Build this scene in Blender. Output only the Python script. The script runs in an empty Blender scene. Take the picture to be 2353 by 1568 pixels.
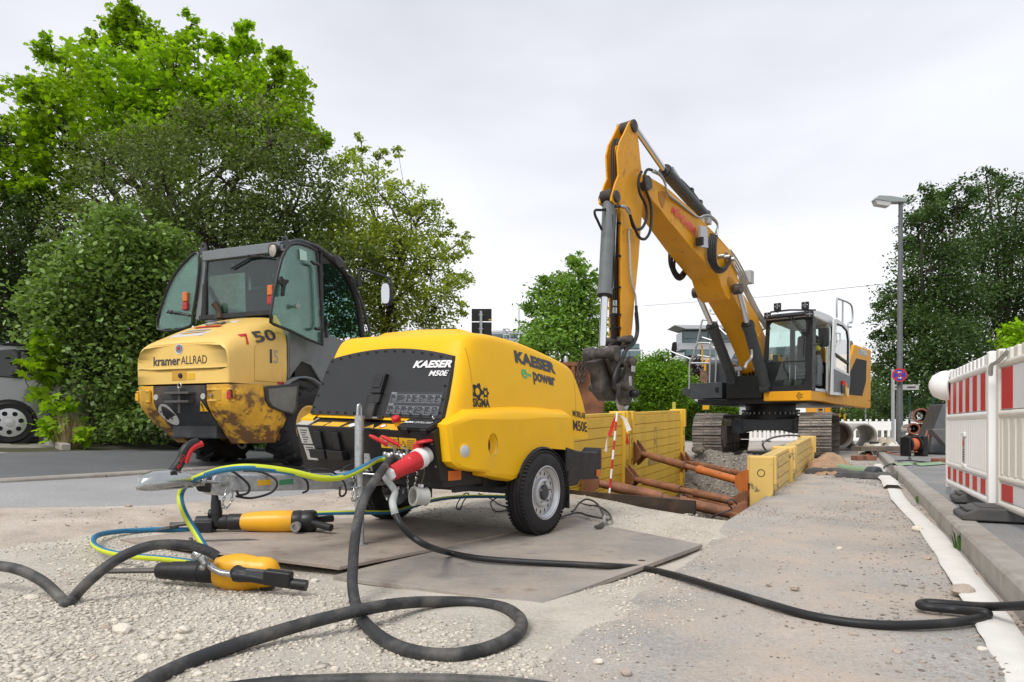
import bpy, bmesh, math, random
import numpy as np
from mathutils import Vector, Matrix, noise, geometry
from mathutils.bvhtree import BVHTree
R = math.radians
random.seed(7); RNG = np.random.default_rng(7)
SC = bpy.context.scene
COL = SC.collection
# ------------------------------------------------------------------ camera, sky, sun, exposure
CAMH = 0.75
cd = bpy.data.cameras.new('camera'); cam = bpy.data.objects.new('camera', cd); COL.objects.link(cam)
cam.location = (0, 0, CAMH); cam.rotation_euler = (R(90), 0, 0)
cd.lens = 24.0; cd.sensor_width = 36.0; cd.shift_y = 0.0829; cd.clip_start = 0.05; cd.clip_end = 3000
SC.camera = cam
SC.view_settings.view_transform = 'Standard'; SC.view_settings.look = 'None'
SC.view_settings.gamma = 1.0; SC.view_settings.exposure = 0.7; SC.view_settings.use_curve_mapping = False
SUN_EL, SUN_AZ = 50.0, 216.0          # degrees; azimuth clockwise from +Y: behind the camera, a little to its left
wd = bpy.data.worlds.new('World'); SC.world = wd; wd.use_nodes = True
nt = wd.node_tree; nt.nodes.clear()
def wn(t): return nt.nodes.new(t)
wo = wn('ShaderNodeOutputWorld'); bg = wn('ShaderNodeBackground'); bg.inputs[1].default_value = 0.1
sky = wn('ShaderNodeTexSky'); sky.sky_type = 'NISHITA'; sky.sun_disc = False
sky.sun_elevation = R(SUN_EL); sky.sun_rotation = R(SUN_AZ)
tc = wn('ShaderNodeTexCoord'); sep = wn('ShaderNodeSeparateXYZ'); nt.links.new(tc.outputs['Generated'], sep.inputs[0])
mr = wn('ShaderNodeValToRGB'); nt.links.new(sep.outputs['Z'], mr.inputs[0])
cr = mr.color_ramp
cr.elements[0].position = 0.0; cr.elements[0].color = (9.4, 9.45, 9.6, 1)
cr.elements[1].position = 1.0; cr.elements[1].color = (7.6, 7.8, 8.5, 1)
for p, c in ((0.16, (8.9, 8.95, 9.2)), (0.36, (7.8, 7.95, 8.6)), (0.6, (7.4, 7.6, 8.25))):
    e = cr.elements.new(p); e.color = (*c, 1)
mp = wn('ShaderNodeMapping'); mp.inputs['Scale'].default_value = (1, 1, 2.6); nt.links.new(tc.outputs['Generated'], mp.inputs[0])
nz = wn('ShaderNodeTexNoise'); nz.inputs['Scale'].default_value = 1.7; nz.inputs['Detail'].default_value = 4
nt.links.new(mp.outputs[0], nz.inputs['Vector'])
cl = wn('ShaderNodeMapRange'); cl.inputs[1].default_value = 0.3; cl.inputs[2].default_value = 0.7
cl.inputs[3].default_value = 0.56; cl.inputs[4].default_value = 0.79; nt.links.new(nz.outputs[0], cl.inputs[0])
mulc = wn('ShaderNodeVectorMath'); mulc.operation = 'SCALE'
nt.links.new(mr.outputs[0], mulc.inputs[0]); nt.links.new(cl.outputs[0], mulc.inputs['Scale'])
mx = wn('ShaderNodeMix'); mx.data_type = 'RGBA'; mx.inputs[0].default_value = 0.97
nt.links.new(sky.outputs[0], mx.inputs[6]); nt.links.new(mulc.outputs[0], mx.inputs[7])
nt.links.new(mx.outputs[2], bg.inputs[0]); nt.links.new(bg.outputs[0], wo.inputs[0])
sd = bpy.data.lights.new('sun', 'SUN'); sun = bpy.data.objects.new('sun', sd); COL.objects.link(sun)
sd.energy = 1.5; sd.angle = R(25); sd.color = (1.0, 0.96, 0.9)
sun.rotation_euler = (R(90 - SUN_EL), 0, R(180 - SUN_AZ))
sun.location = (0, -5, 20)
# ------------------------------------------------------------------ projection helpers (photo pixels -> points at a chosen real distance)
F, CX, HY = 1569.0, 1176.5, 979.0; S = 2353 / 4096
def crop(x0, y0, x1, w):
    k = (x1 - x0) / w
    return lambda x, y: ((x0 + x * k) * S, (y0 + y * k) * S)
c1 = crop(1150,1250,2450,2265); c2 = crop(500,900,1400,1411); c3 = crop(2200,400,3000,1254); c4 = crop(2600,1100,3600,1960)
c5 = crop(3300,1100,4096,1248); c6 = crop(500,1700,1500,2091); c7 = crop(2200,1500,3300,2353); c8 = crop(0,0,2000,1742)
d1 = crop(2250,1250,2800,1835); d2 = crop(0,1350,700,2195); d3 = crop(1450,1650,1850,1394); d4 = crop(3750,1350,4096,678)
d5 = crop(3300,1550,3850,2156); d6 = crop(1800,1150,2500,2195); d7 = crop(0,2000,1500,2353); d8 = crop(2300,2000,4096,2353)
e1 = crop(2700,1150,3200,1568); e2 = crop(3050,1150,3550,1425); e3 = crop(2550,750,3050,1568); e4 = crop(3400,600,4096,1213)
e5 = crop(1150,1550,1800,2265); e6 = crop(950,850,1650,1829)
def ray(p): return Vector(((p[0] - CX) / F, 1.0, -(p[1] - HY) / F))
EYE = Vector((0, 0, CAMH))
def atY(p, Y): return EYE + ray(p) * Y
def atZ(p, z=0.0):
    r = ray(p); return EYE + r * ((z - CAMH) / r.z)
def sstep(a, b, x):
    t = min(1, max(0, (x - a) / (b - a))); return t * t * (3 - 2 * t)
def tz(x, y):                                         # height of the ground: level on the right, rising to the left
    d = min(13.0, -0.899 * x + 0.438 * y) - 3.4
    z = 0.06 * (math.log1p(math.exp(d * 3)) / 3 if d < 8 else d)
    z -= 0.05 * math.exp(-(((x + .55) / 2.1) ** 2 + ((y - 4.35) / 1.35) ** 2) ** 2)      # bed under the steel plates
    z += 0.07 * math.exp(-((x - .5) ** 2 + (y - 7.4) ** 2) / 0.9)
    return z
def onG(p, dz=0.0):                                   # where the ray through a pixel meets the ground
    r = ray(p); t0, t1 = 0.5, 60.0
    for _ in range(60):
        t = (t0 + t1) / 2; q = EYE + r * t
        if q.z > tz(q.x, q.y) + dz: t0 = t
        else: t1 = t
    return EYE + r * t0
class Fr:                                             # upright frame: u to the right, v away, w up; root Empty turned by -deg
    def __init__(s, A, deg, z=0.0):
        t = R(deg); s.A = Vector((A[0], A[1], z)); s.deg = deg
        s.u = Vector((math.cos(t), -math.sin(t), 0)); s.v = Vector((math.sin(t), math.cos(t), 0))
    def loc(s, P): d = P - s.A; return Vector((d.dot(s.u), d.dot(s.v), d.z))
    def _pl(s, p, P, n): r = ray(p); return EYE + r * ((P - EYE).dot(n) / r.dot(n))
    def U(s, p, u): return s.loc(s._pl(p, s.A + s.u * u, s.u))
    def V(s, p, v): return s.loc(s._pl(p, s.A + s.v * v, s.v))
    def W(s, p, w): return s.loc(atZ(p, s.A.z + w))
    def out(s, q): return s.A + s.u * q[0] + s.v * q[1] + Vector((0, 0, q[2]))
# ------------------------------------------------------------------ mesh helpers
class MB:
    def __init__(s): s.v = []; s.f = []; s.m = []
    def add(s, vs, fs, m=0):
        o = len(s.v); s.v += [tuple(v) for v in vs]
        for f in fs: s.f.append(tuple(i + o for i in f)); s.m.append(m)
        return s
    def hexa(s, p, m=0):                              # 8 corners: bottom 4 (ccw), top 4
        return s.add(p, [(3,2,1,0),(4,5,6,7),(0,1,5,4),(1,2,6,5),(2,3,7,6),(3,0,4,7)], m)
    def box(s, c, d, m=0, rz=0, M=None):
        x, y, z = d[0]/2, d[1]/2, d[2]/2
        P = [Vector(q) for q in ((-x,-y,-z),(x,-y,-z),(x,y,-z),(-x,y,-z),(-x,-y,z),(x,-y,z),(x,y,z),(-x,y,z))]
        if rz: M = Matrix.Rotation(rz, 3, 'Z')
        if M is not None: P = [M @ q for q in P]
        c = Vector(c); return s.hexa([q + c for q in P], m)
    def bb(s, a, b, m=0):                             # box between two corners
        a = Vector(a); b = Vector(b); return s.box((a + b) / 2, [abs(t) for t in (b - a)], m)
    def beam(s, a, b, w, h, up=(0,0,1), m=0, w2=None, h2=None):
        a = Vector(a); b = Vector(b); d = (b - a).normalized(); x = d.cross(Vector(up)).normalized(); y = x.cross(d)
        w2 = w if w2 is None else w2; h2 = h if h2 is None else h2
        P = [a - x*w/2 - y*h/2, a + x*w/2 - y*h/2, b + x*w2/2 - y*h2/2, b - x*w2/2 - y*h2/2,
             a - x*w/2 + y*h/2, a + x*w/2 + y*h/2, b + x*w2/2 + y*h2/2, b - x*w2/2 + y*h2/2]
        return s.hexa(P, m)
    def prism(s, poly, vec, m=0):
        n = len(poly); vec = Vector(vec); P = [Vector(p) for p in poly]
        nn = Vector((0,0,0))
        for i in range(n): nn += P[i].cross(P[(i+1) % n])
        if nn.dot(vec) > 0: P = P[::-1]
        V = P + [p + vec for p in P]
        return s.add(V, [tuple(range(n)), tuple(range(2*n-1, n-1, -1))] + [((i+1) % n, i, n+i, n+(i+1) % n) for i in range(n)], m)
    def poly(s, P, m=0): return s.add(P, [tuple(range(len(P)))], m)
    def tube(s, pts, r, n=8, m=0, caps=True, closed=False):
        P = [Vector(p) for p in pts]; N = len(P)
        rr = r if hasattr(r, '__len__') else [r] * N
        T = []
        for i in range(N):
            a = P[i-1] if (i > 0 or closed) else P[i]; b = P[(i+1) % N] if (i < N-1 or closed) else P[i]
            d = b - a
            T.append(d.normalized() if d.length > 1e-9 else Vector((0,0,1)))
        up = Vector((0,0,1)) if abs(T[0].z) < 0.9 else Vector((1,0,0))
        x = T[0].cross(up).normalized(); V = []
        for i in range(N):
            x = (x - T[i] * x.dot(T[i]));
            if x.length < 1e-6: x = T[i].orthogonal()
            x.normalize(); y = T[i].cross(x)
            for k in range(n):
                a = 2 * math.pi * k / n; V.append(P[i] + (x * math.cos(a) + y * math.sin(a)) * rr[i])
        fs = []
        for i in range(N if closed else N - 1):
            j = (i + 1) % N
            for k in range(n): fs.append((i*n+k, i*n+(k+1) % n, j*n+(k+1) % n, j*n+k))
        if caps and not closed: fs += [tuple(range(n-1, -1, -1)), tuple((N-1)*n + k for k in range(n))]
        return s.add(V, fs, m)
    def cyl(s, a, b, r, r2=None, n=16, m=0): return s.tube([a, b], [r, r if r2 is None else r2], n, m)
    def lathe(s, prof, o=(0,0,0), ax=(0,0,1), n=24, m=0, closed=False, x0=None, a0=0.0, a1=2*math.pi, cap=True):
        o = Vector(o); ax = Vector(ax).normalized()
        x = (Vector(x0) if x0 is not None else ax.orthogonal()).normalized(); y = ax.cross(x); V = []; N = len(prof)
        full = abs(a1 - a0 - 2*math.pi) < 1e-6; K = n if full else n + 1
        for r, h in prof:
            for k in range(K):
                a = a0 + (a1 - a0) * k / n; V.append(o + ax*h + (x*math.cos(a) + y*math.sin(a)) * r)
        fs = []
        for i in range(N if closed else N - 1):
            j = (i + 1) % N
            for k in range(n):
                k2 = (k + 1) % K; fs.append((i*K+k, i*K+k2, j*K+k2, j*K+k))
        if not closed and full and cap:
            if prof[0][0] > 1e-6: fs.append(tuple(range(K-1, -1, -1)))
            if prof[-1][0] > 1e-6: fs.append(tuple((N-1)*K + k for k in range(K)))
        return s.add(V, fs, m)
    def ball(s, c, r, n=12, m=0, sc=(1,1,1)):
        c = Vector(c); V = []; h = n // 2
        for i in range(1, h):
            t = math.pi * i / h
            for k in range(n): V.append(c + Vector((r*sc[0]*math.sin(t)*math.cos(2*math.pi*k/n), r*sc[1]*math.sin(t)*math.sin(2*math.pi*k/n), r*sc[2]*math.cos(t))))
        V += [c + Vector((0,0,r*sc[2])), c - Vector((0,0,r*sc[2]))]; a, b = len(V)-2, len(V)-1
        fs = [(i*n+k, (i+1)*n+k, (i+1)*n+(k+1) % n, i*n+(k+1) % n) for i in range(h-2) for k in range(n)]
        fs += [(a, k, (k+1) % n) for k in range(n)] + [(b, (h-2)*n+(k+1) % n, (h-2)*n+k) for k in range(n)]
        return s.add(V, fs, m)
    def torus(s, c, ax, R1, r, n=24, k=8, m=0):
        ax = Vector(ax).normalized(); x = ax.orthogonal().normalized(); y = ax.cross(x); c = Vector(c)
        return s.tube([c + (x*math.cos(2*math.pi*i/n) + y*math.sin(2*math.pi*i/n))*R1 for i in range(n)], r, k, m, closed=True)
    def map(s, fn): s.v = [tuple(fn(Vector(v))) for v in s.v]; return s
    def build(s, name, mats, parent=None, bev=0, seg=2, sub=0, ang=38, kind=None, fix=True):
        me = bpy.data.meshes.new(name); me.from_pydata(s.v, [], s.f)
        mats = mats if isinstance(mats, (list, tuple)) else [mats]
        for m in mats: me.materials.append(m)
        if len(mats) > 1: me.polygons.foreach_set('material_index', np.array(s.m, dtype=np.int32))
        if fix:
            b = bmesh.new(); b.from_mesh(me); bmesh.ops.recalc_face_normals(b, faces=b.faces); b.to_mesh(me); b.free()
        me.polygons.foreach_set('use_smooth', np.ones(len(me.polygons), dtype=bool))
        me.set_sharp_from_angle(angle=R(ang)); me.update()
        o = bpy.data.objects.new(name, me); COL.objects.link(o)
        if parent is not None: o.parent = parent
        if kind: o['kind'] = kind
        if bev:
            md = o.modifiers.new('Bevel', 'BEVEL'); md.width = bev; md.segments = seg; md.limit_method = 'ANGLE'; md.angle_limit = R(35); md.harden_normals = True
        if sub:
            md = o.modifiers.new('Subdivision', 'SUBSURF'); md.levels = md.render_levels = sub
        return o
def thing(name, label, cat, loc=(0,0,0), rz=0.0, group=None):
    o = bpy.data.objects.new(name, None); COL.objects.link(o); o.empty_display_size = 0.2
    o.location = loc; o.rotation_euler = (0, 0, rz); o['label'] = label; o['category'] = cat
    if group: o['group'] = group
    return o
def tag(o, label, cat, group=None):
    o['label'] = label; o['category'] = cat
    if group: o['group'] = group
    return o
def frame_thing(fr, name, label, cat, group=None): return thing(name, label, cat, fr.A, -R(fr.deg), group)
def dup(o, parent=None):
    c = o.copy(); COL.objects.link(c)
    if parent is not None: c.parent = parent
    return c
def dup_tree(o, parent=None):
    c = dup(o, parent)
    for ch in list(o.children): dup_tree(ch, c)
    return c
def spline(P, n=8, closed=False):                     # Catmull-Rom through points
    P = [Vector(p) for p in P]; N = len(P); out = []
    for i in range(N if closed else N - 1):
        if closed: a, b, c, d = P[i-1], P[i], P[(i+1) % N], P[(i+2) % N]
        else: a, b, c, d = P[max(i-1,0)], P[i], P[i+1], P[min(i+2,N-1)]
        for k in range(n):
            t = k / n; out.append(0.5*((2*b) + (c-a)*t + (2*a-5*b+4*c-d)*t*t + (3*b-a-3*c+d)*t**3))
    if not closed: out.append(P[-1])
    return out
def circ(c, r, n=16, sx=1, sy=1, a0=0): return [(c[0]+r*sx*math.cos(a0+2*math.pi*k/n), c[1]+r*sy*math.sin(a0+2*math.pi*k/n)) for k in range(n)]
def holed(outer, holes):                              # 2D outline with holes -> triangles
    V = [Vector(p) for p in outer]; E = [(i, (i+1) % len(outer)) for i in range(len(outer))]
    for h in holes:
        o = len(V); V += [Vector(p) for p in h]; E += [(o+i, o+(i+1) % len(h)) for i in range(len(h))]
    r = geometry.delaunay_2d_cdt(V, E, [], 0, 1e-6)
    def inside(p, poly):
        c = False; n = len(poly)
        for i in range(n):
            a, b = poly[i], poly[i-1]
            if (a[1] > p[1]) != (b[1] > p[1]) and p[0] < (b[0]-a[0])*(p[1]-a[1])/(b[1]-a[1])+a[0]: c = not c
        return c
    vs = r[0]; fs = []
    for f in r[2]:
        c = sum((vs[i] for i in f), Vector((0,0))) / len(f)
        if inside(c, outer) and not any(inside(c, h) for h in holes): fs.append(tuple(f))
    return [(v.x, v.y) for v in vs], fs
def holed_slab(mb, outer, holes, fr, th, m=0):        # plate with holes; fr(x, y, z) -> point, thickness along z
    vs, fs = holed(outer, holes); n = len(vs)
    V = [fr(x, y, 0) for x, y in vs] + [fr(x, y, th) for x, y in vs]
    fs2 = [tuple(f) for f in fs] + [tuple(i + n for i in reversed(f)) for f in fs]
    mb.add(V, fs2, m)
    for lp in [outer] + list(holes):
        k = len(lp); P = [fr(x, y, 0) for x, y in lp] + [fr(x, y, th) for x, y in lp]
        mb.add(P, [(i, (i+1) % k, k+(i+1) % k, k+i) for i in range(k)], m)
# flat lettering: body text as mesh, fitted to a box, mapped by fn(x, y)
def text2d(body, bold=0.0, shear=0.0):
    cu = bpy.data.curves.new('lettering', 'FONT'); cu.body = body; cu.size = 1; cu.offset = bold; cu.shear = shear; cu.resolution_u = 3
    cu.fill_mode = 'FRONT'
    o = bpy.data.objects.new('lettering', cu); COL.objects.link(o)
    dg = bpy.context.evaluated_depsgraph_get(); me = bpy.data.meshes.new_from_object(o.evaluated_get(dg))
    vs = [(v.co.x, v.co.y) for v in me.vertices]; fs = [tuple(p.vertices) for p in me.polygons]
    bpy.data.objects.remove(o); bpy.data.curves.remove(cu); bpy.data.meshes.remove(me)
    return vs, fs
def letters(name, body, mat, parent, org, right, up, w, h=None, bold=0.0, shear=0.0, bvh=None, dirn=None, off=0.002, surf=None):
    vs, fs = text2d(body, bold, shear)
    a = np.array(vs); mn = a.min(0); mx_ = a.max(0); sp = mx_ - mn
    sx = w / sp[0]; sy = sx if h is None else h / sp[1]
    right = Vector(right).normalized(); up = Vector(up).normalized(); org = Vector(org); nrm = right.cross(up)
    mb = MB(); P = []
    for x, y in vs:
        q = org + right * ((x - mn[0]) * sx) + up * ((y - mn[1]) * sy)
        if bvh is not None:
            hit = bvh.ray_cast(q - Vector(dirn) * 0.6, Vector(dirn))
            if hit[0] is not None: q = hit[0] - Vector(dirn) * off
        elif surf is not None: q = surf(q)
        else: q = q + nrm * off
        P.append(q)
    mb.add(P, fs)
    return mb.build(name, mat, parent, fix=False)
# ------------------------------------------------------------------ materials
def mat(name, col, rough=0.5, metal=0.0, var=0.0, vs=6.0, fine=0.0, fs=90.0, dirt=None, bump=0.0, bs=60.0, coat=0.0, spec=0.5, island=0.0, det=4.0, trans=0.0, ior=1.45, dirt2=None, coord='Object', emis=None, sss=0, rvar=0.0, zwear=None):
    m = bpy.data.materials.new(name); m.use_nodes = True; t = m.node_tree; b = t.nodes['Principled BSDF']; N = t.nodes.new; Lk = t.links.new
    b.inputs['Roughness'].default_value = rough; b.inputs['Metallic'].default_value = metal
    b.inputs['Specular IOR Level'].default_value = spec; b.inputs['Coat Weight'].default_value = coat; b.inputs['IOR'].default_value = ior
    b.inputs['Transmission Weight'].default_value = trans
    tcn = N('ShaderNodeTexCoord'); src = None if coord == 'World' else tcn.outputs[coord]
    if coord == 'World':
        g_ = N('ShaderNodeNewGeometry'); src = g_.outputs['Position']
    cur = N('ShaderNodeRGB'); cur.outputs[0].default_value = (*col, 1); cur = cur.outputs[0]
    def noi(scale, detail=det, rgh=0.55):
        n = N('ShaderNodeTexNoise'); n.inputs['Scale'].default_value = scale; n.inputs['Detail'].default_value = detail; n.inputs['Roughness'].default_value = rgh
        Lk(src, n.inputs['Vector']); return n.outputs[0]
    def rng(x, a, b_, c, d):
        r = N('ShaderNodeMapRange'); r.inputs[1].default_value = a; r.inputs[2].default_value = b_; r.inputs[3].default_value = c; r.inputs[4].default_value = d; Lk(x, r.inputs[0]); return r.outputs[0]
    def scale(c, f):
        s_ = N('ShaderNodeVectorMath'); s_.operation = 'SCALE'; Lk(c, s_.inputs[0]); Lk(f, s_.inputs['Scale']); return s_.outputs[0]
    if var: cur = scale(cur, rng(noi(vs), 0.3, 0.7, 1 - var, 1 + var))
    if fine: cur = scale(cur, rng(noi(fs, 3, .7), 0.3, 0.7, 1 - fine, 1 + fine))
    if island:
        g_ = N('ShaderNodeNewGeometry'); cur = scale(cur, rng(g_.outputs['Random Per Island'], 0, 1, 1 - island, 1 + island))
    for dd in (dirt, dirt2):
        if dd:
            dc, dsc, lo, hi, mxv = dd
            nv_ = noi(dsc, 8, 0.65)
            if zwear and dd is dirt:                     # scraped paint: more wear towards one end of the part
                sp_ = N('ShaderNodeSeparateXYZ'); Lk(src, sp_.inputs[0]); ad = N('ShaderNodeMath'); ad.operation = 'ADD'
                Lk(nv_, ad.inputs[0]); Lk(rng(sp_.outputs['Z'], zwear[0], zwear[1], zwear[2], 0), ad.inputs[1]); nv_ = ad.outputs[0]
            f = rng(nv_, lo, hi, 0, mxv); x_ = N('ShaderNodeMix'); x_.data_type = 'RGBA'
            Lk(f, x_.inputs[0]); Lk(cur, x_.inputs[6]); x_.inputs[7].default_value = (*dc, 1); cur = x_.outputs[2]
    Lk(cur, b.inputs['Base Color'])
    if rvar: Lk(rng(noi(vs * 2.3), 0.3, 0.7, max(0.02, rough - rvar), min(1, rough + rvar)), b.inputs['Roughness'])
    if bump:
        bp = N('ShaderNodeBump'); bp.inputs['Strength'].default_value = bump; bp.inputs['Distance'].default_value = 0.01
        Lk(noi(bs, 6, 0.6), bp.inputs['Height']); Lk(bp.outputs[0], b.inputs['Normal'])
    if emis: b.inputs['Emission Color'].default_value = (*emis, 1); b.inputs['Emission Strength'].default_value = 1
    if sss: b.inputs['Subsurface Weight'].default_value = sss
    return m
def glass(name, col=(0.8, 0.95, 0.9), dirt=0.0, alpha=0.25, dcol=(0.35, 0.4, 0.38)):      # thin pane: mostly see-through, tinted, with reflections and dust
    m = bpy.data.materials.new(name); m.use_nodes = True; t = m.node_tree; t.nodes.clear(); N = t.nodes.new; Lk = t.links.new
    o = N('ShaderNodeOutputMaterial'); tr = N('ShaderNodeBsdfTransparent'); tr.inputs[0].default_value = (*col, 1)
    gl = N('ShaderNodeBsdfGlossy'); gl.inputs['Roughness'].default_value = 0.03; gl.inputs[0].default_value = (1, 1, 1, 1)
    df = N('ShaderNodeBsdfDiffuse'); df.inputs[0].default_value = (*dcol, 1)
    fz = N('ShaderNodeFresnel'); fz.inputs[0].default_value = 1.5
    a = N('ShaderNodeMath'); a.operation = 'MULTIPLY_ADD'; a.inputs[1].default_value = 0.7; a.inputs[2].default_value = alpha * 0.1; Lk(fz.outputs[0], a.inputs[0])
    m1 = N('ShaderNodeMixShader'); Lk(a.outputs[0], m1.inputs[0]); Lk(tr.outputs[0], m1.inputs[1]); Lk(gl.outputs[0], m1.inputs[2])
    m2 = N('ShaderNodeMixShader'); Lk(m1.outputs[0], m2.inputs[1]); Lk(df.outputs[0], m2.inputs[2])
    tcn = N('ShaderNodeTexCoord'); n = N('ShaderNodeTexNoise'); n.inputs['Scale'].default_value = 4; n.inputs['Detail'].default_value = 6; Lk(tcn.outputs['Object'], n.inputs['Vector'])
    r = N('ShaderNodeMapRange'); r.inputs[1].default_value = 0.3; r.inputs[2].default_value = 0.75; r.inputs[3].default_value = dirt * 0.3; r.inputs[4].default_value = dirt; Lk(n.outputs[0], r.inputs[0]); Lk(r.outputs[0], m2.inputs[0])
    Lk(m2.outputs[0], o.inputs[0]); return m
M = {}
M['black'] = mat('black plastic', (0.012, 0.012, 0.013), 0.45, var=0.3, bump=0.05, bs=300, rvar=.1)
M['blackmetal'] = mat('black painted metal', (0.012, 0.012, 0.012), 0.38, var=0.2, rvar=.08)
M['rubber'] = mat('rubber', (0.022, 0.022, 0.023), 0.75, var=0.35, vs=12, dirt=((0.16, 0.14, 0.12), 9, 0.5, 0.85, 0.5), bump=0.2, bs=120)
M['galv'] = mat('galvanised steel', (0.5, 0.52, 0.53), 0.42, 0.75, var=0.18, vs=40, rvar=.12, dirt=((0.3, 0.31, 0.31), 14, 0.5, 0.8, 0.4))
M['dsteel'] = mat('dark forged steel', (.10,.095,.09), .5, .5, var=.3, rvar=.1)
M['chrome'] = mat('polished rod', (0.75, 0.76, 0.77), 0.12, 1.0, rvar=.05)
M['steel'] = mat('bare steel', (0.33, 0.32, 0.3), 0.4, 0.8, var=0.3, rvar=.15)
M['brass'] = mat('brass', (0.5, 0.4, 0.24), 0.35, 0.9, var=0.2)
M['white'] = mat('white plastic', (0.8, 0.8, 0.79), 0.4, var=0.05)
M['red'] = mat('red plastic', (0.55, 0.02, 0.025), 0.4, var=0.15)
M['dgrey'] = mat('dark grey paint', (0.035, 0.04, 0.043), 0.45, var=0.2, dirt=((0.12, 0.105, 0.09), 5, 0.5, 0.8, 0.5), rvar=.1)
M['grey'] = mat('grey paint', (0.16, 0.175, 0.18), 0.45, var=0.12, dirt=((0.2, 0.18, 0.15), 6, 0.5, 0.8, 0.4))
M['print_black'] = mat('black print', (0.015, 0.016, 0.018), 0.5)
M['print_white'] = mat('white print', (0.75, 0.75, 0.75), 0.5)
M['amber'] = mat('amber lens', (0.6, 0.14, 0.01), 0.2, coat=0.5)
M['redlens'] = mat('red lens', (0.4, 0.01, 0.01), 0.2, coat=0.5)
# ================================================================== ground, roads, kerbs, trench hole
KO, KD = Vector((2.27, 3.24)), Vector((0.444, 0.896)).normalized()        # right kerb, road side edge
KN = Vector((KD.y, -KD.x))                                                # towards the pavement
LO, LD = Vector((-4.75, 6.34)), Vector((0.473, 0.881)).normalized(); LN = Vector((-LD.y, LD.x))   # left kerb line
def kp(t, s=0): q = KO + KD*t + KN*s; return (q.x, q.y)
def lp(t, s=0): q = LO + LD*t + LN*s; return (q.x, q.y)
TRENCH = [(1.68, 5.33), (5.62, 12.75), (2.68, 11.75), (0.45, 7.6)]
def wig(poly, step=0.25, amp=0.05, sc=2.0, closed=True):
    out = []
    n = len(poly)
    for i in range(n if closed else n - 1):
        a = Vector(poly[i]); b = Vector(poly[(i+1) % n]); L = (b - a).length; k = max(1, int(L / step))
        nn = Vector((-(b-a).y, (b-a).x)).normalized()
        for j in range(k):
            p = a + (b - a) * j / k
            if j > 0 or i > 0: p = p + nn * amp * (noise.noise((p.x*sc, p.y*sc, 3.3)) * 2 + noise.noise((p.x*sc*4, p.y*sc*4, 1.3)) * 1.2)
            out.append((p.x, p.y))
    return out
gravel = wig([(-9.0, 0.3), (0.0, 0.3), (.017, 2.0), (.1, 2.175), (.4, 2.8), (1.05, 3.98), (1.68, 5.33), (0.45, 7.6), (-.45, 7.2), (-1.5, 6.0), (-2.1, 5.0), (-2.75, 4.55), (-2.9, 3.9), (-3.4, 3.4), (-9, 2.6)], 0.09, 0.07)
dirt = wig([(-9, 2.6), (-3.4, 3.4), (-2.9, 3.9), (-2.75, 4.55), (-2.1, 5.0), (-1.5, 6.0), (-.45, 7.2), (0.45, 7.6), (2.68, 11.75), (2.5, 16), (0.5, 16), (-.9, 9.8), (-1.9, 6.9), (-2.9, 5.55), (-4.3, 4.9), (-9, 4.3)], 0.3, 0.12, 1.2)
far_n, far_w = 30, 400
side = [(-30, -16)] + [lp(t) for t in np.arange(-14, 40.1, 1)] + [(30, 60), (0.5, 60), (0.5, 16), (-.9, 9.8), (-1.9, 6.9), (-2.9, 5.55), (-4.3, 4.9), (-9, 4.3), (-30, -2)]
park = [lp(-16)] + [lp(t) for t in np.arange(-14, 40.1, 1)] + [lp(40, 3.1), lp(12, 3.1), lp(6, 2.9), lp(2.0, 2.9), lp(-2, 3.0), lp(-16, 3.0)]
road = [(0.0, 0.3)] + [kp(t) for t in np.arange(-3.2, 15.6, .8)] + [kp(16.5, .6), (11.5, 22), (22, 30), (22, 60), (0.5, 60), (0.5, 16), (2.5, 16), (2.68, 11.75), (5.62, 12.75), (1.68, 5.33), (1.05, 3.98), (.4, 2.8), (.1, 2.175), (.017, 2.0)]
pave = [kp(-3.2, .15), kp(15.5, .15), kp(16, .5), kp(17, 1.0), (16, 24), (30, 30), (30, -5), (3, -2)]
def pt_in(p, poly):
    c = False; n = len(poly); x, y = p[0], p[1]
    for i in range(n):
        a, b = poly[i], poly[i-1]
        if (a[1] > y) != (b[1] > y) and x < (b[0]-a[0])*(y-a[1])/(b[1]-a[1])+a[0]: c = not c
    return c
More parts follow.
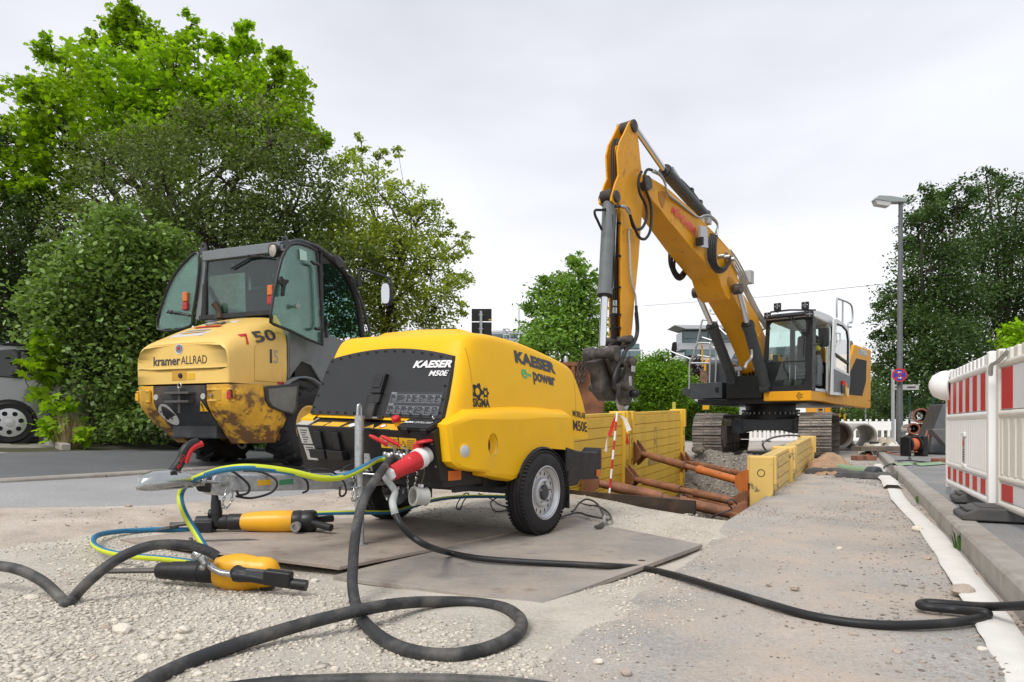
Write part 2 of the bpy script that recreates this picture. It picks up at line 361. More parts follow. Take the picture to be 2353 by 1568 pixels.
def ground_sheets():
    V = []; E = []
    def loop(P):
        o = len(V); V.extend(Vector(p) for p in P); E.extend((o+i, o+(i+1) % len(P)) for i in range(len(P)))
    loop([(-900, -60), (900, -60), (900, 1500), (-900, 1500)])
    for P in (TRENCH, gravel, dirt, pave, road, side, park): loop(P)
    pts = []
    def grid(x0, x1, y0, y1, s):
        for x in np.arange(x0, x1, s):
            for y in np.arange(y0, y1, s):
                pts.append((x + s*.35*(random.random()-.5), y + s*.35*(random.random()-.5)))
    grid(-5, 4.5, 1.2, 6, .13); grid(-9, 8, 6, 14, .3); grid(-12, -5, 1, 6, .5); grid(-25, 30, 14, 60, 1.2); grid(-120, 160, 60, 300, 20); grid(-30, -9, 3, 14, .8); grid(8, 20, 1, 14, .8)
    V.extend(Vector(p) for p in pts if not pt_in(p, TRENCH))
    r = geometry.delaunay_2d_cdt(V, E, [], 0, 1e-5)
    vs = r[0]; groups = {k: [] for k in ('gravel_bed', 'dirt_strip', 'pavement', 'road', 'side_road', 'parking_lane', 'ground')}
    for f in r[2]:
        c = sum((vs[i] for i in f), Vector((0, 0))) / len(f)
        if pt_in(c, TRENCH): continue
        k = 'ground'
        if pt_in(c, pave): k = 'pavement'
        elif pt_in(c, gravel): k = 'gravel_bed'
        elif pt_in(c, dirt): k = 'dirt_strip'
        elif pt_in(c, road): k = 'road'
        elif pt_in(c, side): k = 'side_road'
        elif pt_in(c, park): k = 'parking_lane'
        if k == 'ground' and -9 < c.x < 4 and c.y < 9: k = 'gravel_bed' if c.y < 5.5 else 'dirt_strip'
        groups[k].append(tuple(f))
    for k, fs in groups.items():
        ids = sorted({i for f in fs for i in f}); mp_ = {a: b for b, a in enumerate(ids)}
        mb = MB(); P = []
        for i in ids:
            x, y = vs[i]; z = tz(x, y)
            if k == 'pavement': z = 0.112 + 0.01 * noise.noise((x*.6, y*.6, 0))
            elif y < 14: z += 0.016 * noise.noise((x*.8, y*.8, 1)) + 0.012 * noise.noise((x*2.6, y*2.6, 5)) * (1 - sstep(1.0, 3.0, x*.9 - y*.3))
            P.append((x, y, z))
        mb.add(P, [tuple(mp_[i] for i in f) for f in fs])
        o = mb.build(k, GM[k], kind='structure', ang=80)
        if k == 'gravel_bed': global GRAVEL_BVH; GRAVEL_BVH = BVHTree.FromPolygons(P, [tuple(mp_[i] for i in f) for f in fs])
GM = {}
GM['gravel_bed'] = mat('crushed limestone', (0.50, 0.455, 0.385), 0.95, fine=.22, fs=120, var=0.22, vs=2.2, coord='World', dirt=((0.56, 0.52, 0.45), 40, 0.45, 0.6, .8), dirt2=((0.3, 0.25, 0.19), 3.0, 0.55, 0.75, .55), bump=1.0, bs=70)
GM['dirt_strip'] = mat('beige dust and soil', (0.46, 0.395, 0.33), 0.95, fine=.24, fs=70, var=0.2, vs=3, coord='World', dirt=((0.22, 0.15, 0.1), 1.7, 0.55, 0.75, .7), dirt2=((0.5, 0.46, 0.4), 5, .5, .7, .6), bump=0.8, bs=60)
GM['road'] = mat('old asphalt with dust', (0.385, 0.365, 0.335), 0.92, fine=.26, fs=75, var=0.16, vs=1.3, coord='World', dirt=((0.54, 0.435, 0.345), 1.6, 0.41, 0.66, .8), dirt2=((0.56, 0.52, 0.46), 34, 0.57, 0.68, .7), bump=0.8, bs=110)
GM['side_road'] = mat('grey asphalt', (0.33, 0.33, 0.33), 0.92, fine=.2, fs=60, var=0.1, vs=1.2, coord='World', dirt=((0.42, 0.36, 0.3), 0.7, 0.56, 0.72, .6), dirt2=((0.32, 0.31, 0.3), 80, 0.5, 0.65, .6), bump=0.5, bs=120)
GM['parking_lane'] = mat('dark asphalt', (0.125, 0.13, 0.136), 0.92, fine=.25, fs=60, var=0.15, vs=1.0, coord='World', dirt=((0.2, 0.19, 0.17), 90, 0.55, 0.68, .7), bump=0.5, bs=120)
GM['pavement'] = mat('pavement asphalt', (0.23, 0.23, 0.228), 0.92, fine=.3, fs=70, var=0.15, vs=1.2, coord='World', dirt=((0.33, 0.29, 0.24), 1.6, 0.52, 0.72, .7), dirt2=((0.26, 0.25, 0.24), 90, 0.5, 0.64, .7), bump=0.6, bs=110)
GM['ground'] = mat('soil and grass', (0.06, 0.065, 0.03), 0.95, var=0.3, vs=1.0, coord='World', dirt=((0.09, 0.07, 0.04), 1.5, .45, .7, .8), bump=1, bs=30)
ground_sheets()
# --- kerbs, stone by stone
M['kerb'] = mat('concrete kerb', (0.36, 0.335, 0.3), 0.9, var=0.15, vs=7, dirt=((0.24, 0.2, 0.15), 2.5, .5, .75, .7), bump=0.5, bs=140, island=.1)
def kerb(name, line, t0, t1, L, w, top, zfun, drop=0.25):
    root = bpy.data.objects.new(name, None); COL.objects.link(root); root['kind'] = 'structure'
    t = t0; i = 0
    while t < t1:
        e = min(t + L - 0.013, t1); a0 = line(t, 0); a1 = line(e, 0); b1 = line(e, w); b0 = line(t, w)
        h = top + 0.004 * (random.random() - .5); z0 = zfun(*a0); z1 = zfun(*a1)
        mb = MB(); c = .018
        al = Vector((a1[0]-a0[0], a1[1]-a0[1])).normalized(); ac = Vector((-al.y, al.x)) * (-1 if (Vector(b0)-Vector(a0)).dot(Vector((-al.y, al.x))) < 0 else 1)
        prof = [(0, -drop), (0, h - c), (c, h), (w, h), (w, -drop)]
        P0 = [(a0[0] + ac.x*s, a0[1] + ac.y*s, z0 + z) for s, z in prof]; P1 = [(a1[0] + ac.x*s, a1[1] + ac.y*s, z1 + z) for s, z in prof]
        mb.add(P0 + P1, [(0,1,2,3,4), (9,8,7,6,5)] + [(k, k+5, (k+1) % 5 + 5, (k+1) % 5) for k in range(5)])
        mb.build('kerbstone', M['kerb'], root, bev=.006, seg=1); t += L; i += 1
kerb('kerb', kp, -3.2, 15.5, 1.0, .15, .125, lambda x, y: 0)
kerb('side_kerb', lp, -9, 16, 1.0, .14, .035, tz)
# --- the trench: earth sides and floor
M['earth'] = mat('dug earth', (0.17, 0.14, 0.105), 0.97, var=0.3, vs=5, dirt=((0.32, 0.29, 0.25), 14, .5, .7, .7), dirt2=((0.07, 0.055, 0.04), 3, .5, .75, .7), bump=1.0, bs=30, coord='World')
def trench():
    mb = MB(); P = TRENCH; loop = []
    for i in range(4):
        a, b = Vector(P[i]), Vector(P[(i+1) % 4]); n = 12
        loop += [a + (b-a)*k/n for k in range(n)]
    N = len(loop); c = sum(loop, Vector((0,0)))/N; rows = 8; V = []
    for r in range(rows + 1):
        for p in loop:
            q = p + (c - p) * (0.02 * r / rows if r else 0); z = tz(*p) - 2.6 * r / rows
            j = 0 if r == 0 else .07
            q = q + Vector((noise.noise((q.x*2, q.y*2, z*2)), noise.noise((q.y*2, z*2, q.x*2)))) * j
            V.append((q.x, q.y, z))
    fs = [(r*N+k, r*N+(k+1) % N, (r+1)*N+(k+1) % N, (r+1)*N+k) for r in range(rows) for k in range(N)] + [tuple(rows*N+k for k in range(N))]
    mb.add(V, fs); mb.build('trench', M['earth'], kind='structure', ang=60)
trench()
def heap(name, fn, x0, x1, y0, y1, s, m, M_=None, kind='structure'):      # small terrain patch, height by fn; faces with None left out
    nx, ny = int((x1-x0)/s)+1, int((y1-y0)/s)+1; V = []; idx = {}; fs = []
    for i in range(nx):
        for j in range(ny):
            x, y = x0+i*s, y0+j*s; z = fn(x, y)
            if z is not None: idx[i, j] = len(V); V.append((x, y, z))
    for i in range(nx-1):
        for j in range(ny-1):
            q = [(i,j),(i+1,j),(i+1,j+1),(i,j+1)]
            if all(k in idx for k in q): fs.append(tuple(idx[k] for k in q))
    mb = MB().add(V, fs); return mb.build(name, m, kind=kind, ang=180), V, fs
TD = Vector((.466, .885)); TO = Vector((2.157, 6.19))
def tloc(x, y): d = Vector((x, y)) - TO; return d.dot(TD), d.dot(Vector((-TD.y, TD.x)))       # along the right wall, across to the left
M['rubble'] = mat('grey rubble', (0.17, 0.15, 0.125), 0.95, var=0.3, vs=4, dirt=((0.42, 0.39, 0.35), 22, .5, .68, .8), dirt2=((0.12, 0.1, 0.08), 4, .52, .75, .6), bump=1.0, bs=50, coord='World')
def soil(x, y):
    t, s = tloc(x, y)
    if s < .28 or s > 3.3 or t < 1.6 or t > 8.6: return None
    base = -2.4 + 2.46 * sstep(3.2, 5.8, t + .35*noise.noise((x*.8, y*.8, 7)))
    base += .20 * math.exp(-((t-5.6)/1.1)**2 - ((s-1.5)/1.0)**2) - 1.0 * sstep(6.6, 8.2, t)
    if s > 1.95 and t < 6.0 : base = min(base, -.9 if t < 5.7 else base)
    return base + .12*noise.noise((x*3, y*3, 1)) + .07*noise.noise((x*8, y*8, 2)) + .03*noise.noise((x*20, y*20, 2))
_, SV, SF = heap('soil_heap', soil, 1.0, 7.2, 7.0, 15.0, .06, M['rubble'])
M['sand'] = mat('brown sand', (0.38, 0.235, 0.14), 0.97, var=0.25, vs=7, dirt=((0.5, 0.4, 0.3), 30, .5, .7, .7), bump=1.0, bs=70, coord='World')
def sandf(x, y):
    t, s = tloc(x, y); q = ((t-6.1)/.95)**2 + ((s+.36)/.44)**2
    if q > 1.6 or s > -.02: return None
    return .31*math.exp(-q*1.5) - .03 + .05*noise.noise((x*4, y*4, 1)) + .035*noise.noise((x*11, y*11, 2))
heap('sand_heap', sandf, 3.2, 7.5, 9.0, 14.5, .05, M['sand'])
# ================================================================== the yellow compressor on its trailer
T = Fr((-.4056, 5.157), 34)
tr = frame_thing(T, 'compressor_trailer', 'new bright yellow mobile compressor on a two-wheel trailer with black front panel, on steel plates', 'compressor')
M['ky'] = mat('yellow moulded hood', (0.90, 0.50, 0.008), 0.45, var=0.03, vs=3, rvar=.04, bump=0.04, bs=220, spec=.3, dirt=((.62,.40,.12), 5, .58, .85, .3))
M['pnl'] = mat('black textured panel', (0.018, 0.019, 0.021), 0.55, var=0.1, bump=0.12, bs=420)
M['silver'] = mat('silver wheel paint', (0.55, 0.56, 0.57), 0.35, 0.55, var=.05)
M['tyre'] = mat('tyre rubber', (0.014, 0.014, 0.015), 0.7, var=0.25, bump=0.1, bs=90, rvar=.1)
M['sticker'] = mat('yellow sticker', (0.75, 0.42, 0.02), 0.4)
M['plate'] = mat('grey label', (0.42, 0.42, 0.4), 0.45, var=.1)
M['print_grey'] = mat('grey print', (0.05, 0.052, 0.06), 0.5)
M['print_green'] = mat('green print', (0.05, 0.45, 0.2), 0.5)
M['zinc'] = mat('bright zinc plating', (0.42, 0.43, 0.42), 0.25, 0.9, var=.12, rvar=.08)
SH = lambda q: Vector((q.x, q.y, q.z - .035*q.x))
def interp(x, xs, ys):
    if x <= xs[0]: return ys[0]
    for i in range(len(xs)-1):
        if x <= xs[i+1]: return ys[i] + (ys[i+1]-ys[i])*(x-xs[i])/(xs[i+1]-xs[i])
    return ys[-1]
HX = (-1, -.72, -.42, 0, .35, .65, .8, .95); HYY = (1.33, 1.362, 1.392, 1.368, 1.315, 1.262, 1.215, 1.14)
roofh = lambda v: interp(v, HX, HYY)
def hood():
    f  = [0, .18, .42, .66, .87, .955, .99, 1.0, 1.0]
    U  = [.655, .652, .645, .63, .61, .598, .56, .42, .16]
    dF = [0, 0, 0, 0, .0, .01, .04, .13, .34]
    dR = [0, 0, 0, 0, .0, .015, .05, .16, .36]
    rings = []
    for k in range(len(f)):
        def lev(v, kk=k):
            b = .67 if v > -.5 else interp(v, (-.93, -.88, -.6), (.795, .79, .67))
            return b + (roofh(v) - b) * f[kk] + (.012 if kk == 8 else 0)
        ring = []
        rc = .13 if k < 7 else .2
        def fv(w): return -.905 + .40 * max(0, w - .79) + dF[k]
        def rv(w): return interp(w, (.66, .91, 1.08, 1.245, 1.3), (.945, .89, .82, .715, .65)) - dR[k]
        vF = -.9
        for _ in range(5): vF = fv(lev(vF))
        vR = .8
        for _ in range(6): vR = .5*vR + .5*rv(lev(vR))
        Uk = U[k]
        def side_u(v): return Uk - .012*sstep(.35, .95, v)
        pts = [(0, vF), (Uk*.35, vF), (Uk*.7, vF), (Uk - rc, vF), (Uk - rc*.4, vF + .02), (Uk - .02, vF + rc*.4), (Uk, vF + rc)]
        n = 7
        for i in range(1, n): 
            v = vF + rc + (vR - .06 - vF - rc) * i / n; pts.append((side_u(v), v))
        ue = side_u(vR)
        pts += [(ue, vR - .06), (ue - .012, vR - .018), (ue - .055, vR), (ue*.5, vR + .005), (0, vR + .008)]
        full = pts + [(-u, v) for u, v in pts[-2:0:-1]]
        rings.append([Vector((u, v, lev(v))) for u, v in full])
    mb = MB(); n = len(rings[0])
    mb.add([p for r in rings for p in r], [(k*n+i, k*n+(i+1) % n, (k+1)*n+(i+1) % n, (k+1)*n+i) for k in range(len(rings)-1) for i in range(n)])
    # roof cap between mirrored points
    o = (len(rings)-1)*n; h = n//2
    for i in range(0, h): mb.f.append((o+i, o+i+1, o+(n-i-1) % n, o+(n-i) % n)) if i not in (0, h-1) else mb.f.append((o+i, o+i+1, o+(n-i-1) % n) if i == 0 else (o+i, o+i+1, o+n-i))
    mb.m = [0]*len(mb.f); mb.map(SH)
    return mb
hm = hood(); hoodo = hm.build('hood', M['ky'], tr, sub=2, ang=180)
dg_ = bpy.context.evaluated_depsgraph_get(); bpy.context.view_layer.update(); dg_ = bpy.context.evaluated_depsgraph_get()
hme = bpy.data.meshes.new_from_object(hoodo.evaluated_get(dg_))
HB = BVHTree.FromPolygons([v.co.copy() for v in hme.vertices], [tuple(p.vertices) for p in hme.polygons]); bpy.data.meshes.remove(hme)
# raised roof panel with a dark vent slot
mb = MB()
for u0, u1, lift in ((-.40, .40, .022),):
    P = []; nv = 12
    for i in range(nv+1):
        v = -.52 + 1.1*i/nv
        for u in (u0, u0+.05, 0, u1-.05, u1): P.append((u*(1 - .12*i/nv), v, roofh(v) + (.03 if u not in (u0, u1) and 0 < i < nv else -.02) + .006 - .03*abs(u)))
    mb.add(P, [(i*5+k, i*5+k+1, (i+1)*5+k+1, (i+1)*5+k) for i in range(nv) for k in range(4)])
mb.map(SH).build('roof_panel', M['ky'], tr, ang=60)
mb = MB()
for v in (-.34, -.28, -.22): MB().box((0, v, roofh(v)+.045), (.5, .028, .012)).map(SH).build('roof_vent', M['black'], tr, bev=.004)
sm_ = mat('seam shadow yellow', (.50,.26,.01), .6)
for v_ in (-.665, .70):
    P = [HB.ray_cast(Vector((1.3, v_ + (1.1-w_)*(.02 if v_ < 0 else -.12), w_)), Vector((-1, 0, 0)))[0] for w_ in np.linspace(.80, 1.24 if v_ < 0 else 1.15, 10)]
    MB().tube([p for p in P if p is not None], .0028, 5).build('hood_seam', sm_, tr)
# --- side skirts with the wheel arch
def skirt(sg):
    out = [(-.945,.782), (-.77,.842), (-.5,.858), (-.25,.871), (.1,.871), (.43,.862), (.5,.84), (.53,.70), (.555,.585), (.40,.598), (.2,.612), (.04,.617), (-.036,.607), (-.073,.544), (-.119,.447), (-.2,.43), (-.32,.406), (-.50,.44), (-.616,.461), (-.618,.48), (-.70,.492), (-.798,.505), (-.87,.527), (-.914,.56), (-.93,.66)]
    cx = sum(p[0] for p in out)/len(out); cy = sum(p[1] for p in out)/len(out)
    mb = MB(); n = len(out)
    def ring(u, k, drop=0): 
        R_ = []
        for v, w in out:
            dv, dw = cx - v, cy - w; L = math.hypot(dv, dw)
            top = 1 if w > .83 else 0
            v2 = v + dv/L*k*(1-top*.5); fr_ = 1 - sstep(-.95, -.70, v2)
            R_.append((sg*(u - fr_*.05), v2, w + dw/L*k + top*drop))
        return R_
    R0 = ring(.56, 0, .05); R1 = ring(.655, 0, .03); R2 = ring(.682, .002, .012); R3 = ring(.704, .014, .0); R4 = ring(.712, .045, -.01)
    V = R0 + R1 + R2 + R3 + R4
    fs = [(k*n+i, k*n+(i+1) % n, (k+1)*n+(i+1) % n, (k+1)*n+i) for k in range(4) for i in range(n)]
    mb.add(V, fs)
    # outer face: with a round recess hole near the front
    hole = [(-.545 + .052*math.cos(a), .655 + .075*math.sin(a)) for a in [2*math.pi*k/18 for k in range(18)]]
    o2 = [(p[1], p[2]) for p in R4]
    vs, ff = holed(o2, [hole])
    mb.add([(sg*(.712 - (1 - sstep(-.95,-.70,v))*.05), v, w) for v, w in vs], ff)
    # recess funnel
    inn = [(-.56 + .035*math.cos(a), .65 + .055*math.sin(a)) for a in [2*math.pi*k/18 for k in range(18)]]
    mb.add([(sg*.708, v, w) for v, w in hole] + [(sg*.672, v, w) for v, w in inn], [(i, (i+1) % 18, 18+(i+1) % 18, 18+i) for i in range(18)])
    mb.map(SH); return mb
for sg in (1, -1):
    sk = skirt(sg).build('side_skirt', M['ky'], tr, ang=32)
    mb = MB().prism([(sg*.674, -.56+.035*math.cos(2*math.pi*k/18), .65+.055*math.sin(2*math.pi*k/18)) for k in range(18)], (-sg*.01, 0, 0)); mb.map(SH).build('recess', M['black'], tr)
# reflector on its boss
for sg in (1,):
    MB().lathe([(.062, -.03), (.056, .006), (.042, .012)], (sg*.675, -.80, .622), (sg, -.18, 0), 20).map(SH).build('reflector_boss', M['ky'], tr, ang=60)
    MB().lathe([(.038, 0), (.038, .016), (.03, .02), (0, .021)], (sg*.675, -.80, .622), (sg, -.18, 0), 20).map(SH).build('reflector', mat('clear reflector', (.62,.63,.62), .25, .2, bump=.6, bs=500), tr)
# --- front panel with arched top, lying on the leaning front
def fp(u, w, off=.0): return SH(Vector((u, -.905 + .40*max(0, w-.79) - off, w)))
def panel_outline():
    P = [(-.592, .812), (-.06, .812), (-.06, .812), (.10, .812), (.592, .812), (.585, .95), (.572, 1.08), (.552, 1.205)]
    for i in range(1, 12):
        u = .552 - 1.104*i/12; P.append((u, 1.205 + .062*(1 - (u/.552)**2)))
    P += [(-.552, 1.205), (-.572, 1.08), (-.585, .95)]
    return [p for i, p in enumerate(P) if i == 0 or p != P[i-1]]
PO = panel_outline()
mb = MB(); n = len(PO); V = [fp(u, w, .012) for u, w in PO] + [fp(u, w, -.03) for u, w in PO]
mb.add(V, [tuple(range(n))] + [(i, (i+1) % n, n+(i+1) % n, n+i) for i in range(n)])
mb.build('front_panel', M['pnl'], tr, bev=.004)
bolt = None
def along(P, step):
    out = []; acc = 0
    for i in range(len(P)):
        a = Vector(P[i]); b = Vector(P[(i+1) % len(P)]); L = (b-a).length
        while acc <= L: out.append(a + (b-a)*acc/L); acc += step
        acc -= L
    return out
ins = [(u*.965, w + (.018 if w < .83 else -.018 if w > 1.2 else 0)) for u, w in PO]
for q in along(ins, .083):
    if abs(q.x - .01) < .07 and q.y < .9: continue
    if bolt is None: bolt = MB().lathe([(.0105, .0), (.0105, .004), (.007, .006), (.0045, .002), (0, .002)], (0,0,0), (0,-1,.1), 8).build('bolt', M['black'], tr); b_ = bolt
    else: b_ = dup(bolt, tr)
    b_.location = fp(q.x, q.y, .0125)
# latch
mb = MB()
def lbx(mb, u0, u1, w0, w1, o0, o1): 
    P = [fp(u0, w0, o0), fp(u1, w0, o0), fp(u1, w1, o0), fp(u0, w1, o0), fp(u0, w0, o1), fp(u1, w0, o1), fp(u1, w1, o1), fp(u0, w1, o1)]; mb.hexa(P)
lbx(mb, -.085, .11, .80, .955, .0, .016); mb.build('latch_recess', M['blackmetal'], tr, bev=.003)
mb = MB(); lbx(mb, -.035, .06, .965, 1.09, .012, .05); lbx(mb, -.022, .047, 1.0, 1.075, .05, .056); mb.build('latch_handle', M['black'], tr, bev=.006)
mb = MB(); lbx(mb, -.02, .045, .80, .90, .016, .045); lbx(mb, -.03, .055, .90, .965, .016, .036); mb.build('latch_strap', M['rubber'], tr, bev=.004)
MB().cyl(fp(-.04, .803, .03), fp(.09, .803, .03), .009, n=10).build('latch_pin', M['steel'], tr)
# instruction plate with two rows of framed pictograms
mb = MB(); lbx(mb, .128, .562, .828, .975, .011, .0145); ip = mb.build('instruction_plate', mat('instruction plate', (.03,.032,.038), .5), tr)
mb = MB(); rnd = random.Random(3)
def line2(mb, a, b, t=.0016, off=.0165):
    a = Vector(a); b = Vector(b); d = (b-a); L = d.length
    if L < 1e-6: return
    nn = Vector((-d.y, d.x))/L*t/2
    mb.add([fp(*(a-nn), off), fp(*(b-nn), off), fp(*(b+nn), off), fp(*(a+nn), off)], [(0,1,2,3)])
for w0, w1, cuts in ((.907, .957, (.133,.185,.268,.313,.375,.44,.5,.556)), (.835, .885, (.133,.195,.245,.305,.355,.44,.5,.556))):
    for i in range(7):
        a, b = cuts[i]+.003, cuts[i+1]-.003
        for p, q in (((a,w0),(b,w0)), ((b,w0),(b,w1)), ((b,w1),(a,w1)), ((a,w1),(a,w0))): line2(mb, p, q)
        cx, cy = (a+b)/2, (w0+w1)/2
        for k in range(4):
            p = (cx + (rnd.random()-.7)*(b-a)*.6, cy + (rnd.random()-.6)*.03); q = (p[0] + (rnd.random()*.5+.2)*(b-a)*.5, p[1] + (rnd.random()-.5)*.02); line2(mb, p, q, .0014)
        C_ = circ((b-.012, cy-.008), .007, 10)
        for k in range(10): line2(mb, C_[k], C_[(k+1) % 10], .0013)
        mb.add([fp(x, y, .0165) for x, y in circ((b-.007, w1-.008), .004, 8)], [tuple(range(8))])
mb.build('pictograms', mat('pale grey print', (.35,.36,.38), .5), ip, fix=False)
FU = Vector((1, 0, -.035)); FW = Vector((0, .40, 1)).normalized()
letters('lettering', 'START/ON', M['print_white'], ip, fp(.135, .961, .0165), FU, FW, .045, .009)
letters('lettering', 'STOP/OFF', M['print_white'], ip, fp(.133, .889, .0165), FU, FW, .045, .009)
letters('lettering', 'KAESER', M['print_white'], tr, fp(.255, 1.128, .0165), FU, FW, .315, .052, bold=.045, shear=.22)
letters('lettering', 'M50E', M['print_white'], tr, fp(.405, 1.075, .0165), FU, FW, .155, .038, bold=.03, shear=.22)
# side lettering lies on the curved flank
SIDE = dict(bvh=HB, dirn=(-1, 0, 0), off=.003)
letters('lettering', 'KAESER', M['print_grey'], tr, (.7, -.155, 1.185), (0, 1, -.085), (0, -.04, 1), .555, .088, bold=.06, **SIDE)
letters('lettering', 'e-', M['print_green'], tr, (.7, -.09, 1.085), (0, 1, -.085), (0, -.04, 1), .125, .066, bold=.018, **SIDE)
letters('lettering', 'power', M['print_grey'], tr, (.7, .06, 1.045), (0, 1, -.085), (0, -.04, 1), .315, .092, bold=.035, **SIDE)
letters('lettering', 'SIGMA', M['print_black'], tr, (.7, -.668, .868), (0, 1, -.0), (0, -.03, 1), .175, .056, bold=.035, **SIDE)
letters('lettering', 'MOBILAIR', M['print_black'], tr, (.7, .615, .825), (0, 1, -.09), (0, -.03, 1), .235, .05, bold=.015, **SIDE)
letters('lettering', 'M50E', M['print_black'], tr, (.7, .615, .715), (0, 1, -.07), (0, -.03, 1), .25, .083, bold=.02, **SIDE)
def rotor(c, r, lobes, hole, ph):
    P = []
    for k in range(48):
        a = 2*math.pi*k/48; P.append((c[0] + r*(1 + .2*math.cos(lobes*a + ph))*math.cos(a), c[1] + r*(1 + .2*math.cos(lobes*a + ph))*math.sin(a)))
    return P, circ(c, hole, 16)
mb = MB()
for c, r, l, h, ph in (((-.615, .967), .048, 5, .024, .6), ((-.532, .962), .031, 6, .0155, .3)):
    P, H_ = rotor(c, r, l, h, ph); vs, ff = holed(P, [H_]); V = []
    for v, w in vs:
        hit = HB.ray_cast(Vector((1.3, v, w)), Vector((-1, 0, 0)))[0]; V.append(hit + Vector((.003, 0, 0)))
    mb.add(V, ff)
mb.build('rotor_logo', M['print_black'], tr, fix=False)
# --- black control box below the panel
mb = MB(); prof = [(-1.0, .735), (-.88, .795), (-.55, .795), (-.55, .44), (-.925, .44)]
mb.prism([(-.63, v, w) for v, w in prof], (1.235, 0, 0)); mb.map(SH); mb.build('control_box', M['blackmetal'], tr, bev=.006)
def cf(u, w, off=0): return SH(Vector((u, -1.0 + (.735-w)*.254 - off, w)))          # sloping front of the box
def ct(u, s, off=0): return SH(Vector((u, -1.0 + .12*s - off*.447, .735 + .06*s + off*.894)))  # its sloping top, s 0..1
def quad(name, fn, u0, u1, a0, a1, m, off=.0015, parent=None, slant=0):
    P = [fn(u0, a0, off), fn(u1, a0, off), fn(u1+slant, a1, off), fn(u0+slant, a1, off)]
    Q = [fn(u0, a0, off-.002), fn(u1, a0, off-.002), fn(u1+slant, a1, off-.002), fn(u0+slant, a1, off-.002)]
    return MB().hexa(Q + P).build(name, m, parent or tr)
CT_U = Vector((1, 0, -.035)); CT_W = Vector((0, .12, .06)).normalized()
quad('label', ct, -.625, -.50, .05, .92, M['plate'])
quad('label', ct, -.47, -.36, .05, .42, M['sticker'], slant=.02); quad('label', ct, -.34, -.20, .05, .5, M['sticker'], slant=.02)
def tri(fn, u, a, w, h, off=.0015, par=None, m=None):
    s = MB().poly([fn(u, a, off), fn(u+w, a, off), fn(u+w/2, a+h, off)]).build('warning_triangle', m or M['sticker'], par or tr, fix=False); return s
tri(ct, -.165, .06, .08, .4); tri(ct, .03, .06, .08, .4)
l_ = quad('label', ct, .12, .28, .05, .55, M['sticker'], slant=.015)
def ringdisc(fn, u, a, r, ka, off, par):
    MB().poly([fn(u + r*math.cos(t), a + r*ka*math.sin(t), off) for t in [2*math.pi*k/16 for k in range(16)]]).build('sign_disc', M['red'], par, fix=False)
    MB().poly([fn(u + r*.76*math.cos(t), a + r*.76*ka*math.sin(t), off+.001) for t in [2*math.pi*k/16 for k in range(16)]]).build('sign_disc', M['print_white'], par, fix=False)
ringdisc(ct, .17, .30, .026, 7, .003, l_)
MB().poly([ct(-.10 + .03*math.cos(t), .28 + .2*math.sin(t), .002) for t in [2*math.pi*k/14 for k in range(14)]]).build('sticker', M['print_white'], tr, fix=False)
# control lid with lettering, emergency stop
mb = MB(); P = []
for off in (.004, .03): P += [ct(.335, -.06, off), ct(.585, -.06, off), ct(.60, .85, off), ct(.35, .85, off)]
lid = mb.hexa(P).build('control_lid', M['blackmetal'], tr, bev=.004)
letters('lettering', 'SIGMA', M['print_white'], lid, ct(.352, .30, .0315), CT_U, CT_W, .075, .022, bold=.05, shear=.2)
letters('lettering', 'CONTROL SMART', M['print_white'], lid, ct(.435, .30, .0315), CT_U, CT_W, .14, .022, shear=.2)
for u in (.37, .52): 
    P = [ct(u, -.12, -.014), ct(u+.05, -.12, -.014), ct(u+.05, .02, .002), ct(u, .02, .002), ct(u, -.12, .016), ct(u+.05, -.12, .016), ct(u+.05, .02, .034), ct(u, .02, .034)]
    MB().hexa(P).build('hinge', M['black'], lid, bev=.003)
MB().torus(ct(.555, .7, .045), (1, .3, 0), .012, .004, 12, 6).build('lid_eye', M['zinc'], lid)
quad('label', ct, .26, .335, .0, .8, M['sticker'], off=.002)
NT = Vector((0, -.447, .894))
es = MB().lathe([(.021, 0), (.021, .02), (.018, .022), (.018, .03)], ct(.285, .42, .002), NT, 18).build('stop_button', M['sticker'], tr)
MB().lathe([(.026, .03), (.028, .034), (.028, .056), (.022, .063), (0, .064)], ct(.285, .42, .002), NT, 18).build('button_head', M['red'], es)
# front labels and cable holders
quad('label', cf, -.612, -.50, .722, .61, M['plate'], off=.002, slant=.018); quad('label', cf, -.585, -.475, .60, .50, M['plate'], off=.002, slant=.018)
for i, (u0, a) in enumerate(((-.60, .705), (-.573, .588))):
    for k in range(6 if i == 0 else 2): quad('print_line', cf, u0 + .012 + k*.0035, u0 + .085 - (k % 3)*.012, a - .016*k, a - .016*k - .006, M['print_grey'], off=.0035)
for u in (-.42, -.25):
    mb = MB(); mb.hexa([cf(u, .58, 0), cf(u+.06, .58, 0), cf(u+.05, .70, 0), cf(u-.01, .70, 0), cf(u, .58, .03), cf(u+.06, .58, .03), cf(u+.05, .70, .02), cf(u-.01, .70, .02)])
    mb.hexa([cf(u-.05, .52, 0), cf(u+.10, .52, 0), cf(u+.10, .58, 0), cf(u-.05, .58, 0), cf(u-.05, .52, .06), cf(u+.10, .52, .06), cf(u+.10, .58, .06), cf(u-.05, .58, .06)])
    mb.build('cable_holder', M['black'], tr, bev=.006)
l1 = quad('label', cf, .165, .315, .62, .69, M['sticker'], off=.002); l2 = quad('label', cf, .325, .465, .62, .69, M['sticker'], off=.002)
ringdisc(cf, .205, .655, .026, 1, .004, l1); tri(cf, .335, .635, .045, .04, .004, l2, M['print_black']); tri(cf, .342, .639, .031, .027, .005, l2, M['sticker'])
for l, u0, u1 in ((l1, .24, .31), (l2, .385, .455)):
    for k in range(5): quad('print_line', cf, u0 + .01*(k == 0), u1 - .01*(k % 2), .678 - .011*k, .675 - .011*k, M['print_grey'], off=.004, parent=l)
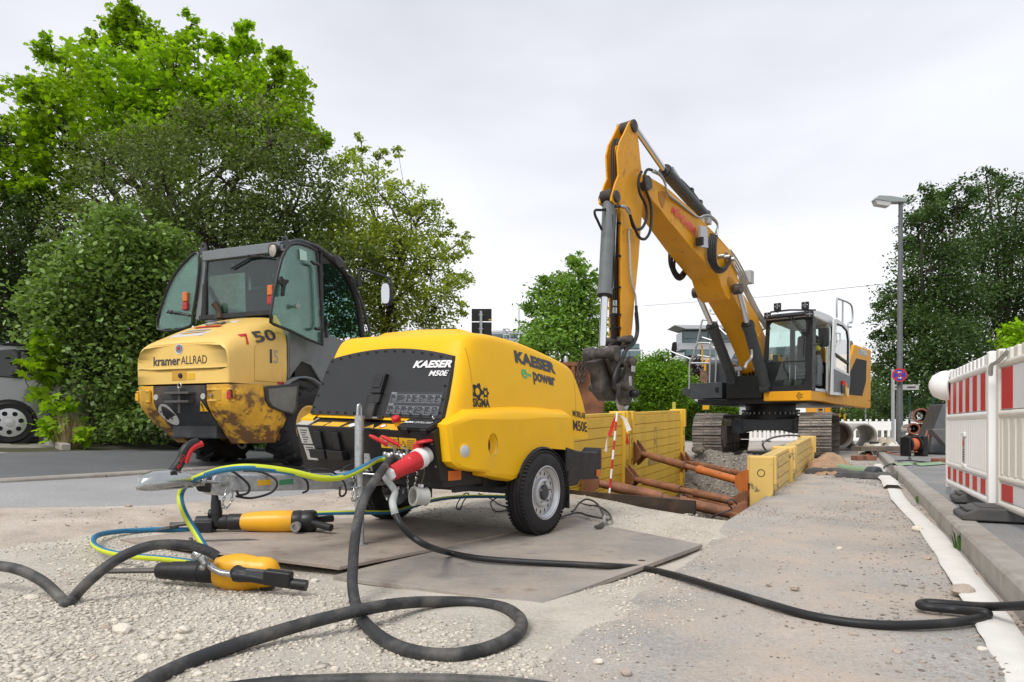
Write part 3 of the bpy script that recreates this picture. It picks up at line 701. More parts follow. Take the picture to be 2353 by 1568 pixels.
nl = quad('label', cf, -.065, .045, .575, .462, M['plate'], off=.002, slant=-.0)
letters('lettering', 'L', M['print_grey'], nl, cf(0.0, .545, .004), FU, (0, .25, 1), .012, .016); letters('lettering', '98', M['print_grey'], nl, cf(-.045, .495, .004), FU, (0, .25, 1), .05, .034); letters('lettering', 'dB', M['print_grey'], nl, cf(.015, .475, .004), FU, (0, .25, 1), .02, .014)
# outlet valves with red levers
VALVES = []
for u, w in ((.315, .583), (.415, .583)):
    o = cf(u, w); ax = Vector((-.05, -1, -.12)).normalized()
    vb = MB().lathe([(.03, -.01), (.03, .012), (.019, .016), (.019, .03), (.027, .034), (.027, .062), (.02, .066), (.024, .07), (.024, .088), (.017, .09), (.031, .096), (.033, .108), (.026, .115), (.02, .118), (.02, .135)], o, ax, 12).build('valve_body', M['zinc'], tr, ang=25)
    q = o + ax*.047
    MB().cyl(q, q + Vector((0, 0, .045)), .011, n=8).cyl(q + Vector((0,0,.042)), q + Vector((0,0,.05)), .018, n=6).build('valve_stem', M['steel'], vb)
    h0 = q + Vector((0, 0, .048)); d = Vector((-.74, -.42, .42)).normalized()
    mb = MB().beam(h0, h0 + d*.05, .022, .005); mb.build('lever_plate', M['zinc'], vb, bev=.001)
    MB().tube([h0 + d*.045, h0 + d*.07, h0 + d*.15, h0 + d*.178], [.010, .0125, .0135, .008], 8).build('lever', M['red'], vb, ang=60)
    for s in (-1, 1): MB().ball(o + ax*.102 + Vector((s*.028, 0, .02)), .017, 10, sc=(1, .8, 1)).build('claw', M['zinc'], vb, ang=60)
    VALVES.append((o + ax*.135, ax))
o = cf(.365, .50); ax = Vector((-.25, -1, -.1)).normalized()
MB().lathe([(.024, 0), (.024, .05), (.036, .055), (.036, .075), (.03, .078), (.03, .095), (.018, .096), (.018, .07), (0, .07)], o, ax, 14).build('outlet', mat('dark nickel', (.22,.2,.17), .35, .8), tr, ang=25)
# power inlet: plate, flanged white ring, flap (the plug belongs to the cable)
quad('inlet_plate', cf, .475, .60, .515, .68, M['black'], off=.004)
SO = cf(.538, .60, .004); SA = Vector((-.10, -1, -.36)).normalized()
for du, dw in ((.05, .065), (.05, -.07)): MB().lathe([(.007, 0), (.006, .004), (0, .005)], cf(.538+du, .60+dw, .004), (0, -1, .25), 8).build('bolt', M['zinc'], tr)
soc = MB().lathe([(.05, 0), (.05, .03), (.056, .032), (.058, .04), (.052, .044), (.047, .044), (.047, .02)], SO, SA, 24, cap=False).build('power_inlet', mat('white grey plastic', (.6,.6,.58), .4), tr, ang=40)
MB().lathe([(.047, .0), (.047, .06), (.042, .06), (.042, .01), (0, .01)], SO, SA, 24).build('inlet_body', M['red'], soc)
fo = SO + SA*.05 + Vector((-.03, 0, .06))
mb = MB().box(fo + Vector((0, .0, -.01)), (.05, .035, .06)); mb.lathe([(.052, 0), (.054, .006), (.05, .014), (.03, .02), (0, .021)], fo + Vector((.052, .0, .026)), (-.12, -.1, 1), 22); mb.build('inlet_flap', M['red'], soc, bev=.003)
# --- frame, axle, wheels
mb = MB(); mb.bb((-.50, -.55, .34), (.50, .75, .50)); mb.bb((-.60, -.9, .395), (.60, -.50, .50)); mb.map(SH); mb.build('chassis', M['blackmetal'], tr, bev=.01)
MB().bb((-.60, -.50, .36), (.60, -.44, .46)).build('crossbar', M['blackmetal'], tr)
MB().beam((-.62, 0, .30), (.62, 0, .30), .07, .07).build('axle', M['dgrey'], tr, bev=.008)
for x_ in (.515, -.515): MB().bb((x_-.015, -.7, .33), (x_+.015, .5, .40)).build('chassis_rail', M['dgrey'], tr, bev=.004)
def wheel(u, sg):
    c = Vector((u, 0, .288)); ax = Vector((sg, 0, 0)); b = .075
    prof = [(.175, -b), (.20, -b-.004), (.245, -b-.007), (.272, -b+.008), (.284, -b+.024)]
    tread = []
    for h in (-.045, -.018, .018, .045): tread += [(.2885, h-.008), (.280, h-.004), (.280, h+.004), (.2885, h+.008)]
    prof += tread + [(.284, b-.024), (.272, b-.008), (.245, b+.007), (.20, b+.004), (.175, b)]
    wh = MB().lathe(prof, c, ax, 56, cap=False).build('tyre', M['tyre'], None, ang=50)
    mb = MB()
    for k in range(64):                                # tread blocks cut by small cross slots
        a = 2*math.pi*k/64
        for h0, h1 in ((-.066, -.05), (.05, .066)):
            p = c + ax*((h0+h1)/2) + Vector((0, math.cos(a), math.sin(a)))*.286
            mb.box(p, (h1-h0+.006, .016, .012), M=Matrix.Rotation(a - math.pi/2, 3, 'X'))
    mb.build('tread_blocks', M['tyre'], wh)['kind'] = 'stuff'
    rim = MB().lathe([(.178, -b+.01), (.17, -.03), (.165, .03), (.172, .05), (.184, b-.006), (.187, b+.003), (.181, b+.005), (.175, b-.004), (.166, .05), (.160, .045), (.158, .038)], c, ax, 48, cap=False)
    holes = [circ((.134*math.cos(2*math.pi*k/15), .134*math.sin(2*math.pi*k/15)), .0125, 12, .8, 1.15, 0) for k in range(15)]
    fr2 = lambda x, y, z: c + ax*(.036 + .0 - z) + Vector((0, x, y))
    holed_slab(rim, circ((0, 0), .159, 48), holes + [circ((0, 0), .105, 32)], fr2, .006)
    rim.lathe([(.105, .036), (.098, .055), (.085, .062), (.06, .058), (.055, .045), (0, .045)], c, ax, 32, cap=False)
    return wh, rim
for u, sg in ((.70, 1), (-.70, -1)):
    wr = bpy.data.objects.new('wheel', None); COL.objects.link(wr); wr.parent = tr
    wh, rim = wheel(u, sg)
    wh.parent = wr
    for ch in list(wh.children): ch.parent = wr
    rim.build('rim', M['silver'], wr, ang=28)
    c = Vector((u, 0, .288)); ax = Vector((sg, 0, 0))
    MB().lathe([(.05, .04), (.05, .062), (.044, .07), (.03, .073), (0, .074)], c, ax, 24).build('hub_cap', M['print_grey'], wr, ang=40)
    for k in range(5):
        a = 2*math.pi*k/5 + .3; q = c + ax*.055 + Vector((0, math.cos(a), math.sin(a)))*.072
        MB().cyl(q, q + ax*.02, .011, .009, 6).build('wheel_nut', M['zinc'], wr)
    # mudguard and flap
    mb = MB(); n = 14; P = []
    for i in range(n+1):
        a = R(25 + 150*i/n); r = .325
        for uu in (.58, .70, .735): P.append((sg*uu, -r*1.06*math.cos(a) + .05, .288 + r*math.sin(a) - (.0 if uu < .73 else .02)))
    mb.add(P, [(i*3+k, i*3+k+1, (i+1)*3+k+1, (i+1)*3+k) for i in range(n) for k in range(2)]); g_ = mb.build('mudguard', M['black'], tr)
    sm = g_.modifiers.new('Solidify', 'SOLIDIFY'); sm.thickness = .006
    MB().bb((sg*.59, .375, .14), (sg*.745, .388, .42)).build('mudflap', M['rubber'], tr, bev=.003)
# rear light housings
for sg in (1, -1):
    mb = MB(); mb.prism([(sg*.56, v, w) for v, w in ((.38,.62), (.56,.585), (.9,.56), (.96,.60), (.96,.40), (.90,.345), (.60,.36), (.56,.32), (.38,.32))], (sg*.16, 0, 0)); mb.map(SH)
    lh = mb.build('light_housing', M['black'], tr, bev=.012)
    MB().bb((sg*.722, .86, .37), (sg*.728, .93, .425)).map(SH).build('side_marker', M['amber'], lh)
    MB().bb((sg*.60, .955, .43), (sg*.715, .972, .58)).map(SH).build('tail_light', M['redlens'], lh)
MB().bb((.60, -.86, .44), (.614, -.74, .50)).map(SH).build('side_reflector', M['amber'], tr, bev=.003)
# dangling inlet cap on a cord, valve chain
def chain(mb, P, r=.0022, L=.016):
    pts = spline(P, 16); d = 0; last = pts[0]; k = 0
    for p in pts[1:]:
        if (p - last).length >= L*.9:
            ax = (p - last).normalized(); s_ = ax.orthogonal().normalized(); 
            if k % 2: s_ = ax.cross(s_)
            c = (p + last)/2; mb.tube([c + ax*math.cos(a)*L*.68 + s_*math.sin(a)*L*.32 for a in [2*math.pi*i/8 for i in range(8)]], r, 5, closed=True); last = p; k += 1
    return mb
cp = SO + Vector((.0, -.06, -.245)); ca = Vector((-.35, -1, .12)).normalized()
cap_ = MB().lathe([(.056, -.035), (.05, -.04), (.05, .035), (.057, .037), (.059, .05), (.045, .052), (.045, -.02), (0, -.022)], cp, ca, 24).build('inlet_cap', mat('grey plastic cap', (.5,.51,.48), .4), tr, ang=40)
MB().box(cp + Vector((0, 0, .062)), (.03, .02, .02)).build('cap_lug', M['white'], cap_, bev=.003)
MB().tube(spline([SO + Vector((-.01, -.02, -.05)), SO + Vector((.0, -.03, -.11)), cp + Vector((0, 0, .065))], 6), .0035, 6).build('cap_cord', mat('cord', (.12,.11,.06), .7), cap_)
chain(MB(), [SO + SA*.02 + Vector((-.11, -.03, -.11)), SO + Vector((-.10, -.06, -.2)), SO + Vector((-.075, -.06, -.235)), SO + Vector((-.055, -.05, -.18)), SO + Vector((-.05, -.03, -.1))], .002, .015).build('cap_chain', M['zinc'], tr)
# --- drawbar with coupling, parking handle, cables
DU = -.03
mb = MB(); mb.beam((DU, -1.05, .405), (DU, -2.0, .455), .07, .096); mb.build('drawbar', M['galv'], tr, bev=.012, seg=3)
mb = MB(); mb.beam((DU, -.5, .42), (DU, -1.14, .402), .10, .10); mb.build('drawbar_rear', M['galv'], tr, bev=.01)
for v_, w_ in ((-1.97, .453), (-1.1, .41)): MB().cyl((DU-.062, v_, w_), (DU+.062, v_, w_), .062, n=28).build('joint_disc', M['galv'], tr, bev=.003)
for v_, w_ in ((-1.97, .453), (-1.1, .41)): MB().cyl((DU-.10, v_, w_), (DU+.10, v_, w_), .014, n=10).build('joint_bolt', M['zinc'], tr)
# tube, rubber boot and ball coupling
MB().tube([(DU, -1.95, .455), (DU, -2.02, .458), (DU, -2.06, .46)], [.052, .05, .044], 14).build('boot', M['rubber'], tr)
mb = MB().tube([(DU, -2.03, .462), (DU, -2.12, .468), (DU, -2.16, .475), (DU, -2.22, .478), (DU, -2.30, .474), (DU, -2.352, .464), (DU, -2.372, .452)], [.043, .045, .056, .062, .062, .048, .016], 16)
for v in range(len(mb.v)):
    x, y, z = mb.v[v]
    if z < .448: mb.v[v] = (x, y, .446)
mb.box((DU, -2.24, .447), (.11, .22, .006)); mb.build('coupling', M['zinc'], tr, ang=45)
for v in (-2.10, -2.17): MB().cyl((DU+.035, v, .462), (DU+.06, v, .462), .012, n=8).build('bolt', M['zinc'], tr)
hp = [(DU, -2.24, .50), (DU, -2.20, .53), (DU, -2.165, .575), (DU, -2.145, .625), (DU, -2.115, .655), (DU, -2.075, .668)]
hnd = MB().tube(spline(hp, 4), [.026 - .003*math.sin(i) * 0 - .0002*i for i in range(21)], 12).build('coupling_handle', M['black'], tr, ang=60)
MB().tube([p + Vector((.012, .016, -.008)) for p in spline(hp[2:], 4)], .016, 8).build('handle_grip', M['red'], hnd)
MB().cyl((DU+.02, -2.225, .515), (DU+.05, -2.225, .515), .017, n=12).build('handle_knob', M['black'], hnd)
letters('lettering', 'AL-KO', M['red'], hnd, (DU+.0275, -2.19, .535), (0, .06, .11), (0, -.11, .06), .075, .02, bold=.03)
# levers with ball ends
for a, b in (((DU+.06, -2.0, .462), (DU+.075, -2.09, .475)), ((DU+.06, -1.09, .425), (DU+.07, -1.02, .53))):
    MB().tube([a, b], [.008, .008], 8).ball(b, .016, 12).build('joint_lever', M['zinc'], tr, ang=60)
for v, w in ((-1.97, .453), (-1.1, .41)):
    mb = MB(); chain(mb, [(DU+.09, v+.01, w+.05), (DU+.095, v, w-.02), (DU+.10, v-.03, w-.09), (DU+.10, v-.02, w-.125), (DU+.10, v+.02, w-.09), (DU+.095, v+.03, w-.02)], .0026, .02)
    mb.build('safety_chain', M['zinc'], tr)['kind'] = 'stuff'
st = [quad('label', lambda u, w, off: Vector((DU + .036 + off, u, w)), -1.75, -1.665, .425, .455, M['sticker'], off=.001), quad('label', lambda u, w, off: Vector((DU + .036 + off, u, w)), -1.61, -1.515, .418, .448, mat('green label', (.05,.22,.1), .5), off=.001)]
# breakaway and light cables looping over the drawbar
cbm = M['rubber']
for P in ([(DU, -2.02, .51), (DU+.03, -1.93, .525), (DU+.07, -1.84, .45), (DU+.07, -1.83, .40), (DU+.05, -1.87, .385), (DU+.07, -1.90, .41)],
          [(DU-.02, -1.80, .508), (DU+.03, -1.73, .50), (DU+.075, -1.66, .45), (DU+.07, -1.68, .39), (DU+.06, -1.80, .365), (DU+.03, -1.88, .38)],
          [(DU-.03, -1.70, .495), (DU+.02, -1.62, .515), (DU+.07, -1.47, .45), (DU+.07, -1.44, .385), (DU+.06, -1.47, .365)],
          [(DU-.02, -1.40, .48), (DU+.03, -1.28, .49), (DU+.07, -1.19, .43), (DU+.08, -1.16, .36), (DU+.07, -1.17, .325), (DU+.07, -1.2, .33), (DU+.07, -1.2, .38)],
          [(DU+.02, -1.15, .47), (DU+.03, -1.08, .505), (DU+.05, -.98, .49), (DU+.05, -.88, .44)]):
    MB().tube(spline(P, 8), .0065, 7).build('cable', cbm, tr)
# --- support leg clamped to the drawbar
LU, LV = .06, -1.06
leg = MB().lathe([(.029, .02), (.029, .815), (.025, .815), (.025, .79), (0, .79)], (LU, LV, 0), (0, 0, 1), 20).build('support_leg', M['galv'], tr, ang=40)
MB().tube(spline([(LU, LV+.012, .78), (LU, LV+.012, .86), (LU, LV+.004, .88), (LU, LV-.012, .87), (LU, LV-.016, .79)], 6), .008, 8).build('leg_loop', M['galv'], leg)
MB().lathe([(.055, .004), (.06, .008), (.03, .02), (.03, .06)], (LU, LV, 0), (0, 0, 1), 20).build('foot_plate', M['galv'], leg)
mb = MB().box((LU-.03, LV, .46), (.12, .10, .008)).box((LU-.03, LV, .37), (.12, .10, .008)).box((LU-.06, LV, .415), (.012, .10, .1)); mb.build('leg_clamp', M['galv'], tr, bev=.003)
MB().tube([(LU+.02, LV, .455), (LU+.2, LV+.1, .442)], .006, 8).build('clamp_lever', M['zinc'], tr)
MB().tube([(LU+.2, LV+.1, .442), (LU+.23, LV+.117, .438)], .016, 8).build('lever_knob', M['red'], tr)
# ================================================================== faded yellow wheel loader seen from behind
ZG = tz(-3.55, 8.8)
L = Fr((-3.89, 8.0), 22, ZG)
ld = frame_thing(L, 'wheel_loader', 'faded yellow wheel loader seen from behind, rusty bumper, cab doors swung open, beside the hedge', 'wheel loader')
M['kram'] = mat('faded yellow paint', (0.80, 0.53, 0.14), 0.42, var=0.06, vs=2.5, dirt=((0.5, 0.33, 0.12), 3.0, .58, .8, .5), bump=.03, bs=150, rvar=.1, coat=.1)
M['wear'] = mat('worn yellow paint over rust', (0.74, 0.40, 0.03), 0.5, var=0.12, vs=4, zwear=(.30, .95, .13), dirt=((0.115, 0.055, 0.030), 5.5, .53, .62, .9), dirt2=((0.19, 0.125, 0.07), 2.4, .46, .68, .7), bump=.25, bs=25, rvar=.15)
M['wear2'] = mat('worn dark paint', (0.035, 0.037, 0.04), 0.5, var=0.2, dirt=((0.15, 0.09, 0.05), 2.2, .5, .72, .7), bump=.15, bs=40)
M['tglass'] = glass('green tinted cab glass', (0.22, 0.42, 0.38), .12, .5, (.06, .15, .145))
M['dglass'] = glass('dusty door glass', (0.58, 0.80, 0.72), .26, .4, (.18, .32, .28))
M['frame'] = mat('black cab frame', (0.02, 0.021, 0.023), 0.42, var=.2, dirt=((.16,.15,.13), 5, .55, .8, .35))
M['cabgrey'] = mat('grey cab paint', (0.17, 0.19, 0.20), 0.4, var=.08, dirt=((.2,.19,.17), 5, .5, .8, .35))
zl = lambda z: z - ZG
def TRU(f, pts, u): return [L.U(f(*p), u) for p in pts]
def TRV(f, pts, v): return [L.V(f(*p), v) for p in pts]
# engine hood
def khood():
    secs = [(.015, 1.70, .70, .07), (.025, 1.745, .715, .09), (.10, 1.80, .72, .11), (.3, 1.90, .72, .15), (.6, 2.05, .72, .18), (1.0, 2.17, .715, .22), (1.06, 2.175, .71, .22)]
    rows = []
    for v, top, U, dr in secs:
        sh = top - dr
        P = [(U, 1.245), (U+.004, 1.42), (U, sh-.10), (U-.025, sh-.01), (U-.10, sh+dr*.62), (U-.28, top-.012), (0, top)]
        rows.append([Vector((u, v, zl(z))) for u, z in P] + [Vector((-u, v, zl(z))) for u, z in P[-2::-1]])
    n = len(rows[0]); mb = MB(); mb.add([p for r in rows for p in r], [(k*n+i, k*n+i+1, (k+1)*n+i+1, (k+1)*n+i) for k in range(len(rows)-1) for i in range(n-1)])
    for k in range(n//2): mb.f.append((k, k+1, n-2-k, n-1-k)); mb.m.append(0)
    mb.f.append(tuple(((len(rows)-1)*n + i) for i in range(n))); mb.m.append(0)
    return mb
kh = khood().build('engine_hood', M['kram'], ld, sub=2, ang=180)
bpy.context.view_layer.update(); dg_ = bpy.context.evaluated_depsgraph_get(); hme = bpy.data.meshes.new_from_object(kh.evaluated_get(dg_))
KB = BVHTree.FromPolygons([v.co.copy() for v in hme.vertices], [tuple(p.vertices) for p in hme.polygons]); bpy.data.meshes.remove(hme)
RE = dict(bvh=KB, dirn=(0, 1, 0), off=.004)
letters('lettering', 'kramer', M['print_grey'], ld, (-.44, -.4, zl(1.465)), (1, 0, 0), (0, 0, 1), .43, .11, bold=.022, **RE)
letters('lettering', 'ALLRAD', M['print_grey'], ld, (.0, -.4, zl(1.472)), (1, 0, 0), (0, 0, 1), .40, .095, **RE)
def onrear(u, z, off=.004):
    h = KB.ray_cast(Vector((u, -.6, zl(z))), Vector((0, 1, 0)))[0]; return (h if h else Vector((u, .03, zl(z)))) - Vector((0, off, 0))
def onside(v, z, off=.004):
    h = KB.ray_cast(Vector((1.4, v, zl(z))), Vector((-1, 0, 0)))[0]; return (h if h else Vector((.72, v, zl(z)))) + Vector((off, 0, 0))
def ontop(u, v, off=.004):
    h = KB.ray_cast(Vector((u, v, zl(2.8))), Vector((0, 0, -1)))[0]; return (h if h else Vector((u, v, zl(2.1)))) + Vector((0, -off*.4, off))
eb = MB().poly([onrear(-.03+x, 1.655+y, .005) for x, y in circ((0, 0), .062, 20)]).build('badge', M['chrome'], ld, fix=False)
MB().poly([onrear(-.03+x, 1.655+y, .008) for x, y in circ((0, 0), .05, 20)]).build('badge_face', mat('grey badge', (.2,.22,.25), .3), eb, fix=False)
letters('lettering', 'W', M['red'], eb, onrear(-.055, 1.635, .012), (1, 0, 0), (0, 0, 1), .05, .045, bold=.04)
def patch(name, fn, pts, m, off, th=.006):
    a = [fn(*p, off) for p in pts]; b = [fn(*p, off - th) for p in pts]; n = len(a)
    return MB().add(b + a, [tuple(range(2*n-1, n-1, -1))] + [(i, (i+1) % n, n+(i+1) % n, n+i) for i in range(n)]).build(name, m, ld)
lk = patch('lock_recess', onrear, [(-.14, 1.285), (.085, 1.285), (.085, 1.395), (-.14, 1.395)], mat('lock shade yellow', (.55,.3,.04), .5), .004)  # raised patch, recess depth shown only by shade painted as darker yellow
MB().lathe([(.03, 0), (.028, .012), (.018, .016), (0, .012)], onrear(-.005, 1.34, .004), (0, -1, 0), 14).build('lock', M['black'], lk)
st_ = patch('label', onrear, [(.10, 1.29), (.21, 1.29), (.21, 1.365), (.10, 1.365)], M['sticker'], .005)
# rear hood lip, side door with its groove, side lettering
MB().tube([onrear(u, 1.72 - .02*abs(u), -.003) for u in (-.66, -.5, -.25, 0, .25, .5, .66)], .009, 8).build('hood_lip', M['kram'], ld)
MB().tube([onside(v, z, -.002) for v, z in ((.42, 1.29), (.91, 1.29), (.91, 1.92), (.86, 1.92), (.66, 1.86), (.5, 1.77), (.43, 1.68), (.42, 1.5))], .007, 6, closed=True).build('side_door_seam', M['print_grey'] if False else mat('shadow yellow', (.45,.27,.05), .5), ld)
letters('lettering', '7', M['red'], ld, (.9, .30, zl(1.70)), (0, 1, .22), (0, -.25, 1), .11, .13, bold=.02, surf=lambda q: onside(q.y, q.z + ZG, .014))
letters('lettering', '50', M['print_grey'], ld, (.9, .46, zl(1.74)), (0, 1, .22), (0, -.25, 1), .36, .14, bold=.02, surf=lambda q: onside(q.y, q.z + ZG, .014))
letters('lettering', '1', M['print_grey'], ld, (.9, .68, zl(1.52)), (0, 1, 0), (0, 0, 1), .04, .17, bvh=KB, dirn=(-1, 0, 0), off=.004, bold=.02)
letters('lettering', '5', mat('worn grey print', (.4,.36,.28), .6), ld, (.9, .75, zl(1.52)), (0, 1, 0), (0, 0, 1), .08, .17, bvh=KB, dirn=(-1, 0, 0), off=.004, bold=.02)
patch('label', onside, [(.82, 1.268), (.94, 1.268), (.94, 1.305), (.82, 1.305)], M['redlens'], .004)
# company plate on the hood top
pl_ = patch('company_plate', ontop, [(-.37, .15), (.17, .15), (.25, .70), (-.29, .70)], mat('off white plate', (.62,.6,.58), .45), .008)
def topmap(q): return ontop(q.x, q.y, .014)
letters('lettering', 'OFM', M['print_grey'], pl_, (-.17, .50, 0), (1, 0, 0), (0, 1, 0), .32, .15, bold=.05, shear=.3, surf=topmap)
MB().add([ontop(-.25, .42, .013), ontop(.18, .42, .013), ontop(.20, .47, .013), ontop(-.23, .47, .013)], [(0,1,2,3)]).build('red_bar', M['red'], pl_, fix=False)
for k in range(2): MB().add([ontop(-.30+.02*k, .25+.07*k, .013), ontop(.12, .25+.07*k, .013), ontop(.12, .28+.07*k, .013), ontop(-.29+.02*k, .28+.07*k, .013)], [(0,1,2,3)]).build('print_line', mat('pale print', (.45,.45,.46), .5), pl_, fix=False)
# exhaust
MB().tube(spline([L.V(c2(595, 585), .95), L.V(c2(592, 545), .95), L.V(c2(578, 515), .93), L.V(c2(556, 490), .90)], 5), .042, 14, caps=False).build('exhaust_pipe', mat('rusty pipe', (.10,.07,.055), .6, .5, var=.3), ld)
# counterweight bumper: v as a function of u and z
def bump_v(u, z, o=0.0):
    a = abs(u); k = interp(z, (.54, .72, .92, 1.03, 1.22), (.44, .24, .05, 0, -.005)); U = interp(z, (.54, .75, .95, 1.22), (.73, .82, .862, .87))
    c = .30; e = max(0, a - (U - c)) / c; e = min(1, e)
    return k + .34*(1 - math.sqrt(max(0, 1 - e*e))) - o, U
def bump_grid(u0, u1, zlist, o, nu, name, m):
    mb = MB(); V = []; cols = nu + 1; side = [.50, .7, .9, 1.08]
    for z in zlist:
        U = bump_v(0, z)[1]
        row = []
        for i in range(cols):
            u = u0 + (u1-u0)*i/nu; u = max(-U, min(U, u*U/.87)); row.append(Vector((u, bump_v(u, z, o)[0], zl(z + .02*max(0, (abs(u)-.5))))))
        if abs(u1) > .8: row = row + [Vector((U, s_ + (.0 if z > 1 else (1-z)*.12 * (1 if s_ < .8 else -1)), zl(z + .05*(s_-.3)))) for s_ in side if s_ > row[-1].y + .03 or s_ >= .7]
        if abs(u0) > .8: row = [Vector((-U, s_, zl(z + .02))) for s_ in side[::-1] if s_ > row[0].y + .03 or s_ >= .7] + row
        V.append(row)
    n = min(len(r) for r in V); V = [r[:n] if abs(u1) > .8 and abs(u0) <= .8 else r[-n:] for r in V]
    back = [[Vector((p.x*.9, p.y + .10, p.z)) for p in V[0]], [Vector((p.x*.9, p.y + .10, p.z)) for p in V[-1]]]
    rows = [back[0]] + V + [back[1]]
    mb.add([p for r in rows for p in r], [(k*n+i, k*n+i+1, (k+1)*n+i+1, (k+1)*n+i) for k in range(len(rows)-1) for i in range(n-1)])
    return mb.build(name, m, ld, ang=40)
ZS = [1.225, 1.215, 1.12, 1.03, .97, .88, .76, .64, .56, .54]
bump_grid(.415, .87, ZS, 0, 8, 'bumper_end', M['wear'])
bump_grid(-.87, -.415, ZS, 0, 8, 'bumper_end', M['wear'])
bump_grid(-.412, .412, [1.22, 1.21, 1.12, 1.03, .97, .88, .76, .68], .012, 8, 'bumper_middle', M['wear2'])
MB().box((0, .75, zl(1.0)), (1.4, .9, .36)).box((0, 1.5, zl(.75)), (.7, 2.6, .3)).build('loader_frame', M['dgrey'], ld, bev=.02)
def onb(u, z, off=.004): return Vector((u, bump_v(u*.87/bump_v(0, z)[1], z)[0] - .012 - off, zl(z)))
for u0, u1, dv in ((-.775, -.455, 0), (.45, .76, 0)):
    rc_ = MB(); 
    P = [onb(u0, 1.165, .012), onb(u1, 1.165, .012), onb(u1, 1.04, .012), onb(u0, 1.04, .012)]
    rc_.tube(P, .014, 6, closed=True); r_ = rc_.build('lamp_surround', M['wear'], ld)
    MB().add([onb(u0, 1.165, -.004), onb((u0+u1)/2, 1.165, -.004), onb(u1, 1.165, -.004), onb(u1, 1.04, -.004), onb((u0+u1)/2, 1.04, -.004), onb(u0, 1.04, -.004)], [(0,1,4,5), (1,2,3,4)]).build('lamp_recess', mat('recess shade yellow', (.5,.29,.03), .5), r_)  # flush quad; the shade of a recess is put into its darker yellow
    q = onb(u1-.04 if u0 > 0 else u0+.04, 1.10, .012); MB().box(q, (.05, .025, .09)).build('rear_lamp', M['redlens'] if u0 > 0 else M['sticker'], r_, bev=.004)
MB().lathe([(.022, 0), (.02, .015), (0, .018)], onb(.5, 1.10, .002), (0, -1, 0), 12).build('knob', M['steel'], ld)
for u in (-.37, .37): MB().lathe([(.036, 0), (.034, .006), (0, .007)], onb(u, 1.09, .0), (0, -1, 0), 16).build('reflector', M['plate'], ld)
dsc = MB().poly([onb(-.265 + x, .885 + y*1.0, .006) for x, y in circ((0, 0), .125, 24)]).build('speed_disc', mat('scuffed white', (.6,.58,.55), .6, dirt=((.15,.12,.1), 14, .58, .68, .6)), ld, fix=False)
letters('lettering', '20', M['print_grey'], dsc, Vector((-.36, 0, zl(.825))), (1, 0, 0), (0, 0, 1), .14, .10, bold=-.01, surf=lambda q: onb(q.x, q.z + ZG, .011))
wt = MB().poly([onb(.255, .905, .006), onb(.425, .905, .006), onb(.34, 1.07, .006)]).build('warning_triangle', M['print_black'], ld, fix=False)
MB().poly([onb(.277, .918, .010), onb(.403, .918, .010), onb(.34, 1.04, .010)]).build('triangle_face', M['sticker'], wt, fix=False)
letters('lettering', '!', M['print_black'], wt, Vector((.332, 0, zl(.925))), (1, 0, 0), (0, 0, 1), .018, .085, bold=.02, surf=lambda q: onb(q.x, q.z + ZG, .013))
for z in (1.03, 1.13):
    MB().box((.06, -.05, zl(z)), (.38, .13, .028)).build('hitch_plate', M['dsteel'], ld, bev=.005)
MB().tube([(.06, -.06, zl(1.19)), (.06, -.06, zl(.90))], .018, 10).build('hitch_pin', M['dsteel'], ld)
MB().torus((.06, -.06, zl(1.215)), (0, 1, 0), .028, .008, 14, 6).build('pin_ring', M['steel'], ld)
for u in (-.30, .45): MB().torus((u, .5, zl(.54)), (0, 1, .3), .06, .014, 14, 6).build('tow_eye', M['wear2'], ld)
P = TRU(c2, [(880,1012), (1095,993), (1080,1160), (1058,1190), (985,1172), (915,1140), (890,1100)], .90)
mb = MB().prism(P, (-.05, 0, 0)); wpn = mb.build('side_plate', M['wear2'], ld, bev=.008)
cx = sum((p for p in P), Vector())/len(P); Q = [cx + (p-cx)*.84 + Vector((.002, 0, 0)) for p in P]
MB().prism(Q, (-.02, 0, 0)).build('plate_face', mat('grey primer', (.17,.17,.155), .6, var=.15, dirt=((.06,.05,.04), 5, .5, .75, .5)), wpn)
# wheels with deep lugs
def ltire(name, c, r=.53, w=.40):
    wr = bpy.data.objects.new('wheel', None); COL.objects.link(wr); wr.parent = ld; wr.location = c
    MB().lathe([(.27, -w*.42), (.36, -w*.5), (.44, -w*.5), (r-.06, -w*.44), (r-.045, -w*.2), (r-.04, 0), (r-.045, w*.2), (r-.06, w*.44), (.44, w*.5), (.36, w*.5), (.27, w*.42)], (0,0,0), (1,0,0), 36, cap=False).build('tyre', M['tyre'], wr, ang=50)
    lug = None
    for sd_ in (-1, 1):
        for k in range(16):
            a = 2*math.pi*(k + (.5 if sd_ > 0 else 0))/16
            if lug is None or lug[0] != sd_:
                mb = MB(); mb.hexa([Vector(q) for q in ((0, -.035, r-.06), (sd_*w*.52, .03, r-.085), (sd_*w*.52, .095, r-.085), (0, .025, r-.06), (0, -.03, r), (sd_*w*.51, .035, r-.02), (sd_*w*.51, .085, r-.02), (0, .02, r))]); l = mb.build('tread_lug', M['tyre'], wr, bev=.006, seg=1); lug = (sd_, l)
            else: l = dup(lug[1], wr)
            l.rotation_euler = (a, 0, 0)
    MB().lathe([(.28, -w*.4), (.27, w*.1), (.26, w*.3), (.29, w*.42), (.25, w*.4), (.22, w*.15), (.1, w*.1), (0, w*.1)], (0,0,0), (1 if c[0] > 0 else -1, 0, 0), 28, cap=False).build('rim', M['kram'], wr)
    return wr
for u in (-.66, .66): ltire('w', (u, 1.30, .53))
for u in (-.66, .66): ltire('w', (u, 3.25, .53 + (tz(-2.6, 11.2) - ZG)))
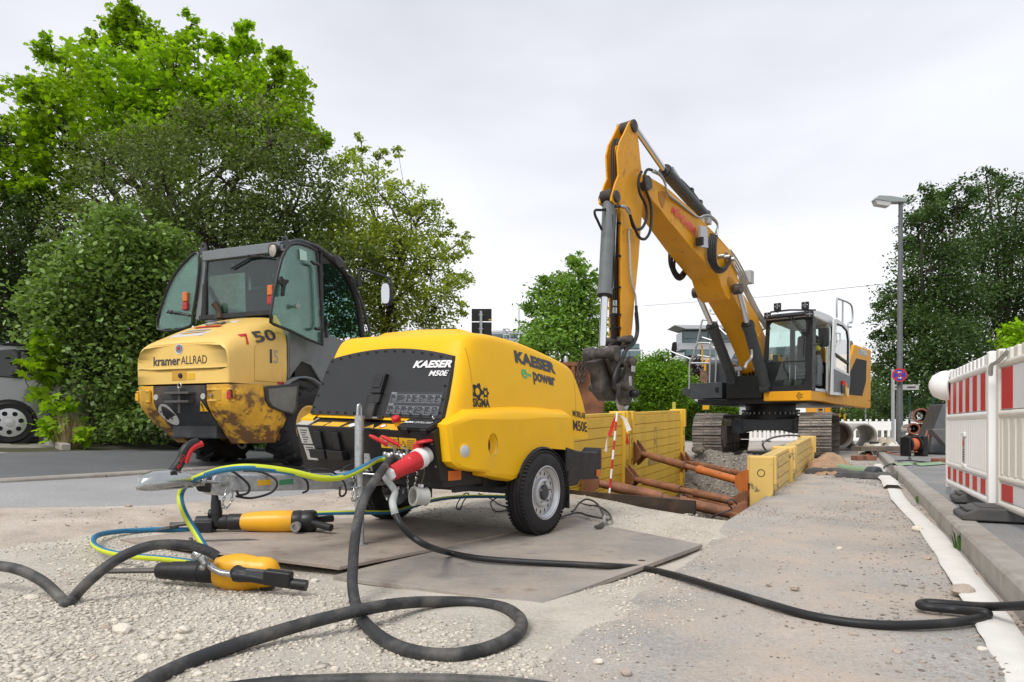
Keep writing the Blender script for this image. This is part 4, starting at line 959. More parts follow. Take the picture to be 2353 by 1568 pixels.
# rear fender and grey cab base on the right
for sg in (1, -1):
    P = [(sg*.78 if k % 2 else sg*.55, 1.30 - .62*math.cos(a), .56 + .62*math.sin(a)) for a in [R(20 + 14*i) for i in range(11)] for k in (0, 1)]
    f_ = MB().add(P, [(2*i, 2*i+1, 2*i+3, 2*i+2) for i in range(10)]).build('fender', M['cabgrey'], ld); s_ = f_.modifiers.new('Solidify', 'SOLIDIFY'); s_.thickness = .02
    MB().prism([(sg*.70, v, zl(z)) for v, z in ((1.04,1.34), (1.04,2.05), (1.25,2.12), (2.0,2.0), (2.75,1.9), (2.75,1.30), (1.75,1.30), (1.5,1.56), (1.30,1.6), (1.15, 1.45))], (-sg*.04, 0, 0)).build('cab_side', M['cabgrey'], ld, bev=.008)
MB().box((0, 1.95, zl(1.58)), (1.34, 1.5, .7)).build('cab_lower', M['blackmetal'], ld)
MB().box((0, 1.9, zl(1.28)), (1.4, 1.7, .12)).build('cab_floor', M['dgrey'], ld)
MB().prism([(.708, v, zl(z)) for v, z in ((1.06,1.36), (1.06,2.0), (1.2,2.04), (1.5,1.62), (1.28,1.62), (1.12,1.45))], (-.02, 0, 0)).build('side_trim', M['grey'], ld)
# cab: arched side frames, roof, rear window, pillars
ARC = [(1.0, 2.2), (1.0, 2.6), (1.04, 2.95), (1.15, 3.10), (1.35, 3.17), (1.68, 3.17), (2.03, 3.08), (2.33, 2.94), (2.54, 2.70), (2.66, 2.42), (2.74, 2.1), (2.78, 1.8)]
for sg in (1, -1):
    pts = spline([(sg*.655, v, zl(z)) for v, z in ARC], 4)
    MB().tube(pts, .045, 8).build('cab_arch', M['frame'], ld, ang=60)
    MB().tube([(sg*.655, 1.78, zl(2.05)), (sg*.655, 1.75, zl(3.12))], .028, 8).build('side_pillar', M['frame'], ld)
    if sg < 0: MB().poly([(sg*.65, v, zl(z)) for v, z in [(1.02, 2.1)] + ARC[1:]]).build('side_window', M['tglass'], ld, fix=False)
P = [Vector((u, v, zl(z))) for v, z in ((1.0, 2.98), (1.04, 3.08), (1.2, 3.17), (1.45, 3.20), (1.75, 3.19), (2.05, 3.10)) for u in (-.63, .63)]
rf = MB().add(P, [(2*i, 2*i+1, 2*i+3, 2*i+2) for i in range(5)]).build('roof', M['cabgrey'], ld, ang=60); s_ = rf.modifiers.new('Solidify', 'SOLIDIFY'); s_.thickness = .05
for u in (-.70, .68): MB().beam((u*1.05, .985, zl(2.17)), (u*.92, 1.0, zl(3.05)), .085, .07, up=(0, 1, 0)).build('rear_pillar', M['cabgrey'], ld, bev=.01)
MB().beam((-.66, .98, zl(3.02)), (.64, .98, zl(3.02)), .06, .13).build('rear_header', M['cabgrey'], ld, bev=.01)
MB().beam((-.72, .98, zl(2.20)), (.70, .98, zl(2.20)), .06, .06).build('rear_sill', M['frame'], ld, bev=.005)
MB().poly([(-.68, .995, zl(2.22)), (.66, .995, zl(2.22)), (.60, .995, zl(2.97)), (-.62, .995, zl(2.97))]).build('rear_window', M['tglass'], ld, fix=False)
P = [Vector((u, v, zl(z))) for v, z in ((2.05, 3.10), (2.33, 2.94), (2.54, 2.70), (2.66, 2.42), (2.74, 2.1)) for u in (-.63, .63)]
MB().add(P, [(2*i, 2*i+1, 2*i+3, 2*i+2) for i in range(4)]).build('windscreen', M['tglass'], ld)
for q in (L.V(c2(487, 165), .99), L.V(c2(1000, 125), .99)):
    mb = MB(); holed_slab(mb, [(-.06, -.04), (.06, -.04), (.045, .06), (.02, .115), (-.02, .115), (-.045, .06)], [circ((0, .065), .02, 10)], lambda x, y, z: q + Vector((x, z, y)), .03); mb.build('lifting_eye', M['dgrey'], ld, bev=.004)
# seat, steering wheel, console seen through the glass
MB().prism([(-.22, v, zl(z)) for v, z in ((1.35,1.75), (1.9,1.75), (1.9,1.92), (1.52,1.92), (1.40,2.62), (1.28,2.60), (1.28,1.9))], (.44, 0, 0)).build('seat', M['black'], ld, bev=.05, seg=3)
MB().box((0, 1.33, zl(2.74)), (.26, .09, .20)).build('headrest', M['black'], ld, bev=.04, seg=3)
MB().torus((.0, 2.25, zl(2.18)), (0, -.55, 1), .19, .016, 24, 8).build('steering_wheel', M['black'], ld)
MB().cyl((0, 2.27, zl(2.17)), (0, 2.5, zl(1.8)), .04).build('steering_column', M['black'], ld)
MB().box((.48, 1.75, zl(1.95)), (.2, .6, .3)).build('side_console', M['black'], ld, bev=.03)
MB().tube([(.5, 1.9, zl(2.05)), (.5, 1.92, zl(2.22)), (.5, 1.94, zl(2.3))], [.018, .018, .035], 10).build('joystick', M['black'], ld)
# rear wiper, work lamp, side lights
for a, b in (((770,190), (905,205)), ((770,205), (900,190))): MB().tube([L.V(c2(*a), .94), L.V(c2(*b), .93)], .009, 6).build('wiper_arm', M['black'], ld)
MB().tube([L.V(c2(665, 275), .965), L.V(c2(770, 215), .965), L.V(c2(870, 190), .965)], .012, 6).build('wiper_blade', M['black'], ld)
q = L.V(c2(925, 160), .86)
wl = MB().lathe([(.02, .10), (.075, .07), (.088, .03), (.088, -.005), (.078, -.005)], q, (.25, 1, .1), 22, cap=False).build('work_lamp', M['frame'], ld)
MB().lathe([(.078, .0), (.05, -.012), (0, -.018)], q, (.25, 1, .1), 22).build('lamp_glass', mat('lamp glass', (.5,.45,.38), .15, .3, bump=.5, bs=200), wl)
MB().tube([q + Vector((.03, .1, 0)), q + Vector((.09, .13, .03))], .02, 8).build('lamp_bracket', M['frame'], wl)
for (x, y), vv in (((382, 480), .93), ((915, 440), .90)):
    q = L.V(c2(x, y), vv); b_ = MB().box(q + Vector((0, .05, 0)), (.10, .05, .27)).build('light_cluster', M['frame'], ld, bev=.01)
    MB().box(q + Vector((0, .0, .06)), (.085, .06, .13)).build('indicator_lens', M['amber'], b_, bev=.012)
    MB().box(q + Vector((0, .0, -.065)), (.085, .06, .11)).build('brake_lens', M['redlens'], b_, bev=.012)
# opened left door
P = TRV(c2, [(455,175), (380,228), (300,332), (240,480), (205,655), (400,640), (425,560), (462,300)], .93)
dl = MB().prism(P, (0, .012, 0)).build('open_door', M['dglass'], ld, fix=True)
MB().tube(spline(P, 3, True), .018, 6, closed=True).build('door_frame', M['frame'], dl)
MB().tube([L.V(c2(265, 548), .88), L.V(c2(330, 552), .86), L.V(c2(405, 570), .90)], .016, 8).build('door_stay', M['frame'], dl)
MB().lathe([(.03, 0), (.03, .04), (0, .045)], L.V(c2(290, 548), .88), (.3, -1, .2), 12).build('door_buffer', M['frame'], dl)
# opened right door folded back along the side
DP = [(345,1150), (348,1040), (378,850), (420,650), (460,490), (500,400), (545,345), (600,325), (660,330), (740,355), (822,400), (845,560), (868,900), (885,1150), (885,1385), (720,1320), (560,1240), (380,1170)]
P = TRU(e6, DP, .86)
dr = MB().prism(P, (-.012, 0, 0)).build('open_door', M['dglass'], ld)
MB().tube(P, .019, 7, closed=True).build('door_frame', M['frame'], dr, ang=60)
MB().tube(spline(TRU(e6, [(770,510), (800,535), (840,545), (862,600), (872,800), (886,1150), (870,1205), (845,1220), (812,1215)], .93), 5), .020, 10).build('door_handle_bar', M['frame'], dr)
MB().prism(TRU(e6, [(435,675), (450,668), (465,700), (515,705), (520,730), (490,760), (475,830), (478,870), (455,880), (445,860), (455,770), (430,740)], .885), (.03, 0, 0)).build('door_latch', M['black'], dr, bev=.004)
MB().lathe([(.02, 0), (.02, .05), (.034, .055), (.034, .075), (0, .08)], L.U(e6(590, 985), .86), (1, -.2, 0), 12).build('door_buffer', M['steel'], dr)
MB().prism(TRU(e6, [(645,378), (718,412), (728,505), (652,495)], .868), (.003, 0, 0)).build('glass_label', mat('pale green label', (.45,.7,.6), .5), dr)
MB().prism(TRU(e6, [(372,1070), (400,1080), (435,1130), (455,1185), (372,1150)], .868), (.003, 0, 0)).build('glass_corner', mat('yellow green film', (.5,.5,.15), .4), dr)
# front right mirror on its arm, grab rail
mp_ = lambda x, y, Y=9.9: L.loc(atY(e6(x, y), Y))
ma = MB().tube(spline([mp_(1270, 700), mp_(1268, 630), mp_(1300, 595), mp_(1400, 620), mp_(1560, 675), mp_(1600, 710), mp_(1605, 820)], 5), .018, 8).build('mirror_arm', M['frame'], ld)
MB().tube([mp_(1270, 770), mp_(1270, 665)], .04, 10).build('arm_joint', M['frame'], ma)
O = [mp_(1547 + 50*math.copysign(abs(math.cos(a))**.6, math.cos(a)), 847 + 122*math.copysign(abs(math.sin(a))**.7, math.sin(a))) for a in [2*math.pi*k/24 for k in range(24)]]
mir = MB().prism(O, L.loc(EYE) * 0 + Vector((.02, .06, 0))).build('mirror', M['frame'], ma, bev=.012)
c_ = sum(O, Vector())/len(O); MB().poly([c_ + (p-c_)*.86 - Vector((.002, .004, 0)) for p in O]).build('mirror_glass', M['chrome'], mir, fix=False)
MB().tube(spline([mp_(1100, 655), mp_(1160, 658), mp_(1205, 690), mp_(1235, 790), mp_(1300, 940), mp_(1345, 1100), mp_(1380, 1245)], 5), .02, 8).build('grab_rail', M['frame'], ld)
MB().prism([mp_(960, 448, 9.6), mp_(1040, 448, 9.6), mp_(1112, 520, 9.6), mp_(1112, 580, 9.6), mp_(1060, 575, 9.6)], (.0, .05, 0)).build('front_lamp_bracket', M['frame'], ld, bev=.008)
MB().tube([mp_(930, 1310, 9.2), mp_(925, 1200, 9.2), mp_(935, 1150, 9.2)], [.03, .02, .05], 12).build('control_lever', M['frame'], ld)
# lift arm and bucket in front (mostly hidden behind the machine)
for u in (-.3, .3): MB().prism([(u-.05, v, zl(z)) for v, z in ((2.6,1.55), (2.9,1.65), (4.4,.75), (4.35,.55), (3.9,.65), (2.6,1.3))], (.1, 0, 0)).build('lift_arm', M['kram'], ld, bev=.01)
gz = tz(-2.0, 12.5) - ZG
MB().prism([(-.9, 4.3 + a, gz + b) for a, b in ((0,.1), (.0,.75), (.05,.78), (.06,.2), (.2,.06), (.85,.04), (.85,.0), (.1,.0))], (1.8, 0, 0)).build('bucket', M['dgrey'], ld, bev=.008)
# ================================================================== crawler excavator over the trench
E = Fr((6.04, 16.9), 40); K = Fr((6.87, 15.5), 28)
ex = frame_thing(E, 'excavator', 'large orange yellow crawler excavator with raised arm, cab door open, standing behind the trench', 'excavator')
M['lie'] = mat('orange yellow paint', (0.78, 0.355, 0.012), 0.45, var=0.05, vs=1.5, rvar=.06, spec=.35, dirt=((.42,.2,.04), 1.6, .6, .85, .4))
M['arm'] = mat('arm paint with scratches', (0.78, 0.355, 0.012), 0.45, var=0.06, vs=1.5, rvar=.06, spec=.35, dirt=((.12,.06,.03), 5.0, .60, .72, .75), dirt2=((.45,.22,.03), 1.2, .5, .75, .5))
M['lgrey'] = mat('anthracite paint', (0.055, 0.062, 0.068), 0.42, var=.12, rvar=.08, dirt=((.14,.13,.12), 3, .55, .85, .35))
M['lwhite'] = mat('white cab paint', (0.72, 0.73, 0.72), 0.35, coat=.2)
M['grime'] = mat('greasy worn steel', (0.06, 0.052, 0.045), 0.5, .3, var=.3, vs=5, dirt=((.2,.18,.155), 4, .48, .7, .75), rvar=.15)
M['track'] = mat('track steel', (0.17, 0.155, 0.14), 0.55, .3, var=.3, vs=3, dirt=((.36,.30,.245), 2.5, .44, .66, .8), rvar=.15)
M['dirtsteel'] = mat('muddy frame', (0.16, 0.13, 0.105), 0.75, var=.3, vs=4, dirt=((.26,.22,.18), 3, .45, .7, .7))
M['cglass'] = glass('clear cab glass', (0.80, 0.92, 0.88), .05, .3)
M['hose'] = mat('hydraulic hose', (0.012, 0.012, 0.013), 0.5)
def TE(f, pts, u): return [E.U(f(*p), u) for p in pts]
def TEV(f, pts, v): return [E.V(f(*p), v) for p in pts]
kv = lambda q: E.loc(K.out(q))                               # undercarriage frame -> excavator frame
def place(o, q, extra=0.0): o.location = q; o.rotation_euler = (0, 0, R(E.deg - K.deg) + extra)
M['cbeam'] = mat('slate paint', (.085,.095,.105), .45, var=.15, dirt=((.2,.18,.16), 3, .5, .8, .5))
# --- undercarriage
uc = bpy.data.objects.new('undercarriage', None); COL.objects.link(uc); uc.parent = ex; uc.location = kv((0,0,0)); uc.rotation_euler = (0, 0, R(E.deg - K.deg))
shoe = None
RT, V0, V1, ZC = .475, .52, 3.75, .535
def track_pts(step):
    per = 2*(V1-V0) + 2*math.pi*RT; n = int(per/step); out = []
    for i in range(n):
        s = per*i/n
        if s < V1-V0: p, t = (V0+s, ZC-RT), 0
        elif s < V1-V0+math.pi*RT: a = (s-(V1-V0))/RT; p, t = (V1+RT*math.sin(a), ZC-RT*math.cos(a)), a
        elif s < 2*(V1-V0)+math.pi*RT: p, t = (V1-(s-(V1-V0)-math.pi*RT), ZC+RT), math.pi
        else: a = (s-2*(V1-V0)-math.pi*RT)/RT; p, t = (V0-RT*math.sin(a), ZC+RT*math.cos(a)), math.pi+a
        out.append((p, t))
    return out
for u in (0.0, -2.42):
    tk = bpy.data.objects.new('track', None); COL.objects.link(tk); tk.parent = ex; place(tk, kv((u, 0, 0)))
    for (v, z), a in track_pts(.205):
        if shoe is None:
            mb = MB(); W = .345
            prof = [(-.098, 0), (-.098, .02), (-.085, .055), (-.066, .055), (-.058, .025), (-.02, .025), (-.012, .045), (.012, .045), (.02, .025), (.058, .025), (.066, .055), (.085, .055), (.096, .02), (.096, 0)]
            mb.prism([(-W, p, -h) for p, h in prof], (2*W, 0, 0)); shoe = mb.build('track_shoe', M['track'], tk, bev=.004, seg=1); s_ = shoe
        else: s_ = dup(shoe, tk)
        s_.location = (0, v, z); s_.rotation_euler = (a, 0, 0)
    mb = MB()
    for (v, z), a in track_pts(.205):
        for x in (-.09, .09): mb.box((x, v + .05*math.sin(-a)*-1*0, z), (.04, .19, .10), M=Matrix.Rotation(a, 3, 'X'))
    mb.build('track_chain', M['dirtsteel'], tk)['kind'] = 'stuff'
    MB().box((0, (V0+V1)/2, ZC-.02), (.34, V1-V0-.1, .46)).build('track_frame', M['dirtsteel'], tk, bev=.03)
    for v in (V0, V1): MB().lathe([(.1, -.08), (.36, -.08), (.40, -.03), (.40, .03), (.36, .08), (.1, .08)], (0, v, ZC), (1,0,0), 28).build('track_wheel', M['dirtsteel'], tk)
    for k in range(6): MB().lathe([(.09, -.15), (.11, -.10), (.11, .10), (.09, .15)], (0, V0+.45+k*.5, ZC-.34), (1,0,0), 14).build('track_roller', M['dirtsteel'], tk)
    sgn = 1 if u < -1 else -1
    MB().lathe([(.30, 0), (.30, .04), (.22, .06), (.0, .06)], (sgn*.16, V0+.1, ZC), (sgn,0,0), 20).build('drive_cover', M['dirtsteel'], tk)
    P = [(sgn*.30, v, z) for v, z in ((.25, .75), (.75, .80), (.75, .35), (.60, .22), (.42, .25), (.25, .42))]
    MB().prism(P, (sgn*.05, 0, 0)).build('track_guard', M['dirtsteel'], tk, bev=.01)
mb = MB()
mb.prism([(u, 1.55, z) for u, z in ((-2.10,.92), (-.33,.92), (-.33,.60), (-.60,.56), (-1.0,.66), (-1.45,.66), (-1.85,.56), (-2.10,.55))], (0, .32, 0)); mb.box((-1.21, 2.3, .78), (1.3, 1.6, .3)); mb.build('crossbeam', M['cbeam'], uc, bev=.015)
for u in (-1.95, -.48):
    mb = MB(); holed_slab(mb, [(u-.14, .56), (u+.14, .56), (u+.14, .86), (u+.05, .97), (u-.05, .97), (u-.14, .86)], [circ((u, .86), .045, 12)], lambda x, y, z: Vector((x, 1.50+z, y)), .045); mb.build('frame_lug', M['cbeam'], uc, bev=.004)
mb = MB().lathe([(.74, .92), (.74, 1.02), (.66, 1.02), (.66, 1.12), (.72, 1.12), (.72, 1.17), (.62, 1.17), (.62, 1.32)], (-1.21, 2.1, 0), (0,0,1), 40); mb.build('slew_ring', M['blackmetal'], uc)
rb_ = None
for k in range(34):
    a = 2*math.pi*k/34
    if rb_ is None: rb_ = MB().cyl((0,0,-.03), (0,0,.03), .018, n=8).build('ring_bolt', M['steel'], uc); b_ = rb_
    else: b_ = dup(rb_, uc)
    b_.location = (-1.21 + .70*math.cos(a), 2.1 + .70*math.sin(a), 1.075)
# --- upper deck, left side
MB().box((-.05, 2.2, 1.36), (2.7, 5.0, .14)).build('deck', M['blackmetal'], ex, bev=.01)
MB().box((-.15, .9, 1.70), (.9, 2.6, .56)).build('deck_core', M['blackmetal'], ex, bev=.02)
tb_ = MB().box((-1.18, .10, 1.65), (.86, .78, .40)).build('tool_box', M['lgrey'], ex, bev=.012)
MB().box((-.88, -.295, 1.66), (.10, .012, .13)).build('box_latch', M['black'], tb_, bev=.004)
MB().prism([(u, -.10, w) for u, w in ((-1.92, 1.56), (-1.60, 1.50), (-1.60, 1.75), (-1.92, 1.75))], (0, .5, 0)).build('side_step', M['lgrey'], ex, bev=.01)
MB().prism([(-1.55, v, w) for v, w in ((.50, 1.45), (.50, 2.42), (.70, 2.52), (2.2, 2.56), (2.2, 1.45))], (.98, 0, 0)).build('fuel_tank', M['lgrey'], ex, bev=.05, seg=3)
MB().prism([(-1.60, v, w) for v, w in ((.48, 1.62), (.52, 2.46), (.74, 2.58), (.80, 1.62))], (.10, 0, 0)).build('side_trim', M['lie'], ex, bev=.02)
MB().prism([(-1.52, v, w) for v, w in ((2.2, 1.45), (2.2, 2.72), (2.5, 2.95), (3.4, 3.05), (3.4, 1.45))], (2.2, 0, 0)).build('engine_cover', M['lgrey'], ex, bev=.04)
MB().box((-.6, 2.0, 2.60), (.9, .5, .16)).build('deck_trim', M['lie'], ex, bev=.03)
# --- counterweight and right flank
cw = MB().prism([(u, v, 1.30) for u, v in ((-1.49, 3.4), (1.49, 3.4), (1.49, 4.7), (1.25, 5.02), (-1.25, 5.02), (-1.49, 4.7))], (0, 0, 1.64)).build('counterweight', M['lie'], ex, bev=.05, seg=3)
fl = MB().prism(TE(c4, [(1560,700), (1605,545), (1735,590), (1732,990), (1545,965)], 1.482), (-.35, 0, 0)).build('flank_panel', M['lie'], ex, bev=.03, seg=3)
MB().prism(TE(c4, [(1575,760), (1622,655), (1700,672), (1694,840), (1665,950), (1568,937)], 1.497), (-.02, 0, 0)).build('air_grille', mat('black mesh', (.012,.012,.013), .6, bump=.8, bs=260), fl, bev=.004)
MB().prism(TE(c4, [(1645,578), (1705,600), (1700,640), (1632,620)], 1.492), (-.01, 0, 0)).build('number_plate', mat('silver grey', (.4,.42,.44), .4), fl)
q = E.U(c4(1655, 619), 1.496); r_ = (E.U(c4(1700, 633), 1.496) - q)
letters('lettering', '926', M['print_white'], fl, q + Vector((.003, 0, 0)), r_, (0, 0, 1), r_.length, .13, bold=.03, off=.004)
MB().prism(TE(c4, [(1555,540), (1600,545), (1560,690)], 1.40), (-.5, 0, 0)).build('hood_grille', M['black'], ex, bev=.02)
MB().prism(TE(c4, [(1530,505), (1590,515), (1604,545), (1555,540)], 1.2), (-1.2, 0, 0)).build('hood_top', M['cabgrey'], ex, bev=.04)
# lower yellow sill: front piece and long right side
MB().prism([(.40, -.60, 1.335), (1.48, -.60, 1.325), (1.48, -.60, 1.555), (.40, -.60, 1.56)], (0, 1.0, 0)).build('front_sill', M['lie'], ex, bev=.02)
MB().prism([(1.30, v, w) for v, w in ((.41, 1.325), (.41, 1.55), (1.5, 1.53), (3.2, 1.50), (5.0, 1.46), (5.0, 1.27), (4.7, 1.25), (1.0, 1.30))], (.185, 0, 0)).build('side_sill', M['lie'], ex, bev=.02)
mb = MB()
for i in range(5):
    for j in range(4): 
        if (i, j) in ((0,0), (0,3), (4,0), (4,3)): continue
        q = (1.16 + j*.035 + (i % 2)*.017, -.605, 1.37 + i*.034); mb.prism([(q[0]+.013*math.cos(a), q[1], q[2]+.013*math.sin(a)) for a in [R(60*k) for k in range(6)]], (0, .01, 0))
mb.build('vent_holes', M['black'], ex)['kind'] = 'stuff'
# --- cab
cab = bpy.data.objects.new('cab', None); COL.objects.link(cab); cab.parent = ex
VF = -.584
ou = [(.385, 1.56), (1.478, 1.56), (1.502, 2.4), (1.50, 3.30), (.455, 3.30), (.40, 2.4)]
def rrect(x0, x1, y0, y1, r, n=5, tilt=.05):
    P = []
    for cx, cy, a0 in ((x1-r, y0+r, -90), (x1-r, y1-r, 0), (x0+r, y1-r, 90), (x0+r, y0+r, 180)):
        for k in range(n+1): a = R(a0 + 90*k/n); x, y = cx + r*math.cos(a), cy + r*math.sin(a); P.append((x + tilt*(y-1.68)/1.5*(1 if x < 1 else .4), y))
    return P
mb = MB(); holed_slab(mb, ou, [rrect(.47, 1.335, 1.685, 3.20, .09)], lambda x, y, z: Vector((x, VF + .05*sstep(2.6, 3.4, y) + z, y)), .06); mb.build('front_frame', M['black'], cab, bev=.012)
MB().poly([Vector((x, VF+.03+.05*sstep(2.6, 3.4, y), y)) for x, y in rrect(.465, 1.34, 1.68, 3.205, .09)]).build('front_glass', M['cglass'], cab, fix=False)
MB().box((.91, VF+.02, 2.24), (.84, .02, .02)).build('glass_joint', M['black'], cab)
# right side: A pillar, open doorway, door post, rear pillar
MB().prism([(1.49, v, w) for v, w in ((-.58, 1.57), (-.30, 1.57), (-.24, 3.25), (-.56, 3.30))], (-.07, 0, 0)).build('front_pillar', M['black'], cab, bev=.015)
MB().prism([(1.49, v, w) for v, w in ((.70, 1.50), (.86, 1.50), (.92, 3.32), (.74, 3.34))], (-.06, 0, 0)).build('door_post', M['lwhite'], cab, bev=.012)
MB().prism([(1.48, v, w) for v, w in ((-.30, 1.56), (.72, 1.54), (.72, 1.60), (-.30, 1.62))], (-.5, 0, 0)).build('door_sill', M['lwhite'], cab, bev=.01)
MB().prism([(.42, v, w) for v, w in ((-.56, 1.57), (-.50, 1.57), (-.44, 3.28), (-.50, 3.28))], (.06, 0, 0)).build('front_pillar', M['black'], cab, bev=.01)
for u in (.45, 1.44): MB().box((u, 1.35, 2.45), (.10, .16, 1.75)).build('rear_pillar', M['black'], cab, bev=.02)
MB().box((.95, 1.38, 1.95), (1.0, .06, .8)).build('rear_wall', M['black'], cab)
MB().box((.44, .4, 1.95), (.05, 1.9, .75)).build('left_wall', M['black'], cab)
MB().box((.95, .4, 1.54), (1.05, 1.9, .06)).build('cab_floor', M['black'], cab)
MB().poly([(.44, -.45, 2.3), (.44, 1.3, 2.3), (.46, 1.3, 3.28), (.46, -.42, 3.28)]).build('left_glass', M['cglass'], cab, fix=False)
MB().poly([(.5, 1.38, 2.35), (1.4, 1.38, 2.35), (1.4, 1.36, 3.25), (.5, 1.36, 3.25)]).build('rear_glass', M['cglass'], cab, fix=False)
rf = MB().prism([(.44, v, w) for v, w in ((-.66, 3.27), (-.60, 3.36), (-.2, 3.43), (.8, 3.44), (1.25, 3.38), (1.46, 3.26), (1.42, 3.2), (-.5, 3.24))], (1.08, 0, 0)).build('roof', M['lwhite'], cab, bev=.04, seg=3)
MB().prism([(.60, v, w) for v, w in ((-.67, 3.255), (-.69, 3.30), (-.60, 3.37), (-.45, 3.3))], (.78, 0, 0)).build('visor', M['black'], cab, bev=.01)
def wlamp(q, s=.10):
    q = Vector(q); b_ = MB().box(q, (s, .07, s*1.05)).build('work_light', M['black'], cab, bev=.012)
    for dx in (-1, 0, 1):
        for dz in (-1, 0, 1):
            if abs(dx)+abs(dz) < 2: MB().lathe([(s*.14, 0), (s*.1, .004), (0, .005)], q + Vector((dx*s*.27, -.036, dz*s*.27)), (0, -1, 0), 8).build('led', mat('led lens', (.55,.55,.55), .15, .4) if 'led' not in M else M['led'], b_)
    return b_
M['led'] = mat('led lens', (.16,.16,.17), .15, .4)
for q in (E.V(c4(1000, 250), -.5), E.V(c4(1218, 240), -.5)): wlamp(q, .16); MB().cyl(q, q - Vector((0, 0, .14)), .02, n=8).build('lamp_foot', M['black'], cab)
for q in (E.V(c4(922, 322), -.66), E.V(c4(1255, 310), -.66)): wlamp(q, .15)
MB().tube([E.V(c4(945, 292), -.45), E.V(c4(1100, 275), -.45), E.V(c4(1300, 276), -.42)], .022, 8).build('roof_cable', M['black'], cab)
for a, b in (((1085,318), (1195,470)), ((1110,318), (1210,480)), ((1255,340), (1215,480))): MB().tube([E.V(c4(*a), VF-.05), E.V(c4(*b), VF-.04)], .012, 6).build('wiper_arm', M['black'], cab)
MB().tube([E.V(c4(1212, 470), VF-.04), E.V(c4(1200, 640), VF-.03)], .012, 6).build('wiper_blade', M['black'], cab)
# interior
MB().prism([(.80, v, w) for v, w in ((.25,1.95), (.85,1.93), (.85,2.05), (.60,2.1), (.72,2.95), (.58,2.97), (.42,2.2), (.22,2.08))], (.48, 0, 0)).build('seat', M['black'], cab, bev=.06, seg=3)
MB().box((1.04, .64, 3.02), (.3, .12, .22)).build('headrest', M['black'], cab, bev=.04)
for u in (.72, 1.33):
    c_ = MB().box((u, .35, 2.12), (.16, .55, .22)).build('armrest_console', M['lgrey'], cab, bev=.03)
    MB().tube([(u, .15, 2.2), (u, .10, 2.36), (u, .08, 2.42)], [.02, .02, .04], 10).build('joystick', M['black'], c_)
MB().box((.56, -.25, 2.35), (.06, .22, .20)).build('screen', M['grey'], cab, bev=.01)
for u in (.93, 1.06): MB().tube([(u, -.36, 2.16), (u-.03, -.30, 1.80)], .012, 8).build('foot_lever', M['chrome'], cab)
for u in (.86, 1.10): MB().box((u, -.32, 1.72), (.16, .06, .22), M=Matrix.Rotation(-.5, 3, 'X')).build('pedal', M['grime'], cab, bev=.005)
mb = MB()
for k in range(5): MB().box((1.16, -.1+.02*k, 1.70+.09*k), (.34, .05, .05)).build('console_slat', M['lgrey'], cab, bev=.01)
MB().prism([(1.30, v, w) for v, w in ((.15, 1.72), (.48, 1.70), (.50, 2.35), (.36, 2.45), (.16, 2.40))], (.12, 0, 0)).build('door_side_box', M['grey'], cab, bev=.03)
MB().box((1.36, .30, 2.62), (.14, .16, .18)).build('vest_bundle', mat('yellow green cloth', (.45,.45,.06), .8), cab, bev=.05)
MB().box((1.33, .5, 1.62), (.22, .35, .03)).build('papers', M['lwhite'], cab)
MB().box((1.30, .25, 1.63), (.15, .2, .05)).build('rag', mat('teal cloth', (.12,.3,.32), .9), cab, bev=.02)
# opened door lying back along the side
DPV = TE(c4, [(1412,940), (1432,350), (1450,345), (1500,372), (1545,418), (1558,520), (1556,780), (1545,950)], 1.60)
dpx = [(q.y, q.z) for q in DPV]; cdp = Vector((sum(p[0] for p in dpx)/8, sum(p[1] for p in dpx)/8))
win = TE(c4, [(1442,720), (1452,385), (1500,400), (1535,440), (1546,520), (1544,775), (1500,750)], 1.60)
mb = MB(); holed_slab(mb, dpx, [[(q.y, q.z) for q in win]], lambda x, y, z: Vector((1.60 + z, x, y)), .035); odr = mb.build('open_door', M['lwhite'], cab, bev=.008)
MB().poly([q + Vector((.018, 0, 0)) for q in win]).build('door_glass', M['cglass'], odr, fix=False)
MB().tube([q + Vector((.02, 0, 0)) for q in win[1:6]], .025, 6).build('door_window_seal', M['black'], odr)
MB().prism([q + Vector((.04, 0, 0)) for q in TE(c4, [(1428,735), (1500,770), (1560,795), (1556,880), (1500,920), (1428,920)], 1.60)], (-.02, 0, 0)).build('door_panel', M['grey'], odr, bev=.01)
MB().tube([q + Vector((.06, 0, 0)) for q in TE(c4, [(1440,455), (1470,462), (1472,530), (1440,555)], 1.60)], .016, 6).build('door_grip', M['lwhite'], odr)
MB().beam(E.U(c4(1450, 620), 1.63), E.U(c4(1555, 695), 1.63), .05, .05).build('door_bar', M['black'], odr)
for (x, y), col, s in (((1515, 885), 'red', 1.0), ((1535, 905), 'amber', .8)):
    q = E.U(c4(x, y), 1.68); cn = MB().lathe([(.045*s, -.14), (.048*s, -.13), (.048*s, .07), (.03*s, .10), (.03*s, .16), (0, .165)], q, (0,0,1), 14).build('spray_can', M['lgrey'] if s == 1 else M['sticker'], odr)
    MB().lathe([(.045*s, .06), (.045*s, .17), (0, .175)], q, (0,0,1), 14).build('can_cap', M['red'] if s == 1 else mat('orange cap', (.7,.15,.02), .4), cn)
